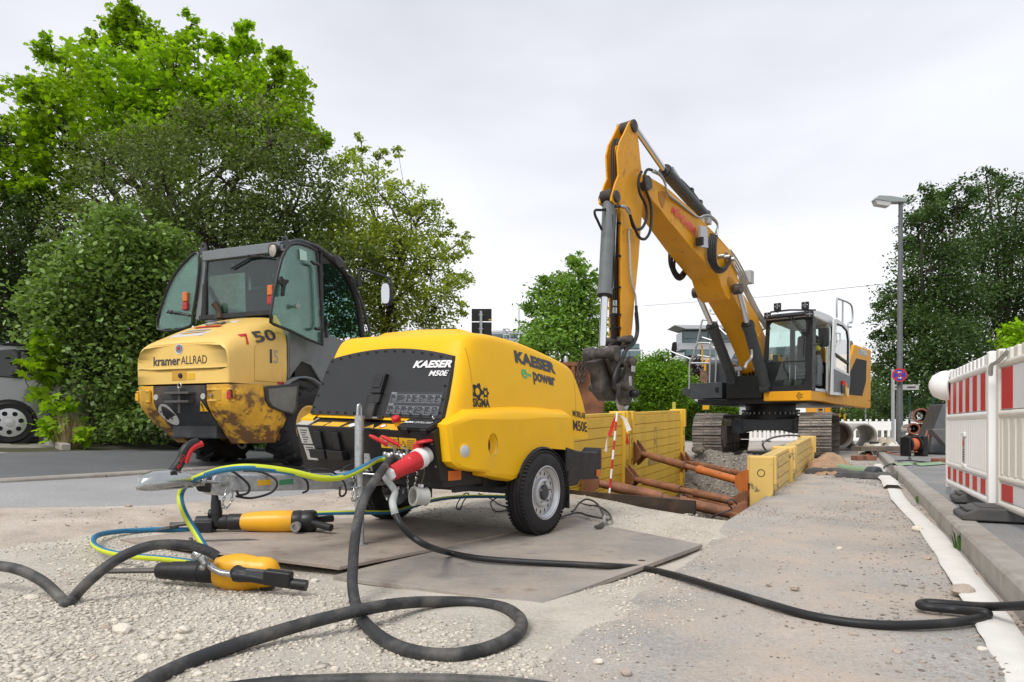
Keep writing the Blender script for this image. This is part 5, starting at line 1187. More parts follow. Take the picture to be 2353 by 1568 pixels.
# mirrors and rails
mr_ = MB().prism(TEV(c4, [(1315,410), (1385,408), (1392,420), (1390,545), (1380,562), (1330,566), (1318,550)], -.66), (.02, .10, 0)).build('mirror', M['black'], cab, bev=.02)
MB().tube(spline(TEV(c4, [(1262,480), (1262,535), (1275,545), (1330,545), (1345,530), (1345,480)], -.70), 4), .018, 8).build('mirror_arm', M['black'], mr_)
mr_ = MB().prism(TEV(c4, [(172,535), (182,525), (203,525), (203,580), (190,640), (165,648), (163,600)], .2), (.0, .08, 0)).build('mirror', M['black'], ex, bev=.02)
MB().tube(TEV(c4, [(160,598), (225,625), (320,660)], .2), .022, 8).build('mirror_arm', M['galv'], mr_)
def rail(pts, v=None, u=None, r=.024, name='handrail', f=c4):
    P = TEV(f, pts, v) if v is not None else TE(f, pts, u)
    return MB().tube(spline(P, 3), r, 8).build(name, M['galv'], ex)
rail([(308,895), (310,700), (335,640), (365,550), (385,535), (455,535), (472,550), (470,700), (466,845)], v=-.22)
rail([(320,692), (470,692)], v=-.22); rail([(480,570), (505,570), (515,600), (518,700), (513,845)], v=.35)
rail([(345,640), (400,400), (410,360), (425,352), (480,370), (498,440)], v=.5); rail([(410,490), (490,515)], v=.5); rail([(372,630), (470,645)], v=.5)
sh_ = MB().tube([E.V(c4(408, 545), -.12), E.V(c4(412, 720), -.12)], .022, 8).build('shovel_handle', M['sticker'], ex)
MB().prism(TEV(c4, [(395,750), (440,750), (457,820), (445,843), (405,843), (388,830)], -.10), (0, .03, 0)).build('shovel_blade', mat('worn wood', (.22,.13,.08), .7, var=.3), ex, bev=.01)
rail([(1465,335), (1465,195), (1480,190), (1570,228), (1588,290), (1585,370), (1555,380), (1552,470)], u=1.35); rail([(1512,205), (1510,420)], u=1.35); rail([(1540,410), (1578,408)], u=1.35)
rail([(475,270), (478,300), (520,305)], v=1.0); rail([(525,360), (530,400), (600,470)], v=1.2)
# --- boom: lower part, hinged upper part, stick
mb = MB(); RP = TE(c4, [(560,0), (640,150), (790,420), (880,640)], .31); up_ = TE(c4, [(905,480), (840,310), (720,130), (640,10)], .31)
poly = RP + [Vector((.31, .0, 1.75)), Vector((.31, .42, 1.70)), Vector((.31, .45, 2.1)), Vector((.31, .1, 2.55))] + up_
mb.prism(poly, (-.62, 0, 0)); bl = mb.build('boom_foot', M['lie'], ex, bev=.02)
MB().prism([p + Vector((.012, 0, 0)) for p in TE(c4, [(845,480), (860,450), (885,450), (888,475), (870,520)], .31)], (-.02, 0, 0)).build('boom_lug', M['lie'], bl, bev=.004)
def ub(x): return .19 + .12*min(1, max(0, (x-575)/485))
OUT = [(575,470), (580,520), (610,580), (650,640), (695,690), (735,745), (890,930), (1060,1110), (1075,1165), (1100,1225), (1125,1255), (1150,1190), (1185,1140), (1160,1020), (1130,940), (1060,860), (990,790), (900,695), (750,560), (690,520), (640,490), (600,462)]
A = [E.U(c3(*p), ub(p[0])) for p in OUT]; B = [Vector((-p.x, p.y, p.z)) for p in A]; n = len(A)
mb = MB(); mb.add(A + B, [tuple(range(n)), tuple(range(2*n-1, n-1, -1))] + [(i, (i+1) % n, n+(i+1) % n, n+i) for i in range(n)]); bu = mb.build('boom_arm', M['arm'], ex, bev=.018)
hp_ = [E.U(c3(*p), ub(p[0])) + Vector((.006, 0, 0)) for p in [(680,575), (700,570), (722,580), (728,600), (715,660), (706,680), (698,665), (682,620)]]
MB().prism(hp_, (-.02, 0, 0)).build('boom_opening', mat('opening shade orange', (.40,.16,.012), .5), bu, bev=.003)  # closed plate; shade inside the opening is painted as darker orange
q0 = E.U(c3(757, 705), ub(757)); q1 = E.U(c3(905, 850), ub(905)); r_ = q1 - q0; u_ = (E.U(c3(772, 668), ub(772)) - q0)
letters('lettering', 'MÜHLHERR', mat('red print', (.75,.07,.06), .5), bu, q0 + Vector((.008, 0, 0)), r_, u_, r_.length, u_.length*1.35, bold=.03, off=.008)
q = E.U(c3(960, 860), .40); bx_ = MB().box(q, (.06, .32, .42), M=Matrix.Rotation(.15, 3, 'X')).build('lamp_bracket', M['galv'], bu, bev=.006)
MB().box(q + Vector((.0, -.16, -.12)), (.16, .06, .16)).build('work_light', M['black'], bx_, bev=.01)
# stick
SO_ = [(520,120), (537,130), (546,165), (575,440), (587,600), (570,800), (555,1000), (530,1250), (518,1400), (512,1480), (490,1510), (450,1505), (447,1100), (447,720), (432,640), (410,655), (385,632), (388,600), (412,520), (432,470), (424,330), (440,260), (470,200), (500,135)]
A = [E.U(c3(*p), .13) for p in SO_]
def plate(P, th, name, m, par, bev=.01): return MB().prism(P, (-th, 0, 0)).build(name, m, par, bev=bev)
st = plate(A, .035, 'stick', M['arm'], ex)
plate([p + Vector((-.225, 0, 0)) for p in A], .035, 'stick_plate', M['arm'], st)
bk = [E.U(c3(*p), .095) for p in [(540,200), (575,440), (587,600), (570,800), (555,1000), (530,1250), (515,1440)]]; ft = [E.U(c3(*p), .095) for p in [(440,270), (440,330), (446,470), (440,520), (450,640), (452,720), (452,1100), (455,1490)]]
for nm, ln, dv in (('stick_back', bk, -.02), ('stick_face', ft, .05)):
    V = [p + Vector((0, dv, 0)) for p in ln] + [p + Vector((-.19, dv, 0)) for p in ln]; k = len(ln)
    o = MB().add(V, [(i, i+1, k+i+1, k+i) for i in range(k-1)]).build(nm, M['arm'], st); s_ = o.modifiers.new('Solidify', 'SOLIDIFY'); s_.thickness = .02
MB().prism([p + Vector((.006, 0, 0)) for p in TE(c3, [(452,470), (460,330), (480,250), (500,232), (520,245), (532,300), (555,430), (530,440), (500,470), (480,560), (470,640), (455,640)], .13)], (-.012, 0, 0)).build('stick_doubler', M['arm'], st, bev=.004)
MB().prism([p + Vector((.004, 0, 0)) for p in TE(c3, [(512,1066), (545,1076), (540,1150), (510,1145)], .13)], (-.008, 0, 0)).build('label', M['sticker'], st)
def pin(f, p, u0, r, w0=None, m='grime', name='pin', par=None):
    q = E.U(f(*p), u0); l = -u0 if w0 is None else w0
    return MB().lathe([(r*.7, u0+.02), (r, u0+.012), (r, -(u0+.012) if w0 is None else w0), (r*.7, l-.01)], (0, q.y, q.z), (1,0,0), 18).build(name, M[m], par or ex, bev=.004)
pin(c3, (530,162), .15, .11); pin(c3, (420,605), .15, .10); pin(c3, (617,520), .24, .13)
def cylinder(a, b, c, r1, r2, name='cylinder', m='lgrey', par=None):       # rod from a to b, barrel from b to c
    par = par or ex
    cy = MB().tube([b, b + (c-b).normalized()*.10, b + (c-b).normalized()*.101, c], [r1*1.15, r1*1.15, r1, r1], 18).build(name, M[m], par, ang=30)
    MB().tube([a, b], r2, 14).build('piston_rod', M['chrome'], cy)
    MB().tube([b + (b-c).normalized()*.03, b], [r1*1.05, r1*1.12], 18).build('gland', M['black'], cy)
    return cy
for sg, pts in ((1, [(690,110), (765,385), (862,730)]), (-1, [(368,140), (485,400), (612,725)])):
    a, b, c = TE(c4, pts, sg*.45); d = (c-b).normalized(); c = b + d*1.75
    cy = cylinder(a + Vector((0, 0, .02)), b, c, .125, .062)
    MB().lathe([(.115, sg*.36), (.115, sg*.53)], (0, a.y, a.z), (1,0,0), 18).build('cylinder_eye', M['grime'], cy)
    MB().lathe([(.14, -.09), (.14, .09)], c, (1,0,0), 18).build('cylinder_foot', M['lgrey'], cy)
    MB().tube(spline(TE(c4, [(600,590), (607,650), (625,690), (680,710), (700,735)] if sg < 0 else [(795,585), (795,650), (760,690), (745,730)], sg*.5), 4), .03, 8).build('pipe', M['galv'], cy)
a, b, c = TE(c3, [(530,170), (720,445), (985,745)], 0); cy = cylinder(a, b, c, .12, .058)
MB().tube(TE(c3, [(815,505), (880,570), (935,645), (985,715)], .0), .045, 8).build('sensor_tube', M['black'], cy)
for p in ((880,570), (935,645), (985,712)): MB().box(E.U(c3(*p), 0), (.12, .12, .10)).build('tube_clamp', M['black'], cy, bev=.01)
MB().prism(TE(c3, [(752,420), (772,415), (820,490), (815,512), (790,505)], .1), (-.16, 0, 0)).build('valve_block', M['plate'], cy, bev=.01)
a, b, c = TE(c3, [(328,1545), (342,1222), (372,640)], 0); cy = cylinder(a, b, c, .115, .062, m='grey')
MB().lathe([(.11, -.10), (.11, .10)], E.U(c3(362, 605), 0), (1,0,0), 16).build('cylinder_eye', M['grime'], cy)
MB().tube(TE(c3, [(415,690), (405,900), (392,1185)], .04), .022, 8).build('pipe', M['galv'], cy)
# --- linkage, quick coupler with hooks
LK = bpy.data.objects.new('quick_coupler', None); COL.objects.link(LK); LK.parent = ex
q = E.U(d1(520, 560), 0.0)
MB().lathe([(.09, -.31), (.13, -.30), (.13, -.16), (.115, -.15), (.115, .15), (.13, .16), (.13, .30), (.09, .31)], (0, q.y, q.z), (1,0,0), 22).build('link_pin', M['grime'], LK, ang=40)
for u in (.20, -.16):
    MB().prism(TE(d1, [(640,510), (720,490), (800,440), (880,350), (925,320), (948,370), (920,430), (850,450), (760,540), (690,600)], u), (-.06, 0, 0)).build('link_lever', M['grime'], LK, bev=.015)
    MB().prism(TE(d1, [(610,620), (690,610), (760,760), (790,870), (760,980), (700,880), (650,760)], u), (-.07, 0, 0)).build('link_bar', M['grime'], LK, bev=.015)
    MB().prism(TE(d1, [(870,620), (900,597), (945,605), (970,660), (975,760), (960,900), (965,1050), (930,1180), (885,1245), (800,1235), (765,1130), (770,1010), (800,930), (840,850), (860,760)], u + .10*(1 if u > 0 else -1)), (-.08, 0, 0)).build('coupler_plate', M['grime'], LK, bev=.02)
    qh = E.U(d1(805, 1165), u)
    hk = MB().tube([qh + Vector((0, .12*math.cos(R(a)), .16*math.sin(R(a)))) for a in range(60, 330, 20)], .06, 8).build('hook', M['galv'], LK)
    MB().tube(spline([qh + Vector((0, .05, -.05)), qh + Vector((.02, .09, -.2)), qh + Vector((.02, .04, -.30)), qh + Vector((.02, -.05, -.26)), qh + Vector((0, -.06, -.1))], 5), .016, 8).build('shackle', M['red'] if u > 0 else M['grime'], hk)
MB().prism(TE(d1, [(430,650), (600,600), (720,700), (850,760), (860,1000), (760,1180), (600,1180), (520,1080), (520,900)], .10), (-.2, 0, 0)).build('coupler_body', M['grime'], LK, bev=.03)
pin(d1, (942,660), .36, .09, par=LK); pin(d1, (870,985), .36, .08, par=LK); pin(d1, (915,365), .28, .08, par=LK)
MB().lathe([(.07, 0), (.07, .10), (.05, .13), (0, .14)], E.U(d1(930, 1085), .36), (1, -.3, 0), 14).build('coupler_nozzle', M['black'], LK)
MB().box(E.U(d1(945, 755), .38), (.03, .09, .10)).build('coupler_tag', M['plate'], LK, bev=.004); MB().box(E.U(d1(905, 915), .38), (.03, .05, .16)).build('coupler_tag', M['plate'], LK, bev=.004)
# --- hoses and pipes
def hose(f, pts, u, r=.022, m='hose', name='hydraulic_hose'):
    us = u if hasattr(u, '__len__') else [u]*len(pts)
    return MB().tube(spline([E.U(f(*p), w) for p, w in zip(pts, us)], 5), r, 7).build(name, M[m], ex)
for k, (x0, x1) in enumerate(((392, 396), (405, 405), (418, 413), (430, 421))):
    hose(c3, [(x1+10, 245), (x0-4, 300), (x0-6, 420), (x0-4, 520), (x0, 640)], .05-.04*k, .016)
for k, x in enumerate((392, 404, 416, 428, 438)): hose(c3, [(x, 720), (x-2, 950), (x-4, 1250), (x-8, 1380), (x-4, 1500)], .10-.04*k, .015)
for y in (780, 985, 1180, 1350, 1432): MB().box(E.U(c3(415, y), .02) + Vector((0, -.03, 0)), (.22, .04, .03)).build('hose_clamp', M['black'], ex, bev=.004)
for y in (1275, 1320):
    for x in (395, 412): MB().cyl(E.U(c3(x, y-18), .06), E.U(c3(x, y+18), .06), .025, n=8).build('hose_fitting', M['galv'], ex)
hose(c3, [(575,450), (556,500), (562,580), (600,660), (605,740), (580,800), (545,812), (520,790), (500,715), (485,680), (440,668), (410,668)], .25, .026)
hose(c3, [(640,440), (610,438), (592,480), (600,560), (630,650), (636,740), (625,830), (595,872), (560,860), (530,800), (505,735)], .27, .026)
hose(c3, [(410,672), (330,690), (285,692), (282,720), (300,760), (325,815)], .0, .022)
for (a, b) in (((440,668), (500,715)),): hose(c3, [a, (470,672), b], .26, .026, 'galv', 'pipe')
hose(c3, [(505,805), (495,830), (500,960), (505,1100), (520,1180), (535,1230), (540,1290)], .17, .02, 'galv', 'pipe')
hose(c3, [(540,1290), (545,1380), (550,1450), (535,1510), (500,1540), (470,1560)], .18, .028)
hose(d1, [(985,0), (1000,200), (985,330), (930,430), (850,500), (810,600), (740,720), (690,870), (690,1000)], .32, .035)
hose(d1, [(395,640), (395,800), (430,1000), (520,1060), (600,1100)], -.25, .04); hose(d1, [(430,840), (500,950), (600,1040), (680,1060)], -.1, .04); hose(d1, [(620,480), (640,430), (700,390), (760,410), (770,450)], .1, .03)
for k in range(2):
    hose(c3, [(640+k*14, 450-k*10), (690, 475-k*8), (720, 520-k*4), (742, 590), (800, 645-k*8), (870, 705-k*10), (930, 752-k*16), (970, 740-k*16), (1010, 745-k*16), (1050, 785-k*12), (1035+k*14, 840)], .24+.04*k, .02, 'galv', 'pipe')
for k in range(4): hose(c3, [(1010+k*12, 840+k*3), (995+k*14, 920), (1000+k*14, 1010+k*6), (1045+k*12, 1075-k*6), (1095+k*6, 1070-k*12), (1130, 1010-k*10)], .36+.02*k, .026)
for k in range(3): hose(c3, [(750+k*18, 940+k*22), (752+k*14, 1030+k*12), (790+k*10, 1115-k*8), (830, 1120-k*20), (868, 1060-k*12)], -.34, .028)
for k in range(4):
    hose(c3, [(1105+k*8, 950-k*4), (1150+k*6, 1040-k*16), (1195+k*6, 1120-k*16), (1240, 1210-k*26)], .34-.05*k, .02, 'galv', 'pipe')
    hose(c4, [(690+k*10, 40-k*16), (740+k*8, 130-k*10), (790+k*8, 230-k*10), (840+k*8, 320-k*8), (890+k*8, 395-k*8), (925+k*6, 440-k*6)], .30-.06*k, .02, 'galv', 'pipe')
MB().box(E.U(c3(1230, 1115), .1), (.3, .22, .30)).build('valve_block', M['plate'], ex, bev=.01)
MB().box(E.U(c3(975, 765), .2), (.2, .18, .12)).build('valve_block', M['plate'], ex, bev=.01)
for k, p in enumerate([(1075,980), (1110,985), (1140,1000)]): MB().lathe([(.05, -.06), (.05, .06)], E.U(c3(*p), .36), (1, .2, 0), 10).build('hose_fitting', M['galv'], ex)
# hose bundle and valves in the gap between tank and cab
rr = random.Random(5)
for k in range(9):
    u = -.35 + k*.08; P = [Vector((u, -.1 + rr.random()*.2, 2.25 - rr.random()*.2)), Vector((u+.03, -.25, 2.0)), Vector((u + rr.uniform(-.1,.1), -.30, 1.72)), Vector((u + rr.uniform(-.1,.1), -.1, 1.5))]
    MB().tube(spline(P, 5), .024, 7).build('hydraulic_hose', M['hose'], ex)
for u in (-.52, -.30, .16, .34): 
    MB().box((u, -.32, 2.16), (.18, .12, .10)).build('valve_block', M['plate'], ex, bev=.01); MB().lathe([(.05, 0), (.04, .14), (.05, .18)], (u, -.34, 1.95), (0,0,1), 10).build('hose_fitting', M['galv'], ex)
MB().box((-.1, -.22, 1.50), (1.0, .3, .06)).build('deck_lip', M['blackmetal'], ex)
MB().prism([(-.62, v, w) for v, w in ((-.3,1.45), (-.3,1.85), (.3,2.2), (.3,1.45))], (.06, 0, 0)).build('boom_bracket', M['blackmetal'], ex); MB().prism([(.34, v, w) for v, w in ((-.3,1.45), (-.3,1.85), (.3,2.2), (.3,1.45))], (.06, 0, 0)).build('boom_bracket', M['blackmetal'], ex)
# ================================================================== trench shoring
M['shor'] = mat('yellow shoring paint', (0.80, 0.51, 0.055), 0.5, var=0.1, vs=3, dirt=((.34,.24,.10), 2.2, .55, .8, .55), dirt2=((.12,.10,.08), 9, .66, .72, .6), rvar=.1)
M['shor2'] = mat('sun bleached yellow shoring paint', (0.72, 0.50, 0.15), 0.55, var=0.1, vs=3, dirt=((.30,.24,.16), 3, .5, .75, .6), dirt2=((.08,.08,.08), 7, .57, .63, .8))
M['rust'] = mat('rusty strut', (0.29, 0.125, 0.065), 0.6, .2, var=.3, vs=6, dirt=((.09,.06,.045), 5, .45, .7, .7), rvar=.1)
M['rustorange'] = mat('orange strut paint', (0.50, 0.15, 0.035), 0.5, var=.15, dirt=((.12,.06,.04), 8, .58, .7, .8))
M['hole'] = mat('dark hole', (.05,.035,.015), .8)
WQ = Matrix.Rotation(math.atan2(TD.y, TD.x), 3, 'Z')
def wallpt(o, s, n, z): return Vector((o.x + TD.x*s - TD.y*n, o.y + TD.y*s + TD.x*n, z))          # along, to the left, up
rib_cache = {}
def shore_panel(o, s0, s1, zt0, zt1, face, m, label, th=.10, post=.17, ribs=11, p_in=.05, zb=-1.6, group='yellow trench shields'):
    """face: +1 ribs on the left side of the line, -1 ribs on the right"""
    c0 = wallpt(o, s0, 0, 0); pt = thing('trench_shield', label, 'trench shield', (c0.x, c0.y, 0), math.atan2(TD.y, TD.x), group)
    Ln = s1 - s0; k = (zt1 - zt0)/Ln; shz = lambda q: Vector((q.x, q.y, q.z + zt0 + k*q.x))
    y0, y1 = (0, -th) if face < 0 else (0, th)
    mb = MB().bb((post*.9, min(y0, y1)+.012, zb), (Ln-post*.9, max(y0, y1)-.012, -.03)); mb.map(shz).build('core', m, pt)
    MB().bb((post*.8, min(y0, y1), -.04), (Ln-post*.8, max(y0, y1), 0)).map(shz).build('top_cap', m, pt, bev=.006)
    yr = y0 if True else y1
    h = .124
    for side in (0, 1):
        yy = min(y0, y1) if side == 0 else max(y0, y1)
        key = (round(Ln, 3), side, m.name, round(k, 4), round(yy, 3))
        for i in range(ribs if (side == 0) == (face < 0) or face > 0 else ribs):
            if key not in rib_cache:
                a, b = yy - .008, yy + .008
                mb = MB().bb((post, a, -h+.0035), (Ln-post, b, -.0035)); mb.map(lambda q: Vector((q.x, q.y, q.z + k*q.x))); r_ = mb.build('rib', m, pt, bev=.005, seg=1); rib_cache[key] = r_
            else: r_ = dup(rib_cache[key], pt)
            r_.location = (0, 0, zt0 - .045 - h*i)
    for e, x in ((0, post*.5), (1, Ln - post*.5)):
        mb = MB().bb((x-post*.5, min(y0,y1)-p_in, zb-.3), (x+post*.5, max(y0,y1)+p_in, .012)); p_ = mb.map(shz).build('end_post', m, pt, bev=.008)
        for i in range(6):
            for yy, nn in ((min(y0,y1)-p_in, -1), (max(y0,y1)+p_in, 1)):
                MB().lathe([(.042, -.003), (.042, .002), (.034, .003), (.034, -.004), (0, -.004)], (x, yy, zt0 + k*x - .11 - .27*i), (0, nn, 0), 12).build('post_hole', M['hole'], p_)
            for xx, nn in ((x-post*.5, -1), (x+post*.5, 1)):
                if (e == 0) == (nn < 0): MB().lathe([(.042, -.003), (.042, .002), (.034, .003), (.034, -.004), (0, -.004)], (xx, (y0+y1)/2, zt0 + k*xx - .16 - .40*i), (nn, 0, 0), 12).build('post_hole', M['hole'], p_)
        MB().bb((x-post*.3, min(y0,y1)-p_in-.03, -.28), (x+post*.3, max(y0,y1)+p_in+.03, .02)).map(shz).build('guide_lug', m, p_, bev=.006)
    return pt
AL = Vector((1.664, 9.3))
pl1 = shore_panel(AL, -3.0, -.37, .84, .925, 1, M['shor'], 'yellow ribbed trench shield nearest the compressor, left side of trench')
pl2 = shore_panel(AL, -.33, 2.66, .925, 1.02, 1, M['shor'], 'tall yellow ribbed trench shield in front of the left crawler track')
pr1 = shore_panel(TO, 1.23, 3.42, .405, .455, 1, M['shor2'], 'low bleached yellow trench shield with chipped end post, right of trench', th=.14)
pr2 = shore_panel(TO, 3.45, 7.2, .455, .55, 1, M['shor2'], 'low bleached yellow trench shield beside the brown sand heap', th=.14)
# faint stencil on the tall panel
nrm = Vector((TD.y, -TD.x)); 
def onpan(q): return q
for (z, w, h) in ((.62, .22, .26), (.40, .28, .28)):
    c = wallpt(AL, 1.0, -.018, z + .06); MB().torus((0,0,0), (0,1,0), h*.42, .012, 20, 4).map(lambda q: Vector((q.x*.7, q.y*.15, q.z))).build('stencil', mat('faded grey stencil', (.42,.34,.16), .7) if 'sten' not in M else M['sten'], pl2).location = (1.33, -.02, z)
c_ = pl2
letters('lettering', 'MÜHLHERR', mat('faded grey print', (.40,.33,.17), .7), pl2, (.95, -.012, .17), (1, 0, .03), (0, 0, 1), .8, .13, bold=.02, off=.0)
def strut(a, b, r, label, m1, m2, br=True):
    a = Vector(a); b = Vector(b); d = (b-a); Ln = d.length; e = d.normalized()
    t_ = thing('shoring_strut', label, 'shoring strut', a)
    MB().tube([(0,0,0), d], r*.72, 14).build('screw_tube', M['rust'], t_)
    for f0, f1, m, rr in ((.16, .33, m1, 1.0), (.33, .49, m1, 1.06), (.60, .98, m2, 1.0), (.60, .64, m2, 1.12)):
        s_ = MB().tube([d*f0, d*f1], r*rr, 18).build('sleeve', M[m], t_, bev=.003)
    up = Vector((0,0,1)); sd_ = e.cross(up).normalized(); u2 = sd_.cross(e)
    MB().tube([d*.24 - sd_*r*1.02, d*.24 - sd_*r*.9], r*.22, 10).build('pin_hole', M['hole'], t_)
    for o_, f in ((Vector((0,0,0)), 1), (d, -1)):
        q = [o_ + up*.16, o_ + up*.10 + e*f*.10, o_ + up*.05 + e*f*.16, o_ - up*.05 + e*f*.16, o_ - up*.10 + e*f*.10, o_ - up*.18, o_ - up*.18 - e*f*.02, o_ + up*.16 - e*f*.02]
        MB().prism([p - sd_*.055 for p in q], sd_*.02).build('end_bracket', M[m1 if f > 0 else m2], t_, bev=.004); MB().prism([p + sd_*.035 for p in q], sd_*.02).build('end_bracket', M[m1 if f > 0 else m2], t_, bev=.004)
    return t_
inL = lambda s, z: wallpt(AL, s, -.06, z); inR = lambda t, z: wallpt(TO, t, .20, z)
strut(inL(-.12, .40), inR(1.30, .12), .046, 'upper trench strut with orange painted right half', 'rust', 'rustorange')
strut(inL(-.48, .08), inR(1.22, -.10), .047, 'rusty trench strut just below the orange one', 'rust', 'rust')
strut(inL(-1.95, .15), inR(1.0, -.20), .060, 'thick rusty strut lowest and nearest in the trench', 'rust', 'rust')
strut(inL(2.52, .15), inR(3.2, .02), .048, 'dark red trench strut farthest from the compressor', 'rust', 'rust')
strut(inL(2.50, -.42), inR(3.2, -.47), .045, 'thin low strut deep in the trench', 'rust', 'rust')
# upright steel sheet holding back the gravel edge
a = atZ((1300, 1131), .06); b = atZ((1596, 1182), .0); d = (b-a).normalized(); n_ = Vector((-d.y, d.x, 0))
tag(MB().hexa([Vector((*p.xy, z)) for p, z in ((a, -.4), (b, -.4), (b + n_*.025, -.4), (a + n_*.025, -.4), (a, .085), (b, .115), (b + n_*.025, .115), (a + n_*.025, .085))]).build('steel_sheet', mat('dark steel sheet', (.06,.045,.035), .6, .3, var=.25, dirt=((.18,.1,.06), 4, .5, .75, .6)), bev=.003),
    'dark upright steel sheet along the gravel edge of the trench', 'steel sheet')
# dark boards deep in the trench
bp = inR(2.6, -.45); bo = MB().box((0, 0, 0), (1.3, .05, .9)).build('trench_board', M['dirtsteel'], bev=.004); bo.location = wallpt(TO, 2.9, .30, -.35); bo.rotation_euler = (0, 0, math.atan2(TD.y, TD.x))
tag(bo, 'dark weathered board standing inside the trench behind the struts', 'board')
# red and white tape on a leaning pole
pb = atZ((1399.5, 1144), .02); ptp = EYE + ray((1418, 948)) * (pb.y + .12)
pole = thing('marking_pole', 'thin red and white marking pole with fluttering tape beside the trench', 'marking pole', pb)
d = ptp - pb
for i in range(9): MB().tube([d*(i/9), d*((i+1)/9)], .011, 8).build('pole_band', M['red'] if i % 2 else M['white'], pole)
M['tape_r'] = mat('red tape', (.6,.03,.02), .4); M['tape_w'] = mat('white tape', (.75,.72,.68), .4)
for P, ms in (([(.0,0,0), (-.05,.02,-.10), (-.10,.0,-.24), (-.13,.02,-.40), (-.10,.02,-.41), (-.06,.0,-.25), (-.02,.02,-.10)], 'rw'), ([(.02,0,-.02), (.07,.02,-.08), (.10,0,-.20), (.09,.02,-.32), (.13,.02,-.33), (.15,0,-.18), (.10,.02,-.06)], 'wr')):
    k = len(P)//2
    V = [d + Vector(p) for p in P]
    MB().add(V[:3] + V[-2:], [(0,1,4), (1,2,3,4)]).build('tape', M['tape_' + ms[0]], pole); MB().add(V[2:-2], [tuple(range(len(V[2:-2])))]).build('tape', M['tape_' + ms[1]], pole)
# ================================================================== steel road plates
M['sheet'] = mat('rusty brown steel plate', (0.34, 0.285, 0.24), 0.65, .1, var=.18, vs=1.6, fine=.12, fs=40, dirt=((.46,.39,.32), 2.0, .44, .66, .8), dirt2=((.13,.08,.05), 6, .56, .72, .7), bump=.12, bs=60, coord='World', rvar=.12)
M['sheet2'] = mat('grey steel plate', (0.30, 0.275, 0.25), 0.6, .12, var=.16, vs=1.6, fine=.12, fs=40, dirt=((.45,.38,.31), 1.5, .44, .66, .8), dirt2=((.14,.10,.075), 5, .57, .72, .65), bump=.12, bs=60, coord='World', rvar=.12)
def plate_thing(P, zt, th, m, label, zo=(0,0,0,0)):
    mb = MB().hexa([Vector((p.x, p.y, zt - th + o)) for p, o in zip(P, zo)] + [Vector((p.x, p.y, zt + o)) for p, o in zip(P, zo)])
    return tag(mb.build('steel_plate', m, bev=.003), label, 'steel plate', 'steel plates under the compressor')
PB = [Vector((.126, 2.89, 0)), Vector((1.20, 4.30, 0)), Vector((.42, 5.6, 0)), Vector((-.92, 3.50, 0))]
PA = [Vector((-.90, 3.56, 0)), Vector((.10, 4.92, 0)), Vector((-1.3, 6.0, 0)), Vector((-2.50, 4.35, 0))]
plate_thing(PB, .001, .024, M['sheet2'], 'grey steel plate under the right wheel, crossed by the black power cable', (0, .004, 0, -.018))
plate_thing(PA, .007, .02, M['sheet'], 'brown rusty steel plate under the drawbar and the farther jackhammer', (.01, -.004, -.01, .022))
pa_h = MB().lathe([(.022, 0), (.02, .001), (0, .001)], atZ(d8(350, 318), .003), (0,0,1), 14).build('plate_hole', M['hole'])
tag(pa_h, 'small dark hole near the edge of the grey steel plate', 'hole')
# ================================================================== hoses and cables
M['hblack'] = mat('black rubber hose', (0.028, 0.029, 0.031), 0.6, var=.2, vs=8, dirt=((.26,.24,.21), 5, .46, .72, .55), bump=.15, bs=200, rvar=.12)
M['cable'] = mat('black cable sheath', (0.014, 0.014, 0.015), 0.5, var=.2, dirt=((.1,.09,.08), 6, .55, .8, .4), bump=.08, bs=150)
M['hblue'] = mat('blue hose', (0.02, 0.17, 0.32), 0.45, var=.1, rvar=.08); M['hyel'] = mat('lime stripe', (0.56, 0.64, 0.02), 0.45, var=.06)
def settle(P, r):                                     # keep a hose on top of whatever ground is below it
    out = []
    for p in P:
        z = tz(p.x, p.y) + r*.8; out.append(Vector((p.x, p.y, max(p.z, z))))
    return out
def tube_thing(P, r, m, name, label, cat, n=12, sub=10, parent=None):
    pts = settle(spline(P, sub), r) if parent is None else spline(P, sub)
    o = MB().tube(pts, r, n).build(name, m, parent, ang=70)
    return tag(o, label, cat) if label else o
def stripe_hose(P, r, label, sub=10, n=14, off=lambda i: 0, ks=6):
    pts = settle(spline(P, sub), r); mb = MB().tube(pts, r, n)
    for i in range(len(pts)-1):
        for k in range(n): mb.m[i*n+k] = 1 if (k + int(off(i))) % n < ks else 0
    return tag(mb.build('air_hose', [M['hblue'], M['hyel']], ang=70), label, 'air hose')
v1 = T.out(VALVES[0][0]); v2 = T.out(VALVES[1][0])
vd = (T.u*VALVES[0][1].x + T.v*VALVES[0][1].y + Vector((0,0,VALVES[0][1].z)))
def Y(*L_): return [atY((x, y), yy) for x, y, yy in L_]
stripe_hose([v1 - vd*.02, v1 + vd*.06] + Y((838,1073,3.62), (790,1095,3.47), (735,1099,3.34), (660,1083,3.24), (580,1074,3.18), (520,1078,3.2), (470,1092,3.3), (432,1110,3.45), (414,1140,3.5), (424,1180,3.42), (452,1228,3.36), (480,1272,3.3), (505,1300,3.25), (500,1305,3.3), (455,1295,3.42), (380,1285,3.5), (300,1278,3.58), (240,1266,3.72), (214,1248,3.95), (226,1230,4.25), (280,1221,4.5), (350,1219,4.66), (430,1218,4.75), (505,1210,4.9)),
    .0165, 'blue and lime striped air hose from the upper valve, looping past the drawbar', sub=9, off=lambda i: 12 - 6*min(1, max(0, (i-27)/30)) + 3*min(1, max(0, (i-66)/14)))
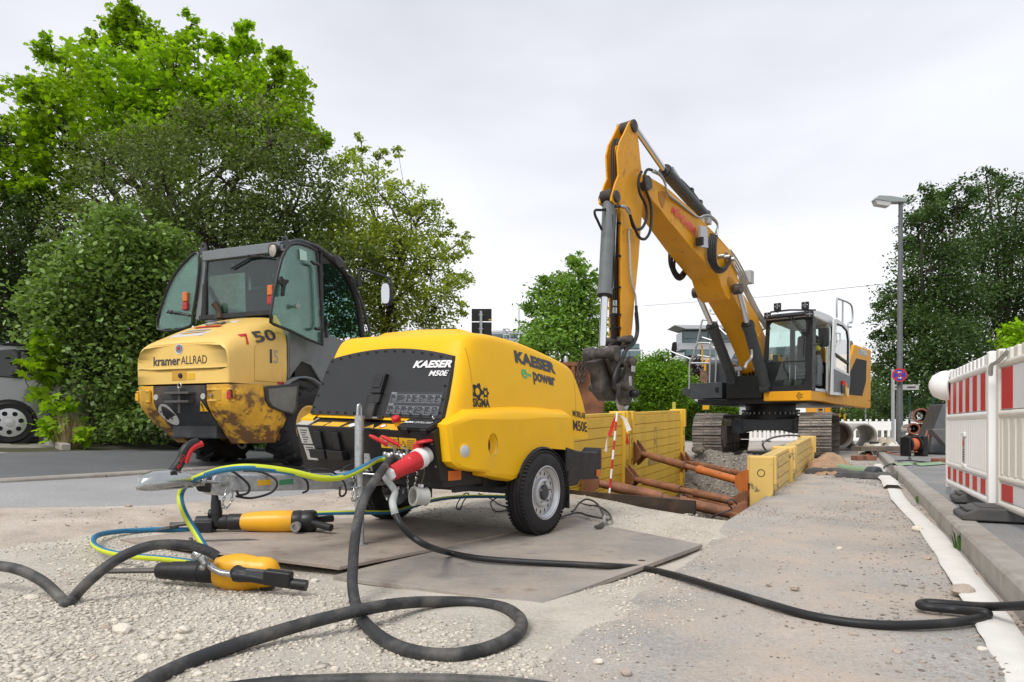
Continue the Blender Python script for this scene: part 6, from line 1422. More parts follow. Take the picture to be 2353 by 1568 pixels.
stripe_hose(Y((700,1182,5.05), (760,1179,5.1), (830,1178,5.15), (900,1177,5.25), (945,1165,5.5), (1000,1149,5.9), (1060,1142,6.1), (1120,1141,6.15), (1175,1142,6.1), (1260,1140,6.2)), .0165, 'blue and lime striped air hose running under the compressor from the farther jackhammer', off=lambda i: 5, ks=4)
G = lambda x, y, dz=.02: onG((x, y), dz)
tube_thing([v2 - vd*.02, v2 + vd*.05] + Y((872,1090,3.62), (842,1135,3.42), (824,1190,3.28), (815,1245,3.15), (811,1300,3.02), (810,1345,2.9)) + [G(818,1392), G(838,1432), G(890,1475), G(960,1500), G(1040,1506), G(1130,1487), G(1188,1455), G(1197,1425), G(1160,1398), G(1085,1385), G(1000,1383,.03), G(930,1386,.05), G(860,1396,.07), G(760,1418,.06), G(650,1448,.04), G(540,1483,.03), G(440,1520), G(350,1562), G(270,1612)],
    .0235, M['hblack'], 'air_hose', 'thick black air hose hanging from the second valve and looping on the gravel', 'air hose', sub=8)
tube_thing(Y((499,1279,3.08), (478,1267,3.07), (440,1255,3.06), (392,1251,3.04), (340,1256,3.0), (285,1277,2.95), (235,1310,2.9), (195,1345,2.86)) + [G(168,1375,.03), G(155,1388,.022), G(140,1375,.025)] + Y((100,1338,2.9), (50,1312,2.96), (0,1301,3.0), (-70,1297,3.06)),
    .0225, M['hblack'], 'air_hose', 'black air hose arching from the front jackhammer to the left edge of the photo', 'air hose', sub=8)
tube_thing([G(480,1590), G(620,1572), G(760,1565), G(900,1563), G(1040,1565), G(1180,1573), G(1300,1590)], .020, M['hblack'], 'air_hose', 'black printed air hose along the bottom edge of the photo', 'air hose', sub=8)
hb_ = [G(600, 1573), G(760, 1565), G(900, 1563), G(1040, 1565)]
hp_m = bpy.data.objects['air_hose.004'] if 'air_hose.004' in bpy.data.objects else None
for body, a, b in (('LUFTSCHLAUCH', G(930,1563), G(1040,1565)), ('DWG 19X6MM PN12/16 DIN 20018', G(1075,1566), G(1240,1578))):
    a, b = [Vector((p.x, p.y-.008, tz(p.x, p.y) + .016 + .0225)) for p in (a, b)]
    letters('lettering', body, mat('faint hose print', (.16,.16,.155), .6), hp_m, a, b-a, (0, .55, .8), (b-a).length, .010, off=.001)
# power cable with its red plug
so = T.out(SO); sa = (T.u*SA.x + T.v*SA.y + Vector((0,0,SA.z)))
pe = so + sa*.33
pc = thing('power_cable', 'black power cable with big red plug, crossing the asphalt to the right kerb', 'power cable', so)
lo = lambda P: [p - so for p in P]
plg = MB().lathe([(.056, .035), (.058, .05), (.062, .052), (.062, .085), (.056, .087)], (0,0,0), sa, 20).build('locking_ring', M['white'], pc, ang=30)
MB().lathe([(.052, .05), (.056, .10), (.055, .16), (.051, .165), (.049, .17), (.044, .27), (.046, .275), (.044, .29), (.03, .295)], (0,0,0), sa, 24).build('plug', M['red'], pc, ang=35)
MB().lathe([(.036, .29), (.04, .295), (.04, .325), (.03, .33)], (0,0,0), sa, 6).build('cable_gland', M['white'], pc, ang=20)
q1 = Y((907,1128,pe.y-.03), (902,1154,3.38), (908,1182,3.33))
MB().tube(lo(spline([pe - sa*.02, pe + sa*.012] + q1, 8)), .0185, 12).build('grey_sleeve', mat('grey cable sleeve', (.42,.44,.42), .5), pc, ang=70)
CP = spline([q1[1] + (q1[2]-q1[1])*.9] + Y((922,1207,3.30), (948,1234,3.32), (985,1256,3.36)) + [atZ((1030,1270), .02), atZ((1100,1283), .02), atZ((1200,1291), .02), atZ((1300,1296), .02), atZ((1400,1301), .02), G(1475,1306), G(1550,1322), G(1650,1352), G(1750,1383), G(1850,1412), G(1950,1430), G(2060,1437), G(2170,1433), G(2240,1424), G(2268,1414,.025), G(2262,1408,.04), G(2200,1402,.02), G(2135,1396), G(2113,1390), G(2130,1385,.022), G(2190,1389,.03), G(2260,1394,.05), G(2330,1393,.09), G(2400,1388,.12), G(2500,1384,.14), G(2700,1380,.14)], 8)
MB().tube(lo(settle(CP, .0165)), .0168, 12).build('cable', M['cable'], pc, ang=70)
# flat white hose along the right kerb
M['flat'] = mat('white canvas hose', (0.70, 0.68, 0.63), 0.8, var=.06, vs=8, dirt=((.45,.38,.3), 5, .58, .8, .5), bump=.2, bs=90)
FP = [(2044,1096), (2050,1112), d8(1690,-20), d8(1722,20), d8(1790,85), d8(1855,150), d8(1905,215), d8(1965,290), d8(2010,360), d8(2070,440), d8(2125,520), d8(2180,610), d8(2240,705), d8(2310,810), d8(2400,945), d8(2480,1080)]
ctr = spline([atZ(p, .012) for p in FP], 6); mb = MB(); V = []; rr = random.Random(2)
for i, p in enumerate(ctr):
    a = ctr[min(i+1, len(ctr)-1)] - ctr[max(i-1, 0)]; n_ = Vector((a.y, -a.x, 0)).normalized(); w = .068 + .008*noise.noise((i*.25, 0, 0))
    for s, h in ((-1, .0), (-.9, .007), (0, .010), (.9, .007), (1, .0)): V.append(p + n_*s*w + Vector((0, 0, h - .006 + .004*noise.noise((i*.4, s, 1)))))
mb.add(V, [(i*5+k, i*5+k+1, (i+1)*5+k+1, (i+1)*5+k) for i in range(len(ctr)-1) for k in range(4)])
tag(mb.build('flat_hose', M['flat'], ang=80), 'flat white canvas hose lying along the foot of the right kerb', 'hose')
# ================================================================== jackhammers and chisels
M['ham'] = mat('yellow hammer housing', (0.80, 0.40, 0.012), 0.4, var=.06, dirt=((.4,.25,.08), 5, .6, .8, .4), coat=.1)
def ell_lathe(prof, sy=1.0, sz=1.0, n=24): 
    mb = MB().lathe(prof, (0,0,0), (1,0,0), n, x0=(0,1,0)); mb.map(lambda q: Vector((q.x, q.y*sy, q.z*sz))); return mb
j1 = thing('jackhammer', 'black and yellow jackhammer lying on the gravel in front of the plates', 'jackhammer', (atY((362,1315), 3.28).x, 3.28, tz(-1.3, 3.2) + .078), R(-6))
MB().tube([(-.33, 0, -.012), (-.28, 0, -.01), (0, 0, 0)], [.004, .013, .013], 6).build('chisel', M['dsteel'], j1, ang=30)
ell_lathe([(.022, -.005), (.036, .005), (.040, .02), (.040, .07), (.044, .075), (.046, .14), (.049, .145), (.051, .22), (.048, .225), (.052, .23), (.053, .31), (.05, .32)]).build('tool_holder', M['black'], j1, ang=25)
mb = ell_lathe([(.045, .285), (.062, .30), (.074, .34), (.082, .39), (.083, .43), (.076, .47), (.070, .50), (.072, .53), (.068, .565), (.055, .59), (.03, .605), (0, .607)], .85, 1.08, 28); mb.build('housing', M['ham'], j1, ang=60)
MB().box((.55, -.0, .06), (.05, .03, .012)).build('vent', M['black'], j1, bev=.003); MB().box((.56, -.02, -.066), (.06, .04, .014)).build('vent', M['black'], j1, bev=.003)
MB().tube([(.44, -.085, .022), (.47, -.10, .012), (.53, -.105, .012)], [.034, .036, .030], 12).build('handle_hub', M['black'], j1, ang=40)
MB().tube([(.45, -.105, .010), (.54, -.12, .006), (.66, -.118, -.012), (.79, -.11, -.028)], [.030, .024, .024, .026], 12).build('handle_bar', M['black'], j1, ang=40)
MB().box((.56, -.125, .022), (.10, .03, .045), M=Matrix.Rotation(.08, 3, 'Y')).build('trigger', M['lgrey'], j1, bev=.006); MB().box((.66, -.12, .005), (.13, .05, .07), M=Matrix.Rotation(.1, 3, 'Y')).build('handle_block', M['black'], j1, bev=.01)
cp_ = MB().tube([(.43, -.10, .014), (.38, -.105, .02), (.34, -.10, .035), (.305, -.09, .06)], [.017, .015, .015, .018], 12).build('air_inlet', M['zinc'], j1, ang=50)
MB().lathe([(.02, 0), (.034, .004), (.034, .02), (.024, .022), (.024, .05), (.03, .052), (.03, .066), (.022, .07)], (.315, -.092, .055), (-.72, .1, .6), 14).build('claw_coupling', M['zinc'], cp_, ang=25)
for s in (-1, 1): MB().ball((.305 + s*.012, -.11, .07 + s*.026), .015, 10).build('claw', M['zinc'], cp_)
MB().lathe([(.026, 0), (.027, .03), (.024, .032)], (.268, -.087, .088), (-.8, .1, .45), 14).build('hose_clip', M['zinc'], cp_)
q = atZ(c6(980, 930), .0)
j2 = thing('jackhammer', 'yellow and black spade jackhammer lying on the brown steel plate behind the drawbar', 'jackhammer', (atY(c6(600, 870), 4.72).x, 4.72, .085), R(4))
bl = MB(); bl.hexa([Vector(p) for p in ((-.42, -.045, -.075), (-.16, -.05, -.035), (-.16, .05, -.035), (-.42, .045, -.075), (-.42, -.045, -.070), (-.16, -.045, -.022), (-.16, .045, -.022), (-.42, .045, -.070))]); bl.tube([(-.17, 0, -.028), (-.12, 0, -.015), (.02, 0, 0)], [.03, .016, .014], 8); bl.build('spade', M['dsteel'], j2, ang=30)
ell_lathe([(.03, -.005), (.042, .0), (.044, .10), (.05, .105), (.052, .20), (.05, .21), (.056, .22), (.056, .31), (.05, .32)]).build('tool_holder', M['black'], j2, ang=25)
MB().box((.07, -.03, -.03), (.12, .10, .09)).build('retainer', M['black'], j2, bev=.012)
rt_ = MB().tube([(.14, -.02, -.02), (.14, -.02, .06), (.14, -.02, .061), (.135, -.02, .15), (.13, -.02, .151), (.122, -.02, .26), (.12, -.02, .265)], [.036, .036, .040, .032, .026, .012, .0], 14).build('side_handle', M['black'], j2, ang=35)
MB().lathe([(.03, -.02), (.03, .01)], (.10, -.02, .06), (-1, 0, 0), 12).build('handle_cap', M['black'], rt_)
ell_lathe([(.048, .295), (.055, .30), (.066, .36), (.074, .45), (.078, .55), (.078, .63), (.074, .655), (.06, .66)], 1, .98, 28).build('housing', M['ham'], j2, ang=40)
ell_lathe([(.055, .64), (.074, .66), (.078, .70), (.072, .72), (.076, .73), (.078, .79), (.068, .81), (.03, .815), (0, .816)], 1, 1, 24).build('head', M['black'], j2, ang=35)
MB().tube([(.76, -.02, .0), (.82, -.07, -.01), (.94, -.13, -.03)], [.03, .024, .026], 12).build('handle_bar', M['black'], j2, ang=45); MB().tube([(.76, .02, .0), (.82, .07, .0), (.90, .13, .0)], [.03, .024, .026], 12).build('handle_bar', M['black'], j2, ang=45)
MB().lathe([(.02, 0), (.03, .005), (.03, .02), (.024, .022), (.024, .045), (.034, .048), (.034, .06), (.02, .06), (.02, .03), (0, .03)], (.70, -.07, -.02), (-.05, -1, -.05), 14).build('air_inlet', M['zinc'], j2, ang=25)
mo = thing('chisel', 'pointed steel moil chisel with collar lying beside the farther jackhammer', 'chisel', atZ(c6(560, 992), .014), R(16))
MB().tube([(-.26, 0, 0), (-.02, 0, 0)], .0145, 6).build('shank', M['dsteel'], mo); MB().lathe([(.014, -.02), (.027, -.016), (.027, .0), (.018, .004)], (0,0,.012), (1,0,0), 14).build('collar', M['dsteel'], mo)
MB().tube([(0, 0, .004), (.33, 0, .0), (.42, 0, -.004)], [.0155, .0155, .006], 10).build('point', M['dsteel'], mo)
# wire rope slings beside the right wheel, black cords under the trailer
M['wire'] = mat('wire rope', (.10,.095,.09), .5, .5, var=.4, vs=30, bump=1.0, bs=300)
wr_ = thing('wire_sling', 'grey wire rope sling lying on the grey plate behind the right wheel', 'wire rope', atZ(c7(300, 1190), .02)); wo = wr_.location
wp = lambda L_: [atZ(c7(x, y), z) - wo for x, y, z in L_]
for P in ([(60,1015,.05), (130,1030,.03), (240,1090,.02), (330,1115,.02), (420,1125,.02), (500,1180,.02), (520,1225,.02), (490,1240,.02), (460,1215,.02), (430,1140,.06), (380,1085,.08), (310,1065,.08), (250,1100,.05), (205,1160,.02), (185,1170,.02)],
          [(80,1225,.015), (150,1200,.015), (240,1180,.015), (330,1205,.015), (430,1225,.015), (465,1230,.02)]):
    MB().tube(spline(wp(P), 6), .0085, 7).build('rope', M['wire'], wr_, ang=70)
MB().tube(wp([(470,1215,.02), (455,1270,.02)]), .016, 10).build('ferrule', M['galv'], wr_); MB().tube(spline(wp([(455,1270,.02), (420,1290,.02), (390,1300,.02), (430,1300,.02), (455,1272,.02)]), 4), .011, 8).build('rope', M['wire'], wr_)
for pts, lb in (([(1175,1365,.02), (1185,1330,.05), (1210,1290,.09), (1240,1262,.12), (1262,1268,.10), (1225,1320,.05), (1205,1368,.02), (1180,1370,.02)], 'black looped cord lying under the middle of the compressor'), ([(1330,1262,.1), (1400,1290,.06), (1480,1340,.02), (1545,1362,.02), (1480,1390,.015), (1430,1370,.02), (1420,1320,.06), (1480,1285,.10), (1545,1272,.1)], 'tangled black cord lying just behind the right wheel')):
    P = [T.out(T.W(c1(x, y), z)) for x, y, z in pts]; tag(MB().tube(spline(P, 6), .006, 7).build('cord', M['rubber']), lb, 'cord')
sl = [atZ(c7(x, y), z) for x, y, z in ((1385,1222,-.05), (1430,1195,.03), (1500,1170,.05), (1555,1150,.05), (1530,1110,.1), (1520,1080,.14), (1560,1065,.14), (1600,1105,.05))]
tag(MB().tube(spline([EYE + (p-EYE).normalized()*((p-EYE).length*1.02) for p in sl], 5), .008, 7).build('wire_sling', M['wire']), 'thin wire rope loop draped over the lowest trench strut', 'wire rope')
# ================================================================== barriers, signs, pipes and site clutter on the right
M['bwhite'] = mat('white barrier plastic', (0.88, 0.875, 0.86), 0.45, var=.03, dirt=((.55,.5,.42), 3, .62, .85, .35), bump=.04, bs=120)
M['bold'] = mat('yellowed barrier plastic', (0.74, 0.71, 0.64), 0.5, var=.06, dirt=((.42,.33,.2), 6, .56, .76, .55))
M['foil_r'] = mat('red reflective foil', (0.56, 0.012, 0.014), 0.45, var=.06); M['foil_w'] = mat('silver white reflective foil', (0.76, 0.77, 0.79), 0.4, var=.04)
M['recyc'] = mat('recycled rubber foot', (0.085, 0.083, 0.082), 0.75, var=.25, dirt=((.22,.2,.175), 4, .5, .8, .6), bump=.3, bs=60)
def footplate(x, y, z, rz, label, group):
    t = thing('rubber_block', label, 'rubber block', (x, y, z), rz, group)
    mb = MB(); prof = [(-.40, 0), (-.40, .035), (-.30, .085), (.30, .085), (.40, .035), (.40, 0)]
    mb.prism([(u, -.19, w) for u, w in prof], (0, .38, 0)); mb.build('base', M['recyc'], t, bev=.012)
    for u in (-.22, .0, .22): MB().bb((u-.07, -.14, .0845), (u+.07, .14, .092)).build('raised_pad', M['recyc'], t, bev=.004)
    for u in (-.34, .34): MB().bb((u-.03, -.15, .06), (u+.03, .15, .075 if abs(u) > .3 else .1)).build('grip', M['recyc'], t, bev=.004)
    return t
BAR0, BAR1 = Vector((4.15, 6.49, 0)), Vector((3.33, 4.73, 0))
bd = (BAR1 - BAR0); bL = bd.length; brz = math.atan2(bd.y, bd.x)
def barrier(o, rz, Ln, label, m, group, red_w, phase, nslat=24, old=False):
    t = thing('barrier', label, 'barrier', o, rz, group)      # local x along the panel, -y faces the road
    for x in (0.03, Ln-.03):
        MB().bb((x-.035, -.025, .17), (x+.035, .025, 1.27)).build('end_post', m, t, bev=.012)
        MB().tube([(x, 0, .02), (x, 0, .19)], .02, 10).build('foot_tube', M['galv'], t)
    for z, h in ((.225, .05), (.40, .045), (.83, .05), (1.165, .05)): MB().tube([(.05, 0, z), (Ln-.05, 0, z)], h*.55, 10).build('rail', m, t)
    sl = None; n = 12
    for i in range(n):
        x = .12 + (Ln-.24)*i/(n-1)
        if sl is None: sl = MB().bb((-.045, -.022, 1.15), (.045, .022, 1.255)).build('picket', m, t, bev=.012); s_ = sl
        else: s_ = dup(sl, t)
        s_.location.x = x
    MB().bb((.06, -.012, .41), (Ln-.06, .012, .82)).build('web', m, t)
    sl = None
    for i in range(nslat):
        x = .10 + (Ln-.20)*i/(nslat-1)
        if sl is None: sl = MB().bb((-.026, -.020, .42), (.026, .020, .80)).build('slat', m, t, bev=.012); s_ = sl
        else: s_ = dup(sl, t)
        s_.location.x = x
    for z0, z1 in ((.255, .37), (.86, 1.135)):
        bk = MB().bb((.06, -.014, z0), (Ln-.06, .014, z1)).build('reflective_band', M['foil_w'], t)
        k = 0; x = .075 + phase
        while x < Ln - .08:
            MB().bb((x, -.0175, z0+.003), (min(x+red_w, Ln-.075), .0175, z1-.003)).build('red_stripe', M['foil_r'], bk); x += red_w*2
    if not old:
        MB().bb((Ln*.5-.07, -.034, .66), (Ln*.5+.07, -.01, .70)).build('grip', m, t, bev=.01); MB().bb((Ln*.5-.07, -.034, .41), (Ln*.5+.07, -.01, .44)).build('grip', m, t, bev=.01)
        lb = MB().bb((Ln*.5-.045, -.026, .45), (Ln*.5+.045, -.018, .65)).build('maker_label', M['plate'], t)
        MB().bb((Ln*.5-.03, -.0275, .595), (Ln*.5+.03, -.026, .615)).build('label_mark', M['foil_r'], lb); MB().bb((Ln*.5-.01, -.0275, .575), (Ln*.5+.01, -.0262, .635)).build('label_mark', M['foil_r'], lb)
        for k in range(5): MB().bb((Ln*.5-.03, -.0275, .47+.02*k), (Ln*.5+.03, -.026, .48+.02*k)).build('print_line', M['print_grey'], lb)
    return t
# the panel's -y side must face the road (left): local frame runs from the far end to the near end
barrier((BAR0.x, BAR0.y, 0), brz, bL, 'white plastic barrier with narrow red stripes, a hard hat on its far end', M['bwhite'], 'road barriers on the right pavement', .155, .0)
d_ = bd.normalized(); b2 = BAR1 + d_*.10 + Vector((.03, .0, 0))
ob = barrier((b2.x, b2.y, 0.0), brz + .04, 2.0, 'older yellowed barrier with wide red stripes at the right edge of the photo', M['bold'], 'road barriers on the right pavement', .25, .03, 13, True)
MB().tube(spline([(-.02, -.05, 1.10), (.05, -.06, 1.16), (.16, -.05, 1.175), (.30, -.02, 1.24)], 5), .014, 8).build('wire_clip', M['galv'], ob)
footplate(3.42, 4.52, .125, brz + R(90), 'dark rubber foot under the joint of the two near barriers', 'rubber barrier feet')
footplate(4.05, 5.55, .125, brz + R(88), 'dark rubber foot standing behind the narrow striped barrier', 'rubber barrier feet')
q = onG(d5(640, 1420)); footplate(q.x, q.y, q.z, R(-24), 'dark rubber foot lying on the asphalt nearer the green hose end', 'rubber barrier feet')
q = onG(d5(350, 1375)); footplate(q.x-.1, q.y+.25, q.z, R(-26), 'dark rubber foot lying on the asphalt behind another foot', 'rubber barrier feet')
# hard hat hung on the barrier end
hh = thing('hard_hat', 'white hard hat hanging sideways on the far end of the striped barrier', 'hard hat', (4.10, 6.43, 1.125), 0)
hd = Vector((-.60, .80, .06)).normalized(); up = Vector((0,0,1))
mb = MB().lathe([(.138, -.06), (.158, -.055), (.159, -.045), (.136, -.04), (.138, .0), (.130, .055), (.104, .11), (.058, .14), (0, .15)], (0,0,0), hd, 28, x0=up, cap=False); mb.build('shell', M['bwhite'], hh, ang=50)
MB().lathe([(.132, -.055), (.125, .0), (.09, .08), (0, .11)], (0,0,0), hd, 24, cap=False).build('lining', M['black'], hh)
MB().tube([hd*(.148*math.sin(a)) + up*(.140*math.cos(a)) for a in [R(20*k - 60) + R(60) - R(0) for k in range(0, 8)]], .008, 6).build('ridge', M['bwhite'], hh)
MB().torus(-hd*.05, hd, .115, .010, 20, 6).build('head_band', M['lgrey'], hh)
# --- street lamp with the no-stopping sign
lx = atZ((2066.5, 1026), .115)
lp_ = thing('street_lamp', 'tall grey steel street lamp standing behind the right kerb', 'street lamp', lx)
MB().lathe([(.10, 0), (.10, 1.3), (.085, 1.34), (.062, 7.55)], (0,0,0), (.006, 0, 1), 18).build('post', mat('grey lamp post', (.13,.135,.14), .5, .3, var=.1), lp_, ang=60)
hz = 7.6
mb = MB(); mb.prism([(.18, -.12, hz-.05), (.18, -.12, hz+.07), (-.30, -.12, hz+.15), (-.68, -.12, hz+.17), (-.80, -.12, hz+.06), (-.82, -.12, hz+.02), (-.62, -.12, hz+.0), (-.30, -.12, hz-.05)], (0, .26, 0)); mb.build('lamp_head', mat('lamp head', (.30,.33,.33), .45), lp_, bev=.03)
MB().prism([(-.80, -.11, hz+.02), (-.74, -.11, hz-.12), (-.36, -.11, hz-.18), (-.28, -.11, hz-.04)], (0, .24, 0)).build('lamp_glass', mat('lamp bowl', (.7,.7,.68), .15, trans=.4), lp_, bev=.02)
sg = thing('traffic_sign', 'round blue and red no-stopping sign with two arrows on the street lamp', 'traffic sign', (lx.x-.09, lx.y-.18, 0.75 + (979-862)*(lx.y-.18)/F), R(-18))
MB().lathe([(.21, 0), (.21, .004), (0, .004)], (0,0,0), (0,-1,0), 32).build('sign_plate', mat('sign red', (.55,.02,.04), .4), sg)
blue = mat('sign blue', (.02,.06,.35), .4); V = circ((0,0), .165, 32)
for k in range(4):
    a0 = R(45+90*k); P = [(math.cos(a0+R(45))*.02, math.sin(a0+R(45))*.02)] + [(.165*math.cos(a0 + R(7) + R(76)*i/8), .165*math.sin(a0 + R(7) + R(76)*i/8)) for i in range(9)]
    MB().poly([(x, -.0062, z) for x, z in P]).build('blue_field', blue, sg, fix=False)
for z, s in ((.09, -1), (-.09, 1)):
    MB().poly([(s*x, -.0085, z+y) for x, y in ((-.05,-.01), (.01,-.01), (.01,-.035), (.06,0), (.01,.035), (.01,.01), (-.05,.01))]).build('arrow', M['print_white'], sg, fix=False)
MB().bb((-.03, .0, -.10), (.03, .12, .10)).build('bracket', M['galv'], sg)
# street name post behind
pX = EYE + ray((2052, 950))*26.0; pp = thing('street_sign', 'small white street name sign on a thin grey post behind the lamp', 'street sign', (pX.x, pX.y, 0))
MB().tube([(0,0,0), (0,0, 2.9)], .06, 10).build('post', M['galv'], pp)
sb = MB().bb((-.05, -.07, 2.12), (.95, -.055, 2.32)).build('name_board', M['plate'], pp); MB().bb((.04, -.074, 2.19), (.30, -.07, 2.25)).build('print_line', M['print_grey'], sb); MB().bb((.5, -.074, 2.19), (.82, -.07, 2.25)).build('print_line', M['print_grey'], sb)
# --- concrete pipes
M['conc'] = mat('pale concrete', (0.40, 0.385, 0.35), 0.9, var=.1, vs=3, dirt=((.28,.26,.23), 2, .5, .8, .6), bump=.25, bs=120)
def pipe_thing(name, px, py, rpx, r, wall, Ln, ax, m, label, cat, group, bell=0.0, m2=None, closed=None):
    Yd = F*r/rpx; c = EYE + ray((px, py))*Yd
    t = thing(name, label, cat, (c.x, c.y, c.z), 0, group); ax = Vector(ax).normalized()
    pr = [(r-wall, 0), (r, .0), (r, Ln*.12)] + ([(r-bell, Ln*.16), (r-bell, Ln)] if bell else [(r, Ln)]) + [(r-wall-bell, Ln), (r-wall-bell*.9, Ln*.16), (r-wall, Ln*.12)]
    MB().lathe(pr, (0,0,0), ax, 36, closed=True).build('pipe_wall', m, t, ang=35)
    MB().torus((0,0,0), ax, r-wall*.5, wall*.42, 36, 8).build('rim', m2 or m, t)
    if closed: MB().lathe([(r-wall-.005, .25), (0, .25)], (0,0,0), ax, 28, cap=False).build('plug_disc', closed, t)
    return t
cax = (.12, 1, 0)
pipe_thing('concrete_pipe', 1930, 1000, 30.5, .42, .075, 1.3, cax, M['conc'], 'concrete pipe half hidden by the right crawler track, closed by a brown disc', 'concrete pipe', 'concrete pipes', closed=mat('brown disc', (.12,.09,.07), .8, var=.2))
pipe_thing('concrete_pipe', 1985, 1003, 30, .42, .075, 1.3, cax, M['conc'], 'open concrete pipe between the crawler track and the street lamp', 'concrete pipe', 'concrete pipes')
for x in (1905, 1990): 
    p = atZ((x, 1036), 0); tag(MB().bb((p.x-.6, p.y-.15, 0), (p.x+.5, p.y-.05, .07)).build('timber', M['dirtsteel'], bev=.004), 'dark timber under the ' + ('left' if x < 1950 else 'open right') + ' concrete pipe', 'timber', 'timbers under the concrete pipes')
# --- stoneware pipes stacked
M['clay'] = mat('glazed brown stoneware', (0.085, 0.045, 0.035), 0.22, var=.15, coat=.4); M['clayrim'] = mat('raw clay rim', (0.30, 0.105, 0.05), 0.75, var=.12)
D5 = .14655
for (x, y, r5, ax, lb) in ((1510, 445, 118, (.46, 1, 0), 'large brown stoneware pipe on top of the stack beside the lamp'), (1712, 440, 86, (.46, 1, 0), 'stoneware pipe behind the top one, partly covered by the boards'),
                           (1497, 652, 86, (.46, 1, 0), 'small brown stoneware pipe in the middle of the stack'), (1395, 650, 92, (.40, 1, 0), 'stoneware pipe lying left in the middle row'),
                           (1335, 805, 72, (.46, 1, 0), 'small stoneware pipe at the bottom left of the stack'), (1468, 850, 110, (.46, 1, 0), 'wide stoneware pipe at the bottom behind the cable reel')):
    px, py = d5(x, y); pipe_thing('stoneware_pipe', px, py, r5*D5, r5*D5*18.0/F + .0005*(x % 7), .05, 1.3, ax, M['clay'], lb, 'stoneware pipe', 'stacked stoneware pipes', bell=.035, m2=M['clayrim'])
wood = mat('reddish board', (.26,.11,.07), .7, var=.25, vs=8)
for pts, lb in (([(1625,455), (1705,462), (1600,760), (1530,975), (1490,972), (1590,700)], 'reddish board leaning against the stoneware pipes'), ([(1712,470), (1755,480), (1640,760), (1605,970), (1565,970), (1640,680)], 'second reddish board leaning just right of the first')):
    P = [EYE + ray(d5(x, y))*(16.2 - (y-455)/520*1.3) for x, y in pts]; tag(MB().prism(P, (.02, .05, 0)).build('board', wood, bev=.004), lb, 'board', 'leaning boards')
# --- steel hopper (dark sloping funnel) and lying cone
hq = atZ(d5(1760, 1035), .115); hp = thing('steel_hopper', 'dark grey steel hopper with sloping sides standing on the pavement', 'hopper', hq)
w = lambda x, y, Yd: EYE + ray(d5(x, y))*Yd - hq
P = [w(1625, 1025, 15.2), w(1985, 1050, 15.0), w(1985, 260, 15.2), w(1845, 258, 15.3), w(1700, 640, 15.3)]
MB().prism(P, (.25, .9, 0)).build('body', M['lgrey'], hp, bev=.02)
P = [w(1672, 655, 14.6), w(2000, 650, 14.5), w(1960, 940, 14.6), w(1885, 895, 14.6)]
MB().prism(P, (.1, .35, 0)).build('funnel', mat('grey steel funnel', (.22,.22,.215), .5, .3, var=.1), hp, bev=.01)
# --- cable reel with orange cord
rq = atZ(d5(1375, 1078), .115); rl = thing('cable_reel', 'black cable reel wound with orange cord on the pavement', 'cable reel', rq, R(10))
for y in (-.12, .12): MB().lathe([(.16, -.02), (.16, .02)], (y*.9, 0, .25), (1,0,0), 22).build('flange', M['black'], rl, bev=.006)
MB().lathe([(.105, -.09), (.13, -.06), (.135, 0), (.13, .06), (.105, .09)], (0, 0, .25), (1,0,0), 22).build('cord_winding', mat('orange cord', (.62,.13,.045), .6, bump=1, bs=120), rl)
MB().bb((-.19, -.14, 0), (-.14, .14, .40)).bb((.14, -.14, 0), (.26, .14, .42)).bb((-.19, -.05, .38), (.26, .05, .42)).build('frame', M['black'], rl, bev=.02)
tag(MB().tube(spline([rq + Vector((0, -.15, .1))] + [atZ(d5(x, y), .13 if x > 820 else .03) for x, y in ((1200,1055), (1080,1040), (980,1020), (930,990), (820,1000), (740,1040), (650,1055))], 6), .012, 6).build('extension_cord', mat('orange cord line', (.65,.16,.06), .6)), 'orange cord trailing from the reel over the kerb', 'cord')
pq = atZ(d5(1380, 1030), .115)
tag(MB().bb((pq.x-1.1, pq.y+.2, .15), (pq.x+1.2, pq.y+.7, .26)).build('pallet', M['dirtsteel'], bev=.01), 'dark flat pallet on the pavement behind the cable reel', 'pallet')
# bricks of wood
for (x0, x1, lb) in ((512, 655, 'short reddish wooden block left of the kerb end'), (662, 872, 'longer reddish wooden block touching the kerb end')):
    a = atZ(d5(x0, 1150), .0); b = atZ(d5(x1, 1155), .0); tag(MB().bb((a.x, a.y, .005), (b.x, a.y + .3, .10)).build('wooden_block', wood, bev=.006), lb, 'wooden block', 'wooden blocks by the kerb')
# green suction hose with coupling, pale end
M['green'] = mat('pale green hose', (0.25, 0.36, 0.22), 0.55, var=.1, vs=20, dirt=((.35,.3,.22), 8, .55, .8, .5), bump=.3, bs=90)
gp = [EYE + ray(d5(x, y))*Yd for x, y, Yd in ((-60,1135,11.6), (100,1150,11.2), (300,1180,10.7), (500,1205,10.3), (650,1225,10.0), (760,1245,9.85))]
gp = [Vector((p.x, p.y, .075)) for p in gp]; gh = thing('suction_hose', 'pale green suction hose with a grey coupling lying across the asphalt', 'hose', gp[0]); g0 = gp[0]
MB().tube([p - g0 for p in spline(gp, 8)], .072, 14).build('hose', M['green'], gh, ang=70)
e_ = (gp[-1] - gp[-2]).normalized(); MB().lathe([(.08, -.10), (.09, -.05), (.085, .0), (.095, .02), (.095, .08), (.08, .10)], gp[-1] - g0, e_, 18).build('coupling', M['lgrey'], gh)
cp = [gp[-1] + e_*.08] + [atZ(d5(x, y), .05) for x, y in ((835,1225), (870,1290), (905,1345), (960,1400), (1010,1440), (1060,1540))]
ctr = spline(cp, 5); V = []; mb = MB()
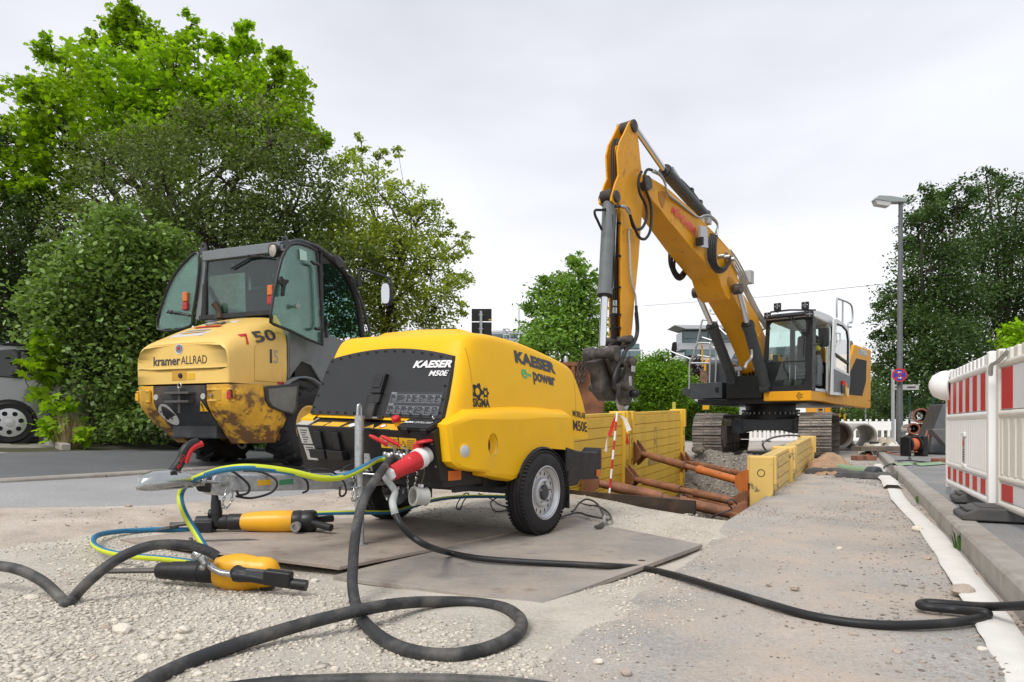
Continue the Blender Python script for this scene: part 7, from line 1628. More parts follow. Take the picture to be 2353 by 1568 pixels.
for i, p in enumerate(ctr):
    a = ctr[min(i+1, len(ctr)-1)] - ctr[max(i-1,0)]; n_ = Vector((a.y, -a.x, 0)).normalized(); k = min(1, i/12); w_ = .075 + .02*k
    for s, h in ((-1, -.02), (-.6, .03), (.6, .03), (1, -.02)): V.append(p + n_*s*w_ + Vector((0, 0, h*(1.6 - k) - .01*k)))
mb.add(V, [(i*4+k, i*4+k+1, (i+1)*4+k+1, (i+1)*4+k) for i in range(len(ctr)-1) for k in range(3)]); tag(mb.build('flat_hose', M['flat'], ang=80), 'white canvas hose collapsing from the green hose coupling', 'hose')
# crumpled pale hoses and sacks near the lamp foot
rr = random.Random(11)
for k, (pts, lb) in enumerate((([(515,1025), (640,935), (740,950), (720,1000), (600,1010)], 'crumpled beige hose loop nearest the concrete pipe'), ([(580,1010), (760,960), (900,920), (1040,890)], 'white flat hose stretched left of the lamp foot'), ([(680,1030), (820,985), (1000,940), (1100,905)], 'second white flat hose below the first near the lamp'), ([(830,905), (870,840), (920,850), (900,905)], 'beige canvas bundle behind the flat hoses'), ([(940,895), (990,840), (1060,850), (1075,910)], 'pale canvas bundle left of the lamp foot'), ([(1200,890), (1270,860), (1330,880)], 'pale hose piece right of the lamp foot'))):
    P = [atZ(d5(x, y), .06) for x, y in pts]; P = [p.lerp(Vector((p.x*17.5/p.y, 17.5, CAMH + (p.z-CAMH)*17.5/p.y)), 0 if p.y < 20 else 1) for p in P]
    pts_ = spline(P, 5); mb = MB(); V = []
    for i, p in enumerate(pts_):
        a = pts_[min(i+1, len(pts_)-1)] - pts_[max(i-1,0)]; n_ = Vector((a.y, -a.x, 0)).normalized() if a.length > 1e-5 else Vector((1,0,0)); b_ = .10 + .05*rr.random()
        for s, h in ((-1, -.05), (-.3, .05 + .07*rr.random()), (.4, .03 + .08*rr.random()), (1, -.05)): V.append(p + n_*s*b_ + Vector((0, 0, h)))
    mb.add(V, [(i*4+k2, i*4+k2+1, (i+1)*4+k2+1, (i+1)*4+k2) for i in range(len(pts_)-1) for k2 in range(3)])
    tag(mb.build('canvas_hose', M['flat'] if k in (1, 2) else mat('beige canvas', (.45,.39,.31), .9), ang=80), lb, 'hose')
for k, (x, y, sx, lb) in enumerate(((1040, 985, .45, 'grey rubber block at the kerb end near the lamp foot'), (1945, 1205, .16, 'brown broken brick lying on the pavement beside the barrier'))):
    p = atZ(d5(x, y), .115); tag(MB().bb((p.x-sx, p.y, .118), (p.x+sx, p.y+.25, .118 + (.22 if k == 0 else .09))).build('rubber_block' if k == 0 else 'brick', M['lgrey'] if k == 0 else wood, bev=.02), lb, 'block' if k == 0 else 'brick')
cbp = [atZ(d5(x, y), z) for x, y, z in ((905,1270,.03), (960,1235,.13), (1040,1205,.15), (1180,1190,.13), (1400,1190,.125), (1650,1188,.125))]
tag(MB().tube(spline(cbp, 6), .013, 6).build('cable', M['cable']), 'thin black cable crossing the kerb beside the green hose', 'cable')
cbp = [atZ(d5(x, y), .125) for x, y in ((1330,1085), (1320,1110), (1350,1125), (1250,1150), (1090,1158), (1300,1148), (1500,1165), (1650,1180))]
tag(MB().tube(spline(cbp, 6), .012, 6).build('cable', M['cable']), 'thin black cable curling away from the reel on the pavement', 'cable')
gp = [atZ(d5(x, y), .125) for x, y in ((1085,1222), (1200,1215), (1330,1208), (1450,1220), (1600,1212), (1760,1200), (1900,1190), (1990,1190))]
V = []; 
for i, p in enumerate(spline(gp, 4)): V += [p + Vector((0, .10 + .06*noise.noise((i*.4,0,0)) + (.12 if i > 22 else 0), 0)), p + Vector((0, 0, .035)), p - Vector((0, .10, 0))]
tag(MB().add(V, [(i*3+k, i*3+k+1, (i+1)*3+k+1, (i+1)*3+k) for i in range(len(V)//3-1) for k in (0, 1)]).build('flat_hose', M['green'], ang=80), 'flattened green hose lying across the pavement', 'hose')
# clutter seen between the two near barriers
for (x, y, w_, h_, Yd, m, nm, lb) in ((500, 630, 44, 30, 9.5, 'hz', 'orange_cover', 'orange machine cover behind the gap between barriers'), (505, 670, 40, 40, 9.4, 'gr', 'grey_box', 'grey box below the orange cover behind the barriers'), (515, 790, 36, 70, 8.2, 'wd', 'pallet', 'pinkish timber stack behind the gap between barriers'), (535, 1060, 30, 60, 7.2, 'dk', 'crate', 'dark crate on the pavement behind the barriers')):
    px, py = d4(x, y); p = EYE + ray((px, py))*Yd; k = .3*Yd/F*1.0; mm = dict(hz=M['lie'], gr=M['grey'], wd=wood, dk=M['black'])[m]
    tag(MB().box((p.x + .1, p.y + .3, p.z), (w_*.2932*Yd/F*1.3, .5, h_*.2932*Yd/F)).build(nm, mm, bev=.03), lb, nm.split('_')[-1])
    if p.z - h_*.15*Yd/F > .2:
        tag(MB().bb((p.x + .02, p.y + .2, .115), (p.x + .18, p.y + .4, p.z - h_*.1466*Yd/F)).build('post', M['lgrey']), 'support under the ' + lb.split(' behind')[0].split(' below')[0], 'post') if m == 'gr' else None
# --- row of white barriers across the road in the distance
def far_barrier(px0, px1, Yd, ytop, n, label):
    a = EYE + ray((px0, ytop))*Yd; b = EYE + ray((px1, ytop))*Yd; Ln = (b-a).length; h = a.z
    t = thing('far_barrier', label, 'barrier', (a.x, a.y, 0), math.atan2(b.y-a.y, b.x-a.x), 'white barriers closing the road')
    MB().bb((.0, -.02, .55), (Ln-.04, .02, h-.10)).build('upper_board', M['bwhite'], t); MB().bb((0, -.02, .08), (Ln-.04, .02, .22)).build('lower_board', M['bwhite'], t)
    s0 = p0 = None
    for i in range(n):
        x = .06 + (Ln-.16)*i/(n-1)
        if s0 is None: s0 = MB().bb((-.055, -.015, .2), (.055, .015, .57)).build('slat', M['bwhite'], t); s_ = s0; p0 = MB().bb((-.04, -.02, h-.11), (.04, .02, h)).build('picket', M['bwhite'], t); p_ = p0
        else: s_ = dup(s0, t); p_ = dup(p0, t)
        s_.location.x = x; p_.location.x = x
    for x in (.1, Ln-.15): MB().bb((x-.03, -.15, 0), (x+.03, .15, .09)).build('foot', M['lgrey'], t)
xs = [1618, 1690, 1762, 1834, 1905, 1997, 2090, 2182]
for i in range(len(xs)-1): far_barrier(xs[i], xs[i+1], 31.0, 963.5, 7, ['white barrier seen between the crawler tracks, leftmost', 'white barrier seen below the slewing ring', 'white barrier behind the right crawler track', 'white barrier directly behind the concrete pipes', 'white barrier with a slim dark joint right of the pipes', 'white barrier behind the street lamp', 'white barrier behind the stoneware stack, rightmost'][i])
# ================================================================== trees, shrubs and hedges: leaf by leaf
def leafmat(name, col, isl=.35, rough=.5, tl=.35, big=.25, bs_=.5):
    m = mat(name, col, rough, island=isl, var=big, vs=bs_, spec=.35, coord='World'); t = m.node_tree; N = t.nodes.new; Lk = t.links.new
    b = t.nodes['Principled BSDF']; o = t.nodes['Material Output']; src = b.inputs['Base Color'].links[0].from_socket
    tr_ = N('ShaderNodeBsdfTranslucent'); g = N('ShaderNodeVectorMath'); g.operation = 'MULTIPLY'; g.inputs[1].default_value = (1.25, 1.35, .5); Lk(src, g.inputs[0]); Lk(g.outputs[0], tr_.inputs[0])
    mx_ = N('ShaderNodeMixShader'); mx_.inputs[0].default_value = tl; Lk(b.outputs[0], mx_.inputs[1]); Lk(tr_.outputs[0], mx_.inputs[2]); Lk(mx_.outputs[0], o.inputs[0]); return m
M['bark'] = mat('bark', (.05,.04,.032), .9, var=.4, vs=6, bump=1, bs=40)
OVAL = np.array([(0,-.5,0), (.28,-.12,.06), (.20,.25,.04), (0,.5,-.03), (-.20,.25,.04), (-.28,-.12,.06)])
DIAM = np.array([(0,-.5,0), (.26,.02,.05), (0,.5,0), (-.26,.02,.05)])
MAPLE = np.array([(0,-.5,0), (.22,-.28,.02), (.5,-.2,-.05), (.34,.02,.02), (.46,.28,-.06), (.17,.2,.03), (0,.52,-.06), (-.17,.2,.03), (-.46,.28,-.06), (-.34,.02,.02), (-.5,-.2,-.05), (-.22,-.28,.02)])
def leaf_mesh(name, P, size, tmpl, m, parent, flat=.5, kind=None):
    n = len(P); k = len(tmpl)
    nr = RNG.normal(size=(n, 3)); nr[:, 2] = np.abs(nr[:, 2]) + flat; nr /= np.linalg.norm(nr, axis=1)[:, None]
    a = RNG.normal(size=(n, 3)); a[:, 2] -= .5; x = np.cross(nr, a); x /= np.linalg.norm(x, axis=1)[:, None]; y = np.cross(nr, x)
    s = size * RNG.uniform(.6, 1.25, size=(n, 1))
    V = P[:, None, :] + (tmpl[None, :, 0, None]*x[:, None, :] + tmpl[None, :, 1, None]*y[:, None, :] + tmpl[None, :, 2, None]*nr[:, None, :]) * s[:, None, :]
    me = bpy.data.meshes.new(name); me.vertices.add(n*k); me.vertices.foreach_set('co', V.astype(np.float32).ravel())
    me.loops.add(n*k); me.loops.foreach_set('vertex_index', np.arange(n*k, dtype=np.int32)); me.polygons.add(n)
    me.polygons.foreach_set('loop_start', np.arange(0, n*k, k, dtype=np.int32)); me.polygons.foreach_set('loop_total', np.full(n, k, dtype=np.int32))
    me.materials.append(m); me.update(calc_edges=True); o = bpy.data.objects.new(name, me); COL.objects.link(o); o.parent = parent
    if kind: o['kind'] = kind
    return o
def lobes_px(L_, Yd, depth=1.0, dj=1.0, rs=1.0):
    out = []
    for i, q in enumerate(L_):
        x, y, r = q[:3]; yy = Yd + dj*(random.random()-.5)*2; c = EYE + ray((x, y))*yy; rr = r*yy/F*rs; out.append((np.array(c), np.array((rr, rr*depth, rr*.85))))
    return out
def tree(name, label, cat, base, lobes, n, size, tmpl, m, clus=26, cr=.22, group=None, trunk=.14, branches=True, shell=.55, flat=.5, tw=True):
    base = Vector(base); t = thing(name, label, cat, base, 0, group); b0 = np.array(base)
    W = np.array([l[1][0]*l[1][2] for l in lobes]); W = W/W.sum(); pts = []; cl_all = []
    for (c, r), w in zip(lobes, W):
        k = max(5, int(clus*w*len(lobes))); d = RNG.normal(size=(k, 3)); d /= np.linalg.norm(d, axis=1)[:, None]; cc = c + d*r*(RNG.uniform(shell**3, 1, size=(k, 1))**(1/3)); cl_all.append((c, cc))
        nn = int(n*w); idx = RNG.integers(0, k, nn); rad = (r.mean()*cr)
        pts.append(cc[idx] + RNG.normal(size=(nn, 3))*rad*np.array((1, 1, .62)))
    P = np.concatenate(pts) - b0; zmin = .03; P = P[P[:, 2] > zmin]
    leaf_mesh('crown', P, size, tmpl, m, t, flat)
    if branches:
        mb = MB(); cen = np.mean([l[0] for l in lobes], axis=0); top = Vector(cen) - base
        fork = Vector((top.x*.3, top.y*.3, max(.3, top.z*.45)))
        mb.tube(spline([(0,0,-.1), (fork.x*.4, fork.y*.5, fork.z*.5), fork, fork*.6 + top*.4 + Vector((0,0,.1)), top], 4), list(np.linspace(trunk, trunk*.22, 17)), 8)
        for (c, cc), (_, lr) in zip(cl_all, lobes):
            c = Vector(c) - base; bk_ = min(1, float(lr[0])/.8); st_ = fork.lerp(top, random.random()*.7); md = st_.lerp(c, .55) + Vector((random.uniform(-.4,.4), random.uniform(-.3,.3), .1))
            pp = spline([st_, md, c], 4); mb.tube(pp, list(np.linspace(trunk*.42*bk_, trunk*.13*bk_, len(pp))), 5, caps=False)
            for q in cc[:max(2, len(cc)//3)]:
                q = Vector(q) - base; mb.tube([c, c.lerp(q, .5) + Vector((0, 0, .05)), q], [trunk*.13, trunk*.08, trunk*.03], 4, caps=False)
        mb.build('trunk', M['bark'], t, fix=False)
    return t
def gz_(x, y): return Vector((x, y, tz(x, y)))
def base_at(px, Yd): x = (px - CX)/F*Yd; return gz_(x, Yd)
LM = {}
LM['maple'] = leafmat('bright maple leaf', (.27, .42, .016), .35, big=.2, tl=.5)
LM['haw'] = leafmat('dull hawthorn leaf', (.15, .195, .068), .45, big=.3)
LM['hawl'] = leafmat('yellow green hawthorn leaf', (.29, .35, .055), .45, big=.3, tl=.4)
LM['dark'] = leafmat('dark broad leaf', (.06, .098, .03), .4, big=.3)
LM['hedge'] = leafmat('glossy hedge leaf', (.19, .29, .08), .5, rough=.42, big=.25)
LM['lime'] = leafmat('mid green leaf', (.22, .36, .075), .4, big=.25, tl=.4)
LM['ball'] = leafmat('clipped green leaf', (.15, .29, .02), .4, big=.15)
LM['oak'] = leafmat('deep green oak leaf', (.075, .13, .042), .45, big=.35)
LM['purple'] = leafmat('purple leaf', (.05, .02, .03), .4)
tree('tree', 'tall bright green maple rising behind the darker shrubs at the left', 'tree', base_at(380, 17.5),
     lobes_px([(310,35,45),(300,90,60),(335,140,80),(215,85,32),(120,115,36),(150,170,70),(85,200,45),(95,250,75),(440,55,28),(455,110,55),(570,95,36),(560,150,62),(655,150,40),(630,210,80),(400,200,110),(250,230,120),(520,250,110),(670,270,60),(50,335,60),(30,410,65),(150,340,100),(370,320,110),(705,320,45),(90,440,60),(600,330,90)], 17.5, 1.1, 1.2), 30000, .14, MAPLE, LM['maple'], clus=26, cr=.17, trunk=.2)
tree('shrub_tree', 'olive green hawthorn with fine leaves directly behind the loader cab', 'tree', base_at(500, 14.0),
     lobes_px([(470,300,75),(540,280,50),(330,330,95),(240,370,85),(620,330,95),(700,380,80),(520,420,125),(380,430,115),(255,470,105),(660,480,105),(190,520,80),(760,450,70),(560,530,100),(440,540,90),(330,560,90),(720,560,90),(640,590,90),(790,600,80),(760,690,80)], 14.0, 1.0, .8), 34000, .08, OVAL, LM['haw'], clus=30, cr=.21, trunk=.13)
tree('shrub_tree', 'light yellow green hawthorn with loose branches reaching right above the compressor', 'tree', base_at(850, 14.8),
     lobes_px([(790,370,45),(830,330,26),(870,360,26),(915,350,18),(860,430,62),(930,450,45),(985,470,32),(955,520,65),(1020,520,28),(920,590,90),(1040,570,40),(1065,550,22),(990,630,70),(1050,640,40),(850,590,110),(1000,710,62),(1060,705,25),(800,520,95),(900,690,90),(960,740,60),(830,740,80)], 14.8, 1.0, .8), 24000, .08, OVAL, LM['hawl'], clus=28, cr=.20, trunk=.12)
tree('hedge_shrub', 'dense dark green broad-leaved shrub between the silver car and the loader', 'shrub', base_at(250, 11.0),
     lobes_px([(180,640,75),(120,680,60),(280,600,95),(370,590,75),(150,740,95),(270,730,115),(380,740,95),(150,850,90),(270,860,115),(390,880,95),(170,940,75),(240,970,70),(330,980,75),(420,970,65),(330,680,90),(420,660,60),(210,560,60),(290,520,60),(95,600,28),(75,720,22),(215,535,26),(330,540,30),(410,560,32),(250,500,26),(120,575,24),(445,600,26),(90,660,24)], 10.9, .8, .5), 36000, .092, OVAL, LM['hedge'], clus=20, cr=.34, trunk=.06)
tree('maple_sapling', 'bright lime green maple sapling shoots in front of the dark shrub beside the car', 'sapling', base_at(150, 10.3),
     lobes_px([(100,790,32),(85,830,28),(110,860,36),(75,840,18),(150,810,22),(120,745,22),(95,910,20),(130,930,30),(110,985,34),(165,990,36),(190,1005,26)], 10.3, .6, .3), 520, .165, MAPLE, LM['maple'], clus=8, cr=.38, trunk=.02)
tree('ground_shrub', 'low dark green shrubs along the lane behind the loader wheels', 'shrub', base_at(520, 11.6),
     lobes_px([(450,1000,40),(520,990,55),(600,985,55),(680,990,50),(760,990,50),(850,985,50)], 12.0, .7, .4), 9000, .09, OVAL, LM['hedge'], clus=26, cr=.28, trunk=.03)
tree('tree', 'dark tree at the left edge above the silver car', 'tree', base_at(40, 16.5),
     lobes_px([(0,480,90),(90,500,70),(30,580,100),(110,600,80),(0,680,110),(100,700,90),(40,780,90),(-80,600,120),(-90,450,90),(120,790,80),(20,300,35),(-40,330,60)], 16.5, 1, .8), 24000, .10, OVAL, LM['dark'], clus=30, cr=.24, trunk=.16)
far = []
for px in range(-120, 1080, 90): far += [(px, 720 + 60*math.sin(px), 120), (px+40, 900, 120), (px, 560 if 60 < px < 800 else 700, 120)]
far = [f for f in far if not (f[0] > 850 and f[1] < 800)]
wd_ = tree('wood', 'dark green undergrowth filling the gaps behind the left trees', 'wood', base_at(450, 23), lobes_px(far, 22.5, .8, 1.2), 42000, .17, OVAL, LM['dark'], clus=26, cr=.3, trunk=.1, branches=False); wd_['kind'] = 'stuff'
tree('tree', 'fresh green tree standing left of the excavator stick', 'tree', base_at(1290, 30),
     lobes_px([(1322,592,16),(1318,625,36),(1270,650,30),(1345,640,30),(1290,680,62),(1240,700,38),(1350,690,45),(1300,745,75),(1235,765,42),(1355,760,45),(1280,800,70),(1350,815,50),(1225,810,40)], 30, 1, 1.0), 15000, .19, OVAL, LM['lime'], clus=30, cr=.24, trunk=.17)
tree('ball_tree', 'clipped round green tree between the stick and the excavator body', 'tree', base_at(1520, 27),
     lobes_px([(1520,880,50),(1485,885,40),(1555,888,38),(1520,850,42),(1500,915,36),(1545,912,36),(1490,860,32),(1550,860,30)], 27, 1.0, .2), 17000, .12, OVAL, LM['ball'], clus=70, cr=.28, trunk=.11, shell=.8)
tree('shrub', 'dark purple leaved shrub left of the excavator railing', 'shrub', base_at(1572, 42), lobes_px([(1560,850,26),(1590,845,30),(1575,880,40),(1610,870,30)], 42, 1, .5), 4000, .17, OVAL, LM['purple'], clus=30, cr=.3, trunk=.06)
tree('shrub', 'light green low shrub just behind the excavator coupler', 'shrub', base_at(1470, 34), lobes_px([(1475,832,22),(1455,850,26),(1440,880,36),(1410,900,40)], 34, 1, .5), 3500, .15, OVAL, LM['lime'], clus=24, cr=.3, trunk=.05)
def hedge_box(px0, px1, y0, y1, Yd, dep, n, label, z0=0):
    a = EYE + ray((px0, y0))*Yd; b = EYE + ray((px1, y1))*Yd; t = thing('hedge', label, 'hedge', (a.x, Yd, 0))
    P = np.stack([RNG.uniform(0, b.x-a.x, n), RNG.uniform(0, dep, n), z0 + (a.z-z0)*(1 - RNG.uniform(0, 1, n)**2.2) + RNG.normal(size=n)*.03], 1); P[:, 1] = np.where(RNG.uniform(size=n) < .6, RNG.normal(size=n)*.05, P[:, 1])
    leaf_mesh('foliage', P, .10, OVAL, LM['ball'], t); MB().bb((0, .08, 0), (b.x-a.x, dep, a.z-.08)).build('twig_core', M['bark'], t)
hedge_box(1352, 1700, 927, 927, 28, .8, 14000, 'long low clipped hedge behind the yellow trench shields')
RT_ = [(2125,470,45),(2110,530,50),(2165,480,40),(2200,455,42),(2075,560,20),(2180,560,80),(2140,620,80),(2085,670,55),(2030,690,28),(2160,700,95),(2060,740,55),(2030,770,25),(2130,790,95),(2200,820,80),(2055,850,50),(2110,890,70),(2190,910,70),(2035,880,30),(2060,930,45)]
tree('tree', 'dark leafy oak right behind the street lamp', 'tree', base_at(2150, 34), lobes_px(RT_, 34, 1, 1.5), 44000, .165, OVAL, LM['oak'], clus=30, cr=.23, trunk=.25)
tree('tree', 'taller dark oak at the right edge behind the barriers', 'tree', base_at(2300, 37), lobes_px([(2265,400,26),(2290,440,50),(2340,440,50),(2250,480,40),(2300,520,90),(2370,520,90),(2260,600,85),(2340,620,100),(2240,690,70),(2300,720,110),(2380,720,100),(2280,830,100),(2360,850,90),(2260,920,70),(2340,930,80),(2440,600,130),(2440,800,130)], 37, 1, 1.5), 46000, .175, OVAL, LM['oak'], clus=30, cr=.25, trunk=.28)
tree('shrub', 'bright yellow green bush peeking over the right barriers', 'shrub', base_at(2345, 16), lobes_px([(2340,765,30),(2365,790,50),(2330,800,26),(2380,840,60)], 16, 1, .4), 5000, .10, OVAL, LM['maple'], clus=26, cr=.28, trunk=.04)
tree('shrub', 'green bushes behind the white barrier row right of the excavator', 'shrub', base_at(1960, 46), lobes_px([(1910,965,30),(1945,955,34),(1985,950,40),(2020,940,45),(1990,900,30)], 46, 1, 1), 6000, .2, OVAL, LM['lime'], clus=24, cr=.3, trunk=.06)
low = []
for px in range(1980, 2420, 60): low += [(px, 940, 50), (px+20, 900, 45)]
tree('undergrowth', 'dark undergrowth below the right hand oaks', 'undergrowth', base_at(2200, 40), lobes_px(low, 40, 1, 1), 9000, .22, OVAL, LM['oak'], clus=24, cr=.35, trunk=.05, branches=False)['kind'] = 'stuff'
# dry grass tuft by the shrub and weeds at the right kerb
def tuft(name, label, cat, base, n, h, spread, m, wdt=.006):
    t = MB(); base = Vector(base)
    for i in range(n):
        a = random.random()*6.28; r = spread*random.random(); b = Vector((r*math.cos(a), r*math.sin(a), 0)); l = Vector((math.cos(a)*.35*h*random.random(), math.sin(a)*.35*h*random.random(), h*random.uniform(.5, 1))); sd_ = Vector((-math.sin(a), math.cos(a), 0))*wdt
        t.add([b-sd_, b+sd_, b+l*.55+sd_*.7 + Vector((0,0,.03)), b+l*.55-sd_*.7 + Vector((0,0,.03)), b+l], [(0,1,2,3), (3,2,4)])
    o = t.build(name, m, fix=False); o.location = base; return tag(o, label, cat)
hay = mat('dry grass', (.36,.27,.14), .8, island=.3); wgr = mat('weed green', (.07,.14,.03), .6, island=.4)
tuft('grass_tuft', 'dry yellow grass tuft at the foot of the dark shrub', 'grass', onG(d2(880, 1395)), 220, .60, .17, hay, .0028)
tuft('weed', 'small green weed growing at the right kerb joint', 'weed', onG(d8(2030, 265)), 26, .13, .05, wgr, .008)
for (x, y, lb) in ((1800, 15, 'tiny weed at the kerb foot near the top of the white hose'), (1935, 1350, 'tiny weed in the kerb gutter near the bottom')): tuft('weed', lb, 'weed', onG(d8(x, y)), 14, .07, .04, wgr, .006)
# ================================================================== background: car, signs, container, buildings
CG = tz(-7.7, 10.4); CA = Fr((-7.62, 10.35), -40, CG)
car = frame_thing(CA, 'parked_car', 'silver grey hatchback parked at the left edge behind the dark shrub', 'car')
M['carp'] = mat('silver grey car paint', (.24,.25,.255), .28, .5, coat=.8, var=.02)
M['cwin'] = mat('dark car window', (.008,.009,.01), .05, coat=.5)
prof = [(-.72,.42), (-.80,.62), (-.82,.85), (-.74,1.0), (-.55,1.32), (-.42,1.44), (.0,1.51), (.9,1.50), (1.35,1.42), (2.0,1.08), (2.35,1.0), (2.95,.90), (3.25,.72), (3.3,.45), (3.2,.28), (2.9,.22), (-.4,.24)]
MB().prism([(u, .0, w) for u, w in prof], (0, 1.72, 0)).build('body', M['carp'], car, bev=.07, seg=3)
MB().prism([(u, -.006, w) for u, w in ((-.52,1.03), (-.36,1.36), (.02,1.43), (.88,1.42), (1.28,1.36), (1.85,1.06), (1.4,1.02), (.2,1.0))], (0, .02, 0)).build('side_glass', M['cwin'], car, bev=.004)
for u0, u1 in ((.12, .17), (.95, 1.05)): MB().prism([(u0, -.010, 1.01), (u1, -.010, 1.01), (u1-.03, -.010, 1.425), (u0-.03, -.010, 1.425)], (0, .01, 0)).build('window_pillar', M['black'], car)
MB().tube(spline([(-.55,-.004,1.035), (.2,-.004,1.0), (1.4,-.004,1.02), (1.85,-.004,1.06)], 5), .012, 6).build('window_trim', M['black'], car)
MB().tube(spline([(-.50,.04,1.40), (-.1,.02,1.50), (.9,.02,1.49), (1.3,.05,1.42)], 5), .016, 6).build('roof_rail', M['black'], car)
MB().tube(spline([(.20,-.001,.98), (.22,-.001,.90), (.34,-.001,.70), (.50,-.001,.45), (.62,-.001,.30)], 5), .006, 6).build('door_gap', M['black'], car)
MB().tube([(1.02,-.001,.99), (1.05,-.001,.30)], .006, 6).build('door_gap', M['black'], car)
MB().box((.46, -.02, .855), (.20, .03, .035)).build('door_handle', M['silver'], car, bev=.01)
MB().box((1.2, -.02, .855), (.20, .03, .035)).build('door_handle', M['silver'], car, bev=.01)
for u in (0, 2.55):
    MB().lathe([(.36, -.006), (.36, .05)], (u, -.0, .31), (0,1,0), 32).build('wheel_arch', M['black'], car)
    w_ = MB().lathe([(.20, -.02), (.29, -.03), (.315, -.005), (.315, .19), (.2, .19)], (u, 0, .315), (0,1,0), 36).build('tyre', M['tyre'], car)
    hb = MB(); holes = [circ((.145*math.cos(2*math.pi*k/7+.2), .145*math.sin(2*math.pi*k/7+.2)), .036, 12, 1, 1) for k in range(7)]
    holed_slab(hb, circ((0,0), .215, 40), holes, lambda x, y, z: Vector((u + x, -.036 - z + .12*math.hypot(x, y)**2 * 3, .315 + y)), .012); h_ = hb.build('hubcap', M['silver'], w_, ang=30)
    MB().lathe([(.06, 0), (.055, .012), (0, .016)], (u, -.045, .315), (0,-1,0), 18).build('hub', M['silver'], w_)
# parking bay paving (small setts) under the car with its edging kerb
MB().hexa([Vector((*CA.out((a, b, 0)).xy, tz(*CA.out((a, b, 0)).xy) + z)) for z in (-.05, .006) for a, b in ((-3, -.9), (2.2, -.75), (2.2, 3), (-3, 3))]).build('parking_bay', mat('grey setts', (.27,.25,.22), .9, var=.2, vs=8, bump=1, bs=25, coord='World'), kind='structure')
sc_ = [onG(d2(x, y), .0) for x, y in ((540,1310), (830,1420))]
tag(MB().beam(sc_[0] + Vector((0,0,.04)), sc_[1] + Vector((0,0,.03)), .12, .13).build('edging_stone', M['kerb'], bev=.015), 'weathered edging stone between the car and the shrub', 'kerb stone')
# --- black sign backs on a galvanised post
sgp = EYE + ray((1105, 800))*21.0
sp = thing('sign_post', 'galvanised post with two black rectangular signs seen from behind', 'sign post', (sgp.x, 21.0, tz(sgp.x, 21)))
zb = sp.location.z; hz_ = lambda y: .75 + (979-y)*21.0/F - zb
MB().tube([(0,0,0), (0,0,hz_(715))], .045, 12).build('post', M['galv'], sp)
for y0, y1 in ((709, 738), (740, 771)):
    b_ = MB().bb((-.29, .05, hz_(y1)), (.33, .075, hz_(y0))).build('sign_back', M['black'], sp, bev=.02)
    MB().box((0, .02, hz_((y0+y1)/2)), (.14, .06, .03)).build('clamp', M['galv'], b_)
MB().bb((.24, .046, hz_(736)), (.31, .05, hz_(733))).build('sign_label', M['sticker'], sp)
ms = EYE + ray((1192, 780))*60.0; tag(MB().tube([(ms.x, 60, 0), (ms.x, 60, .75 + (979-698)*60/F)], [.11, .09], 10).build('mast', M['lwhite']), 'slim white mast right of the black sign backs', 'mast')
# --- rusty container with hanging chain
cp_ = EYE + ray((1302, 900))*15.5; ct_ = thing('skip_container', 'rusty brown open container behind the compressor and trench', 'container', (cp_.x, 15.5, tz(cp_.x, 15.5)))
M['crust'] = mat('rusty container', (.23,.095,.045), .75, var=.25, vs=2, dirt=((.06,.035,.025), 2.5, .5, .68, .85), dirt2=((.36,.17,.09), 5, .55, .75, .6), bump=.2, bs=40)
zt = .75 + (979-833)*15.5/F - ct_.location.z
MB().prism([(x, 0, z) for x, z in ((-1.0, .1), (.78, .1), (.92, zt), (-1.0, zt))], (0, .05, 0)).build('side_wall', M['crust'], ct_)
MB().prism([(x, 2.2, z) for x, z in ((-1.0, .1), (.78, .1), (.92, zt), (-1.0, zt))], (0, .05, 0)).build('side_wall', M['crust'], ct_)
MB().hexa([Vector(p) for p in ((.76,.05,.1), (.80,.05,.1), (.80,2.2,.1), (.76,2.2,.1), (.88,.05,zt), (.93,.05,zt), (.93,2.2,zt), (.88,2.2,zt))]).build('end_wall', M['crust'], ct_)
MB().bb((-1.0, 0, .05), (.78, 2.25, .12)).build('floor', M['crust'], ct_)
MB().bb((-1.0, -.07, zt-.09), (.96, .0, zt)).build('top_rail', M['crust'], ct_, bev=.01)
for x in (-.6, .1): MB().bb((x, -.06, .1), (x+.08, .0, zt-.09)).build('rib', M['crust'], ct_)
for k, x in enumerate((.28, .36, .44)): chain(MB(), [(x, -.10, zt+.03), (x-.05, -.10, zt-.35), (x-.10, -.10, zt-.72 + .1*k)], .012, .07).build('chain', M['dsteel'], ct_)
MB().lathe([(.05, 0), (.05, .1), (.03, .14), (0, .15)], (-.02, .0, zt), (0,0,1), 12).build('lug', M['galv'], ct_)
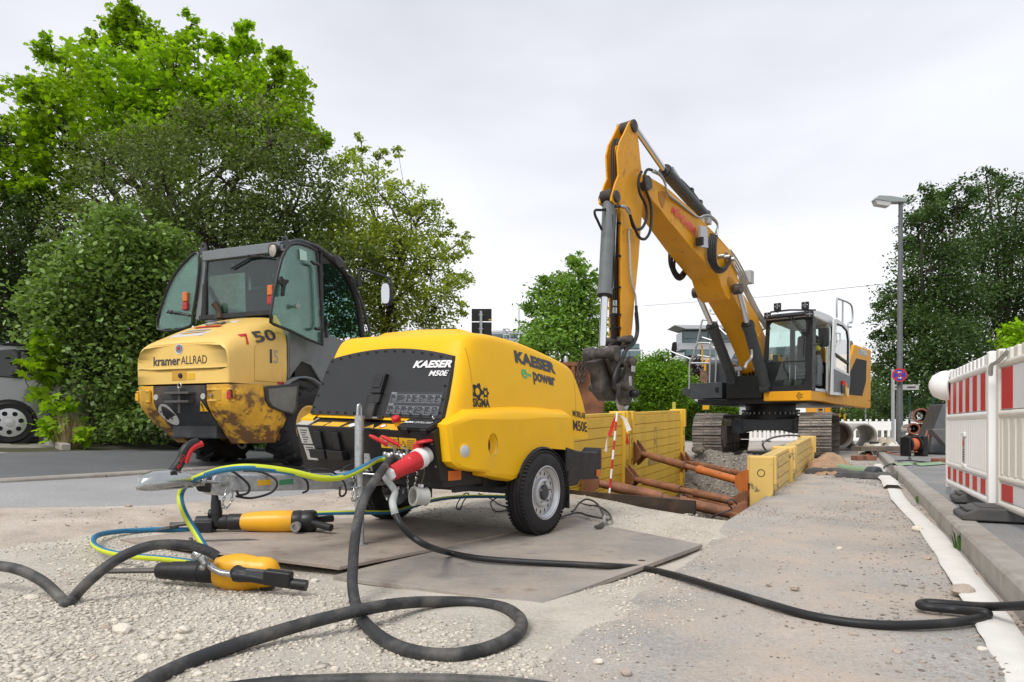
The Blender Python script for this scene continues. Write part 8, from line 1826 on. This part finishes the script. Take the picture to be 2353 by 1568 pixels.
# --- modern office building behind the excavator
M['clad'] = mat('pale grey cladding', (.50,.52,.55), .5, var=.04); M['bglass'] = mat('blue green office glass', (.10,.17,.19), .06, spec=.8, coat=.5)
def office(name, label, px0, px1, Yd, floors, roof_over, dep=3.5):
    a = EYE + ray((px0, 979))*Yd; b = EYE + ray((px1, 979))*Yd; t = thing(name, label, 'building', (a.x, Yd, 0)); W = b.x - a.x
    z = lambda y: .75 + (979-y)*Yd/F
    for (y0, y1, kind_, x0, x1) in floors:
        X0, X1 = W*x0, W*x1
        if kind_ == 'roof': MB().prism([(X0-roof_over, -1.2, z(y0)), (X1+.5, -1.2, z(y0)), (X1+.5, -1.2, z(y1)), (X0-roof_over+1.2, -1.2, z(y1))], (0, dep, 0)).build('roof', M['clad'], t)
        elif kind_ == 'wall': MB().bb((X0, 0, z(y1)), (X1, dep, z(y0))).build('wall', M['clad'], t)
        else:
            MB().bb((X0+.1, .05, z(y1)), (X1-.1, dep-.1, z(y0))).build('storey_core', M['bglass'], t)
            n = max(2, int((X1-X0)/2.2))
            for i in range(n):
                xa = X0 + (X1-X0)*i/n; xb = X0 + (X1-X0)*(i+1)/n
                w_ = MB().bb((xa+.06, -.02, z(y1)+.05), (xb-.06, .04, z(y0)-.05)).build('window', M['bglass'], t)
                MB().bb((xa-.05, -.06, z(y1)), (xa+.05, .02, z(y0))).build('mullion', M['lgrey'], w_)
            MB().bb((X0, -.05, z((y0+y1)/2+4)), (X1, .0, z((y0+y1)/2+5))).build('transom', M['lgrey'], t)
    return t
office('office_building', 'modern white office building with glass top floor behind the excavator', 1565, 1745, 75, [(751, 759, 'roof', 0, 1), (760, 788, 'glass', .02, 1), (788, 803, 'wall', 0, 1), (803, 822, 'glass', .05, .45), (803, 822, 'wall', .45, 1), (822, 960, 'wall', 0, 1)], 1.0)
office('office_building', 'distant glass office block seen beside the excavator stick', 1420, 1473, 120, [(786, 790, 'wall', 0, .8), (790, 803, 'glass', 0, .95), (803, 807, 'wall', 0, 1), (807, 822, 'glass', 0, 1), (822, 960, 'wall', 0, 1)], .5)
office('hall_building', 'long low grey hall right of the black sign backs', 1128, 1235, 90, [(762, 768, 'wall', 0, 1), (768, 776, 'glass', .02, 1), (776, 960, 'wall', .0, 1)], .3)
tt = thing('lattice_tower', 'small grey lattice frame on the roof line of the low hall', 'lattice frame', (EYE + ray((1162, 790))*88)); ox = tt.location.copy()
for x0, y0, x1, y1 in ((1156,756,1159,790), (1170,756,1173,790), (1156,756,1170,756), (1157,770,1171,770), (1157,756,1171,770), (1158,770,1172,785)): MB().tube([EYE + ray((x0, y0))*88 - ox, EYE + ray((x1, y1))*88 - ox], .09, 6).build('strut', M['galv'], tt)
for y in (760, 764): tag(MB().tube([EYE + ray((1132, y))*89.5, EYE + ray((1200, y+2))*89.5], .05, 6).build('roof_railing', M['galv']), ('upper' if y == 760 else 'lower') + ' railing along the roof of the low hall', 'railing')
# --- far yellow machine, sign and lamps right of the excavator
fx = EYE + ray((1903, 940))*46; fm = thing('far_machine', 'small yellow construction machine parked far behind the white barriers', 'machine', (fx.x, 46, 0)); z = lambda y: .75 + (979-y)*46/F
MB().bb((-.85, 0, z(966)), (.6, 1.6, z(918))).build('body', M['lie'], fm, bev=.06); MB().bb((-.1, -.3, z(960)), (.75, 1.2, z(911))).build('cab', M['lie'], fm, bev=.05)
MB().bb((.08, -.33, z(950)), (.62, -.28, z(917))).build('window', M['cwin'], fm)
for k in range(4): MB().bb((-.75, -.03, z(950-7*k)), (-.25, .01, z(947-7*k))).build('grille_slat', M['black'], fm)
for x_ in (-.5, .45): MB().lathe([(.42, -.1), (.42, .2)], (x_, 0, .42), (0,1,0), 20).build('wheel', M['tyre'], fm)
ys = EYE + ray((1943, 950))*44; tag(MB().bb((ys.x-.35, 44, .75 + (979-935)*44/F), (ys.x+.38, 44.05, .75 + (979-880)*44/F)).bb((ys.x-.05, 44.06, 0), (ys.x+.05, 44.12, 2.9)).build('yellow_sign', M['sticker']), 'tall yellow sign board among the bushes right of the excavator', 'sign')
for (px, Yd, lb) in ((1990, 39, 'grey post behind the barriers below the excavator tail'), (1893, 41, 'galvanised post in front of the far yellow machine'), (1879, 40, 'galvanised post at the left side of the far yellow machine')):
    p = EYE + ray((px, 979))*Yd; tag(MB().tube([(p.x, Yd, 0), (p.x, Yd, 2.2)], .06, 8).build('post', M['galv']), lb, 'post')
wlp = EYE + ray((1622, 928))*24; wt_ = thing('warning_lamp', 'yellow site warning lamp above the left crawler track', 'warning lamp', (wlp.x, 24, 0)); z = lambda y: .75 + (979-y)*24/F
MB().tube([(0,0,0), (0,0,z(940))], .03, 8).build('post', M['lgrey'], wt_); MB().bb((-.11, -.06, z(942)), (.11, .06, z(932))).build('battery_box', M['sticker'], wt_, bev=.02); MB().lathe([(.11, -.05), (.12, 0), (.11, .05)], (0, 0, z(926)), (0,1,0), 20).build('lens', M['amber'], wt_)
st_ = EYE + ray((1549, 933))*22; tag(MB().bb((st_.x-.05, 22, .0), (st_.x+.05, 22.03, .75 + (979-924)*22/F)).build('stake', mat('yellow green stake', (.6,.55,.08), .5)), 'yellow green marker stake in front of the low hedge', 'stake')
# overhead wire, mesh fence behind the stoneware pipes
tag(MB().tube([EYE + ray(p)*Yd for p, Yd in (((1480, 703), 70), ((1760, 682), 58), ((2048, 651), 34.5))], .014, 5).build('overhead_wire', M['black']), 'thin overhead wire running from the oak to the left', 'wire')
fz = thing('mesh_fence', 'dark green wire mesh fence behind the hopper and barriers', 'fence', (0, 22, 0))
for px in (2090, 2145, 2200, 2260, 2320, 2380): p = EYE + ray((px, 979))*22; MB().tube([(p.x, 0, 0), (p.x, 0, 1.75)], .035, 8).build('fence_post', mat('dark green fence', (.01,.05,.035), .5) if 'fen' not in M else M['fen'], fz)
x0 = (EYE + ray((2090, 979))*22).x; x1 = (EYE + ray((2400, 979))*22).x; mb = MB()
for k in range(9): mb.tube([(x0, .02, .1+.2*k), (x1, .02, .1+.2*k)], .006, 4)
mb.build('mesh_wires', M['black'], fz)['kind'] = 'stuff'
# ================================================================== loose stones
M['stone'] = mat('limestone chips', (.58,.53,.45), .9, island=.2, var=.1, vs=30, bump=.3, bs=150)
M['stone2'] = mat('mixed road grit', (.30,.25,.205), .9, island=.45, bump=.3, bs=150)
ICO = None
def ico_verts():
    b = bmesh.new(); bmesh.ops.create_icosphere(b, subdivisions=1, radius=1); v = np.array([x.co[:] for x in b.verts]); f = np.array([[q.index for q in p.verts] for p in b.faces]); b.free()
    return v, f
IV, IF = ico_verts()
def stones(name, XY, sizes, m, kind='stuff', zf=None, sink=.38, flat=.5):
    n = len(XY); k = len(IV); q = RNG.uniform(.5, 1.4, size=(n, k, 1)); sc = RNG.uniform(.7, 1.3, size=(n, 1, 3))*np.array((1, 1, flat))
    V = IV[None]*q*sc; a = RNG.uniform(0, 6.28, n); c, s = np.cos(a)[:, None], np.sin(a)[:, None]
    X = V[:, :, 0]*c - V[:, :, 1]*s; Y_ = V[:, :, 0]*s + V[:, :, 1]*c; V = np.stack([X, Y_, V[:, :, 2]], 2)*sizes[:, None, None]
    Z = np.array([zf(x, y) for x, y in XY]); V += np.stack([XY[:, 0], XY[:, 1], Z + sizes*(.5 - sink)], 1)[:, None, :]
    F_ = (IF[None] + (np.arange(n)*k)[:, None, None]).reshape(-1, 3)
    me = bpy.data.meshes.new(name); me.vertices.add(n*k); me.vertices.foreach_set('co', V.astype(np.float32).ravel()); nf = len(F_)
    me.loops.add(nf*3); me.loops.foreach_set('vertex_index', F_.astype(np.int32).ravel()); me.polygons.add(nf)
    me.polygons.foreach_set('loop_start', np.arange(0, nf*3, 3, dtype=np.int32)); me.polygons.foreach_set('loop_total', np.full(nf, 3, dtype=np.int32)); me.materials.append(m); me.update(calc_edges=True)
    o = bpy.data.objects.new(name, me); COL.objects.link(o)
    if kind: o['kind'] = kind
    return o
gzf = lambda x, y: tz(x, y) + 0.016*noise.noise((x*.8, y*.8, 1)) + 0.012*noise.noise((x*2.6, y*2.6, 5))*(1 - sstep(1.0, 3.0, x*.9 - y*.3))
def on_plate(x, y): return pt_in((x, y), [p.xy for p in PB]) or pt_in((x, y), [p.xy for p in PA])
def scatter(n, box, test, lo, hi, pw=2.2):
    XY = []; 
    while len(XY) < n:
        x = random.uniform(box[0], box[1]); y = box[2] + (box[3]-box[2])*random.random()**1.7
        if test(x, y): XY.append((x, y))
    XY = np.array(XY); s = lo + (hi-lo)*RNG.uniform(0, 1, n)**pw*1.0; return XY, s
def ing(x, y):
    if not pt_in((x, y), gravel) or on_plate(x, y): return False
    d = noise.noise((x*.9, y*.9, 9)) + .5*noise.noise((x*2.5, y*2.5, 4)); return random.random() < (.35 + .9*d + .25*(y < 2.6) - .45*(x > -.15 and y > 2.3))
XY, s = scatter(36000, (-3.6, 1.2, 1.5, 5.2), ing, .003, .0115, 2.0); stones('gravel_stones', XY, s, M['stone'], zf=gzf)
XY, s = scatter(2600, (-3.4, .6, 1.5, 4.6), ing, .009, .020, 3.2); stones('gravel_stones', XY, s, M['stone'], zf=gzf)
XY, s = scatter(4500, (-1.0, 1.7, 4.4, 7.6), lambda x, y: pt_in((x, y), gravel) and not on_plate(x, y), .003, .013, 2.6); stones('gravel_stones', XY, s, M['stone'], zf=gzf)
def inr(x, y):
    if not pt_in((x, y), road): return False
    d = noise.noise((x*.8, y*.8, 21)) + .6*noise.noise((x*2, y*2, 14)); return random.random() < .12 + max(0, d)*1.3
XY, s = scatter(8000, (0, 7.5, 1.6, 10), inr, .0015, .0075, 2.8); stones('road_grit', XY, s, M['stone2'], zf=gzf)
def edge(x, y):
    q = (Vector((x, y)) - KO); t = q.dot(KD); sd_ = q.dot(KN); return -.55 < sd_ < -.01 and random.random() < .25 + .75*(sd_ > -.22)
XY, s = scatter(3000, (.5, 8, 1.5, 13), edge, .002, .012, 2.6); stones('gutter_grit', XY, s, M['stone2'], zf=gzf)
def bound(x, y):
    return pt_in((x, y), road) and any(pt_in((x+dx, y+dy), gravel) for dx, dy in ((-.25, .05), (-.12, .08), (-.3, -.1))) and random.random() < .8
XY, s = scatter(1300, (-.1, 1.9, 1.6, 5.6), bound, .002, .009, 2.2); stones('gravel_spill', XY, s, M['stone'], zf=gzf)
def leftd(x, y): return pt_in((x, y), dirt) and random.random() < .3 + noise.noise((x*1.2, y*1.2, 3))
XY, s = scatter(1500, (-7, 1.5, 2.8, 10), leftd, .003, .014, 2.8); stones('dirt_stones', XY, s, M['stone2'], zf=gzf)
# rubble lying on the dug heap and beside the crawler
zsoil = lambda x, y: (soil(x, y) or 0)
XY, s = scatter(3600, (1.5, 7.0, 8.5, 14.5), lambda x, y: soil(x, y) is not None and soil(x, y) > -1.2, .006, .032, 2.6); stones('rubble_stones', XY, s, mat('rubble stone', (.30,.27,.23), .9, island=.4), zf=zsoil)
XY, s = scatter(2600, (4.5, 8.5, 8.5, 14), lambda x, y: pt_in((x, y), road) and tloc(x, y)[1] < -.1 and random.random() < .5 + noise.noise((x, y, 8)), .006, .022, 2.4); stones('road_rubble', XY, s, mat('grey road stone', (.36,.34,.31), .9, island=.3), zf=gzf)
# bigger single rocks one can point at
def rock(p, r, label, m, sz=1.0):
    rr = random.Random(int(p.x*1000)); b = bmesh.new(); bmesh.ops.create_icosphere(b, subdivisions=2, radius=r)
    for v in b.verts:
        n_ = noise.noise(Vector(v.co)/r*1.1 + Vector((p.x*7, p.y*5, 1))); v.co *= 1 + .45*n_; v.co.z *= .68*sz; v.co.x *= 1.15
    me = bpy.data.meshes.new('rock'); b.to_mesh(me); b.free(); me.materials.append(m); o = bpy.data.objects.new('rock', me); COL.objects.link(o); o.location = p + Vector((0, 0, r*.35)); return tag(o, label, 'rock', 'loose rocks on the ground')
for x, y, r, lb in ((770, 830, .030, 'largest pale rock on the gravel left of the big hose'), (660, 815, .020, 'brownish rock touching the largest pale rock'), (905, 1010, .020, 'upright pale rock near the bottom of the gravel'), (570, 995, .016, 'grey rock left of the upright pale rock'), (275, 590, .026, 'pale rock under the arching black hose'), (340, 605, .021, 'pale rock right beside the kink of the black hose'), (200, 625, .024, 'flat pale rock at the left end of the rock group'), (250, 545, .024, 'brown rock behind the pale rocks near the left hose'), (410, 485, .022, 'brown rock just right of the arching black hose'), (1130, 880, .020, 'pale rock right of the largest rock'), (1015, 875, .016, 'small flat pale rock below the rear jackhammer'), (1155, 825, .020, 'low pale rock above the bottom hose'), (1790, 570, .016, 'pale rock below the front jackhammer handle'), (1975, 515, .019, 'white rock at the tip of the front jackhammer'), (1245, 1105, .015, 'small pale rock at the bottom edge'), (1640, 690, .012, 'little pale rock between the two hoses'), (805, 45, .022, 'dark brown clod on the far dirt strip')):
    rock(onG(d7(x, y)), r, lb, M['stone2'] if 'brown' in lb or 'grey rock' in lb else M['stone'])
for x, y, r, lb in ((2030, 495, .045, 'brown stone against the white canvas hose'), (1385, 262, .018, 'pale pebble in the middle of the asphalt'), (1460, 715, .017, 'grey stone in the lower middle of the asphalt'), (1690, 805, .014, 'dark stone on the lower asphalt'), (1265, 747, .012, 'dark pebble left of the grey stone'), (1150, 467, .018, 'reddish flat stone above the power cable'), (1795, 160, .035, 'pale stone beside the white hose'), (1015, 447, .013, 'brown pebble beside the reddish flat stone'), (2130, 790, .015, 'pale stone right at the gutter'), (270, 915, .016, 'grey pebble at the lower left of the asphalt'), (120, 855, .014, 'pale chip at the lower left of the asphalt'), (1845, 312, .02, 'reddish stone left of the white hose')):
    rock(onG(d8(x, y)), r, lb, M['stone'] if 'pale' in lb else M['stone2'])
for i, (x, y) in enumerate(((1270, 655), (1345, 690), (2010, 640))):
    rock(Vector((*onG(c7(x, y)).xy, 0)) if False else (EYE + ray(c7(x, y))*(12.0 + i*.4)), .10, ['grey boulder on top of the dug heap, left', 'grey boulder on top of the dug heap, middle', 'flat slab sticking out of the dug heap beside the right shield'][i], M['rubble'])
tag(MB().tube(spline([EYE + ray(c7(x, y))*12.2 for x, y in ((1862, 665), (1820, 590), (1900, 540), (2010, 520), (2100, 518), (2140, 525))], 6), .018, 6).build('bent_bar', M['dsteel']), 'bent thin steel bar sticking out of the heap', 'steel bar')
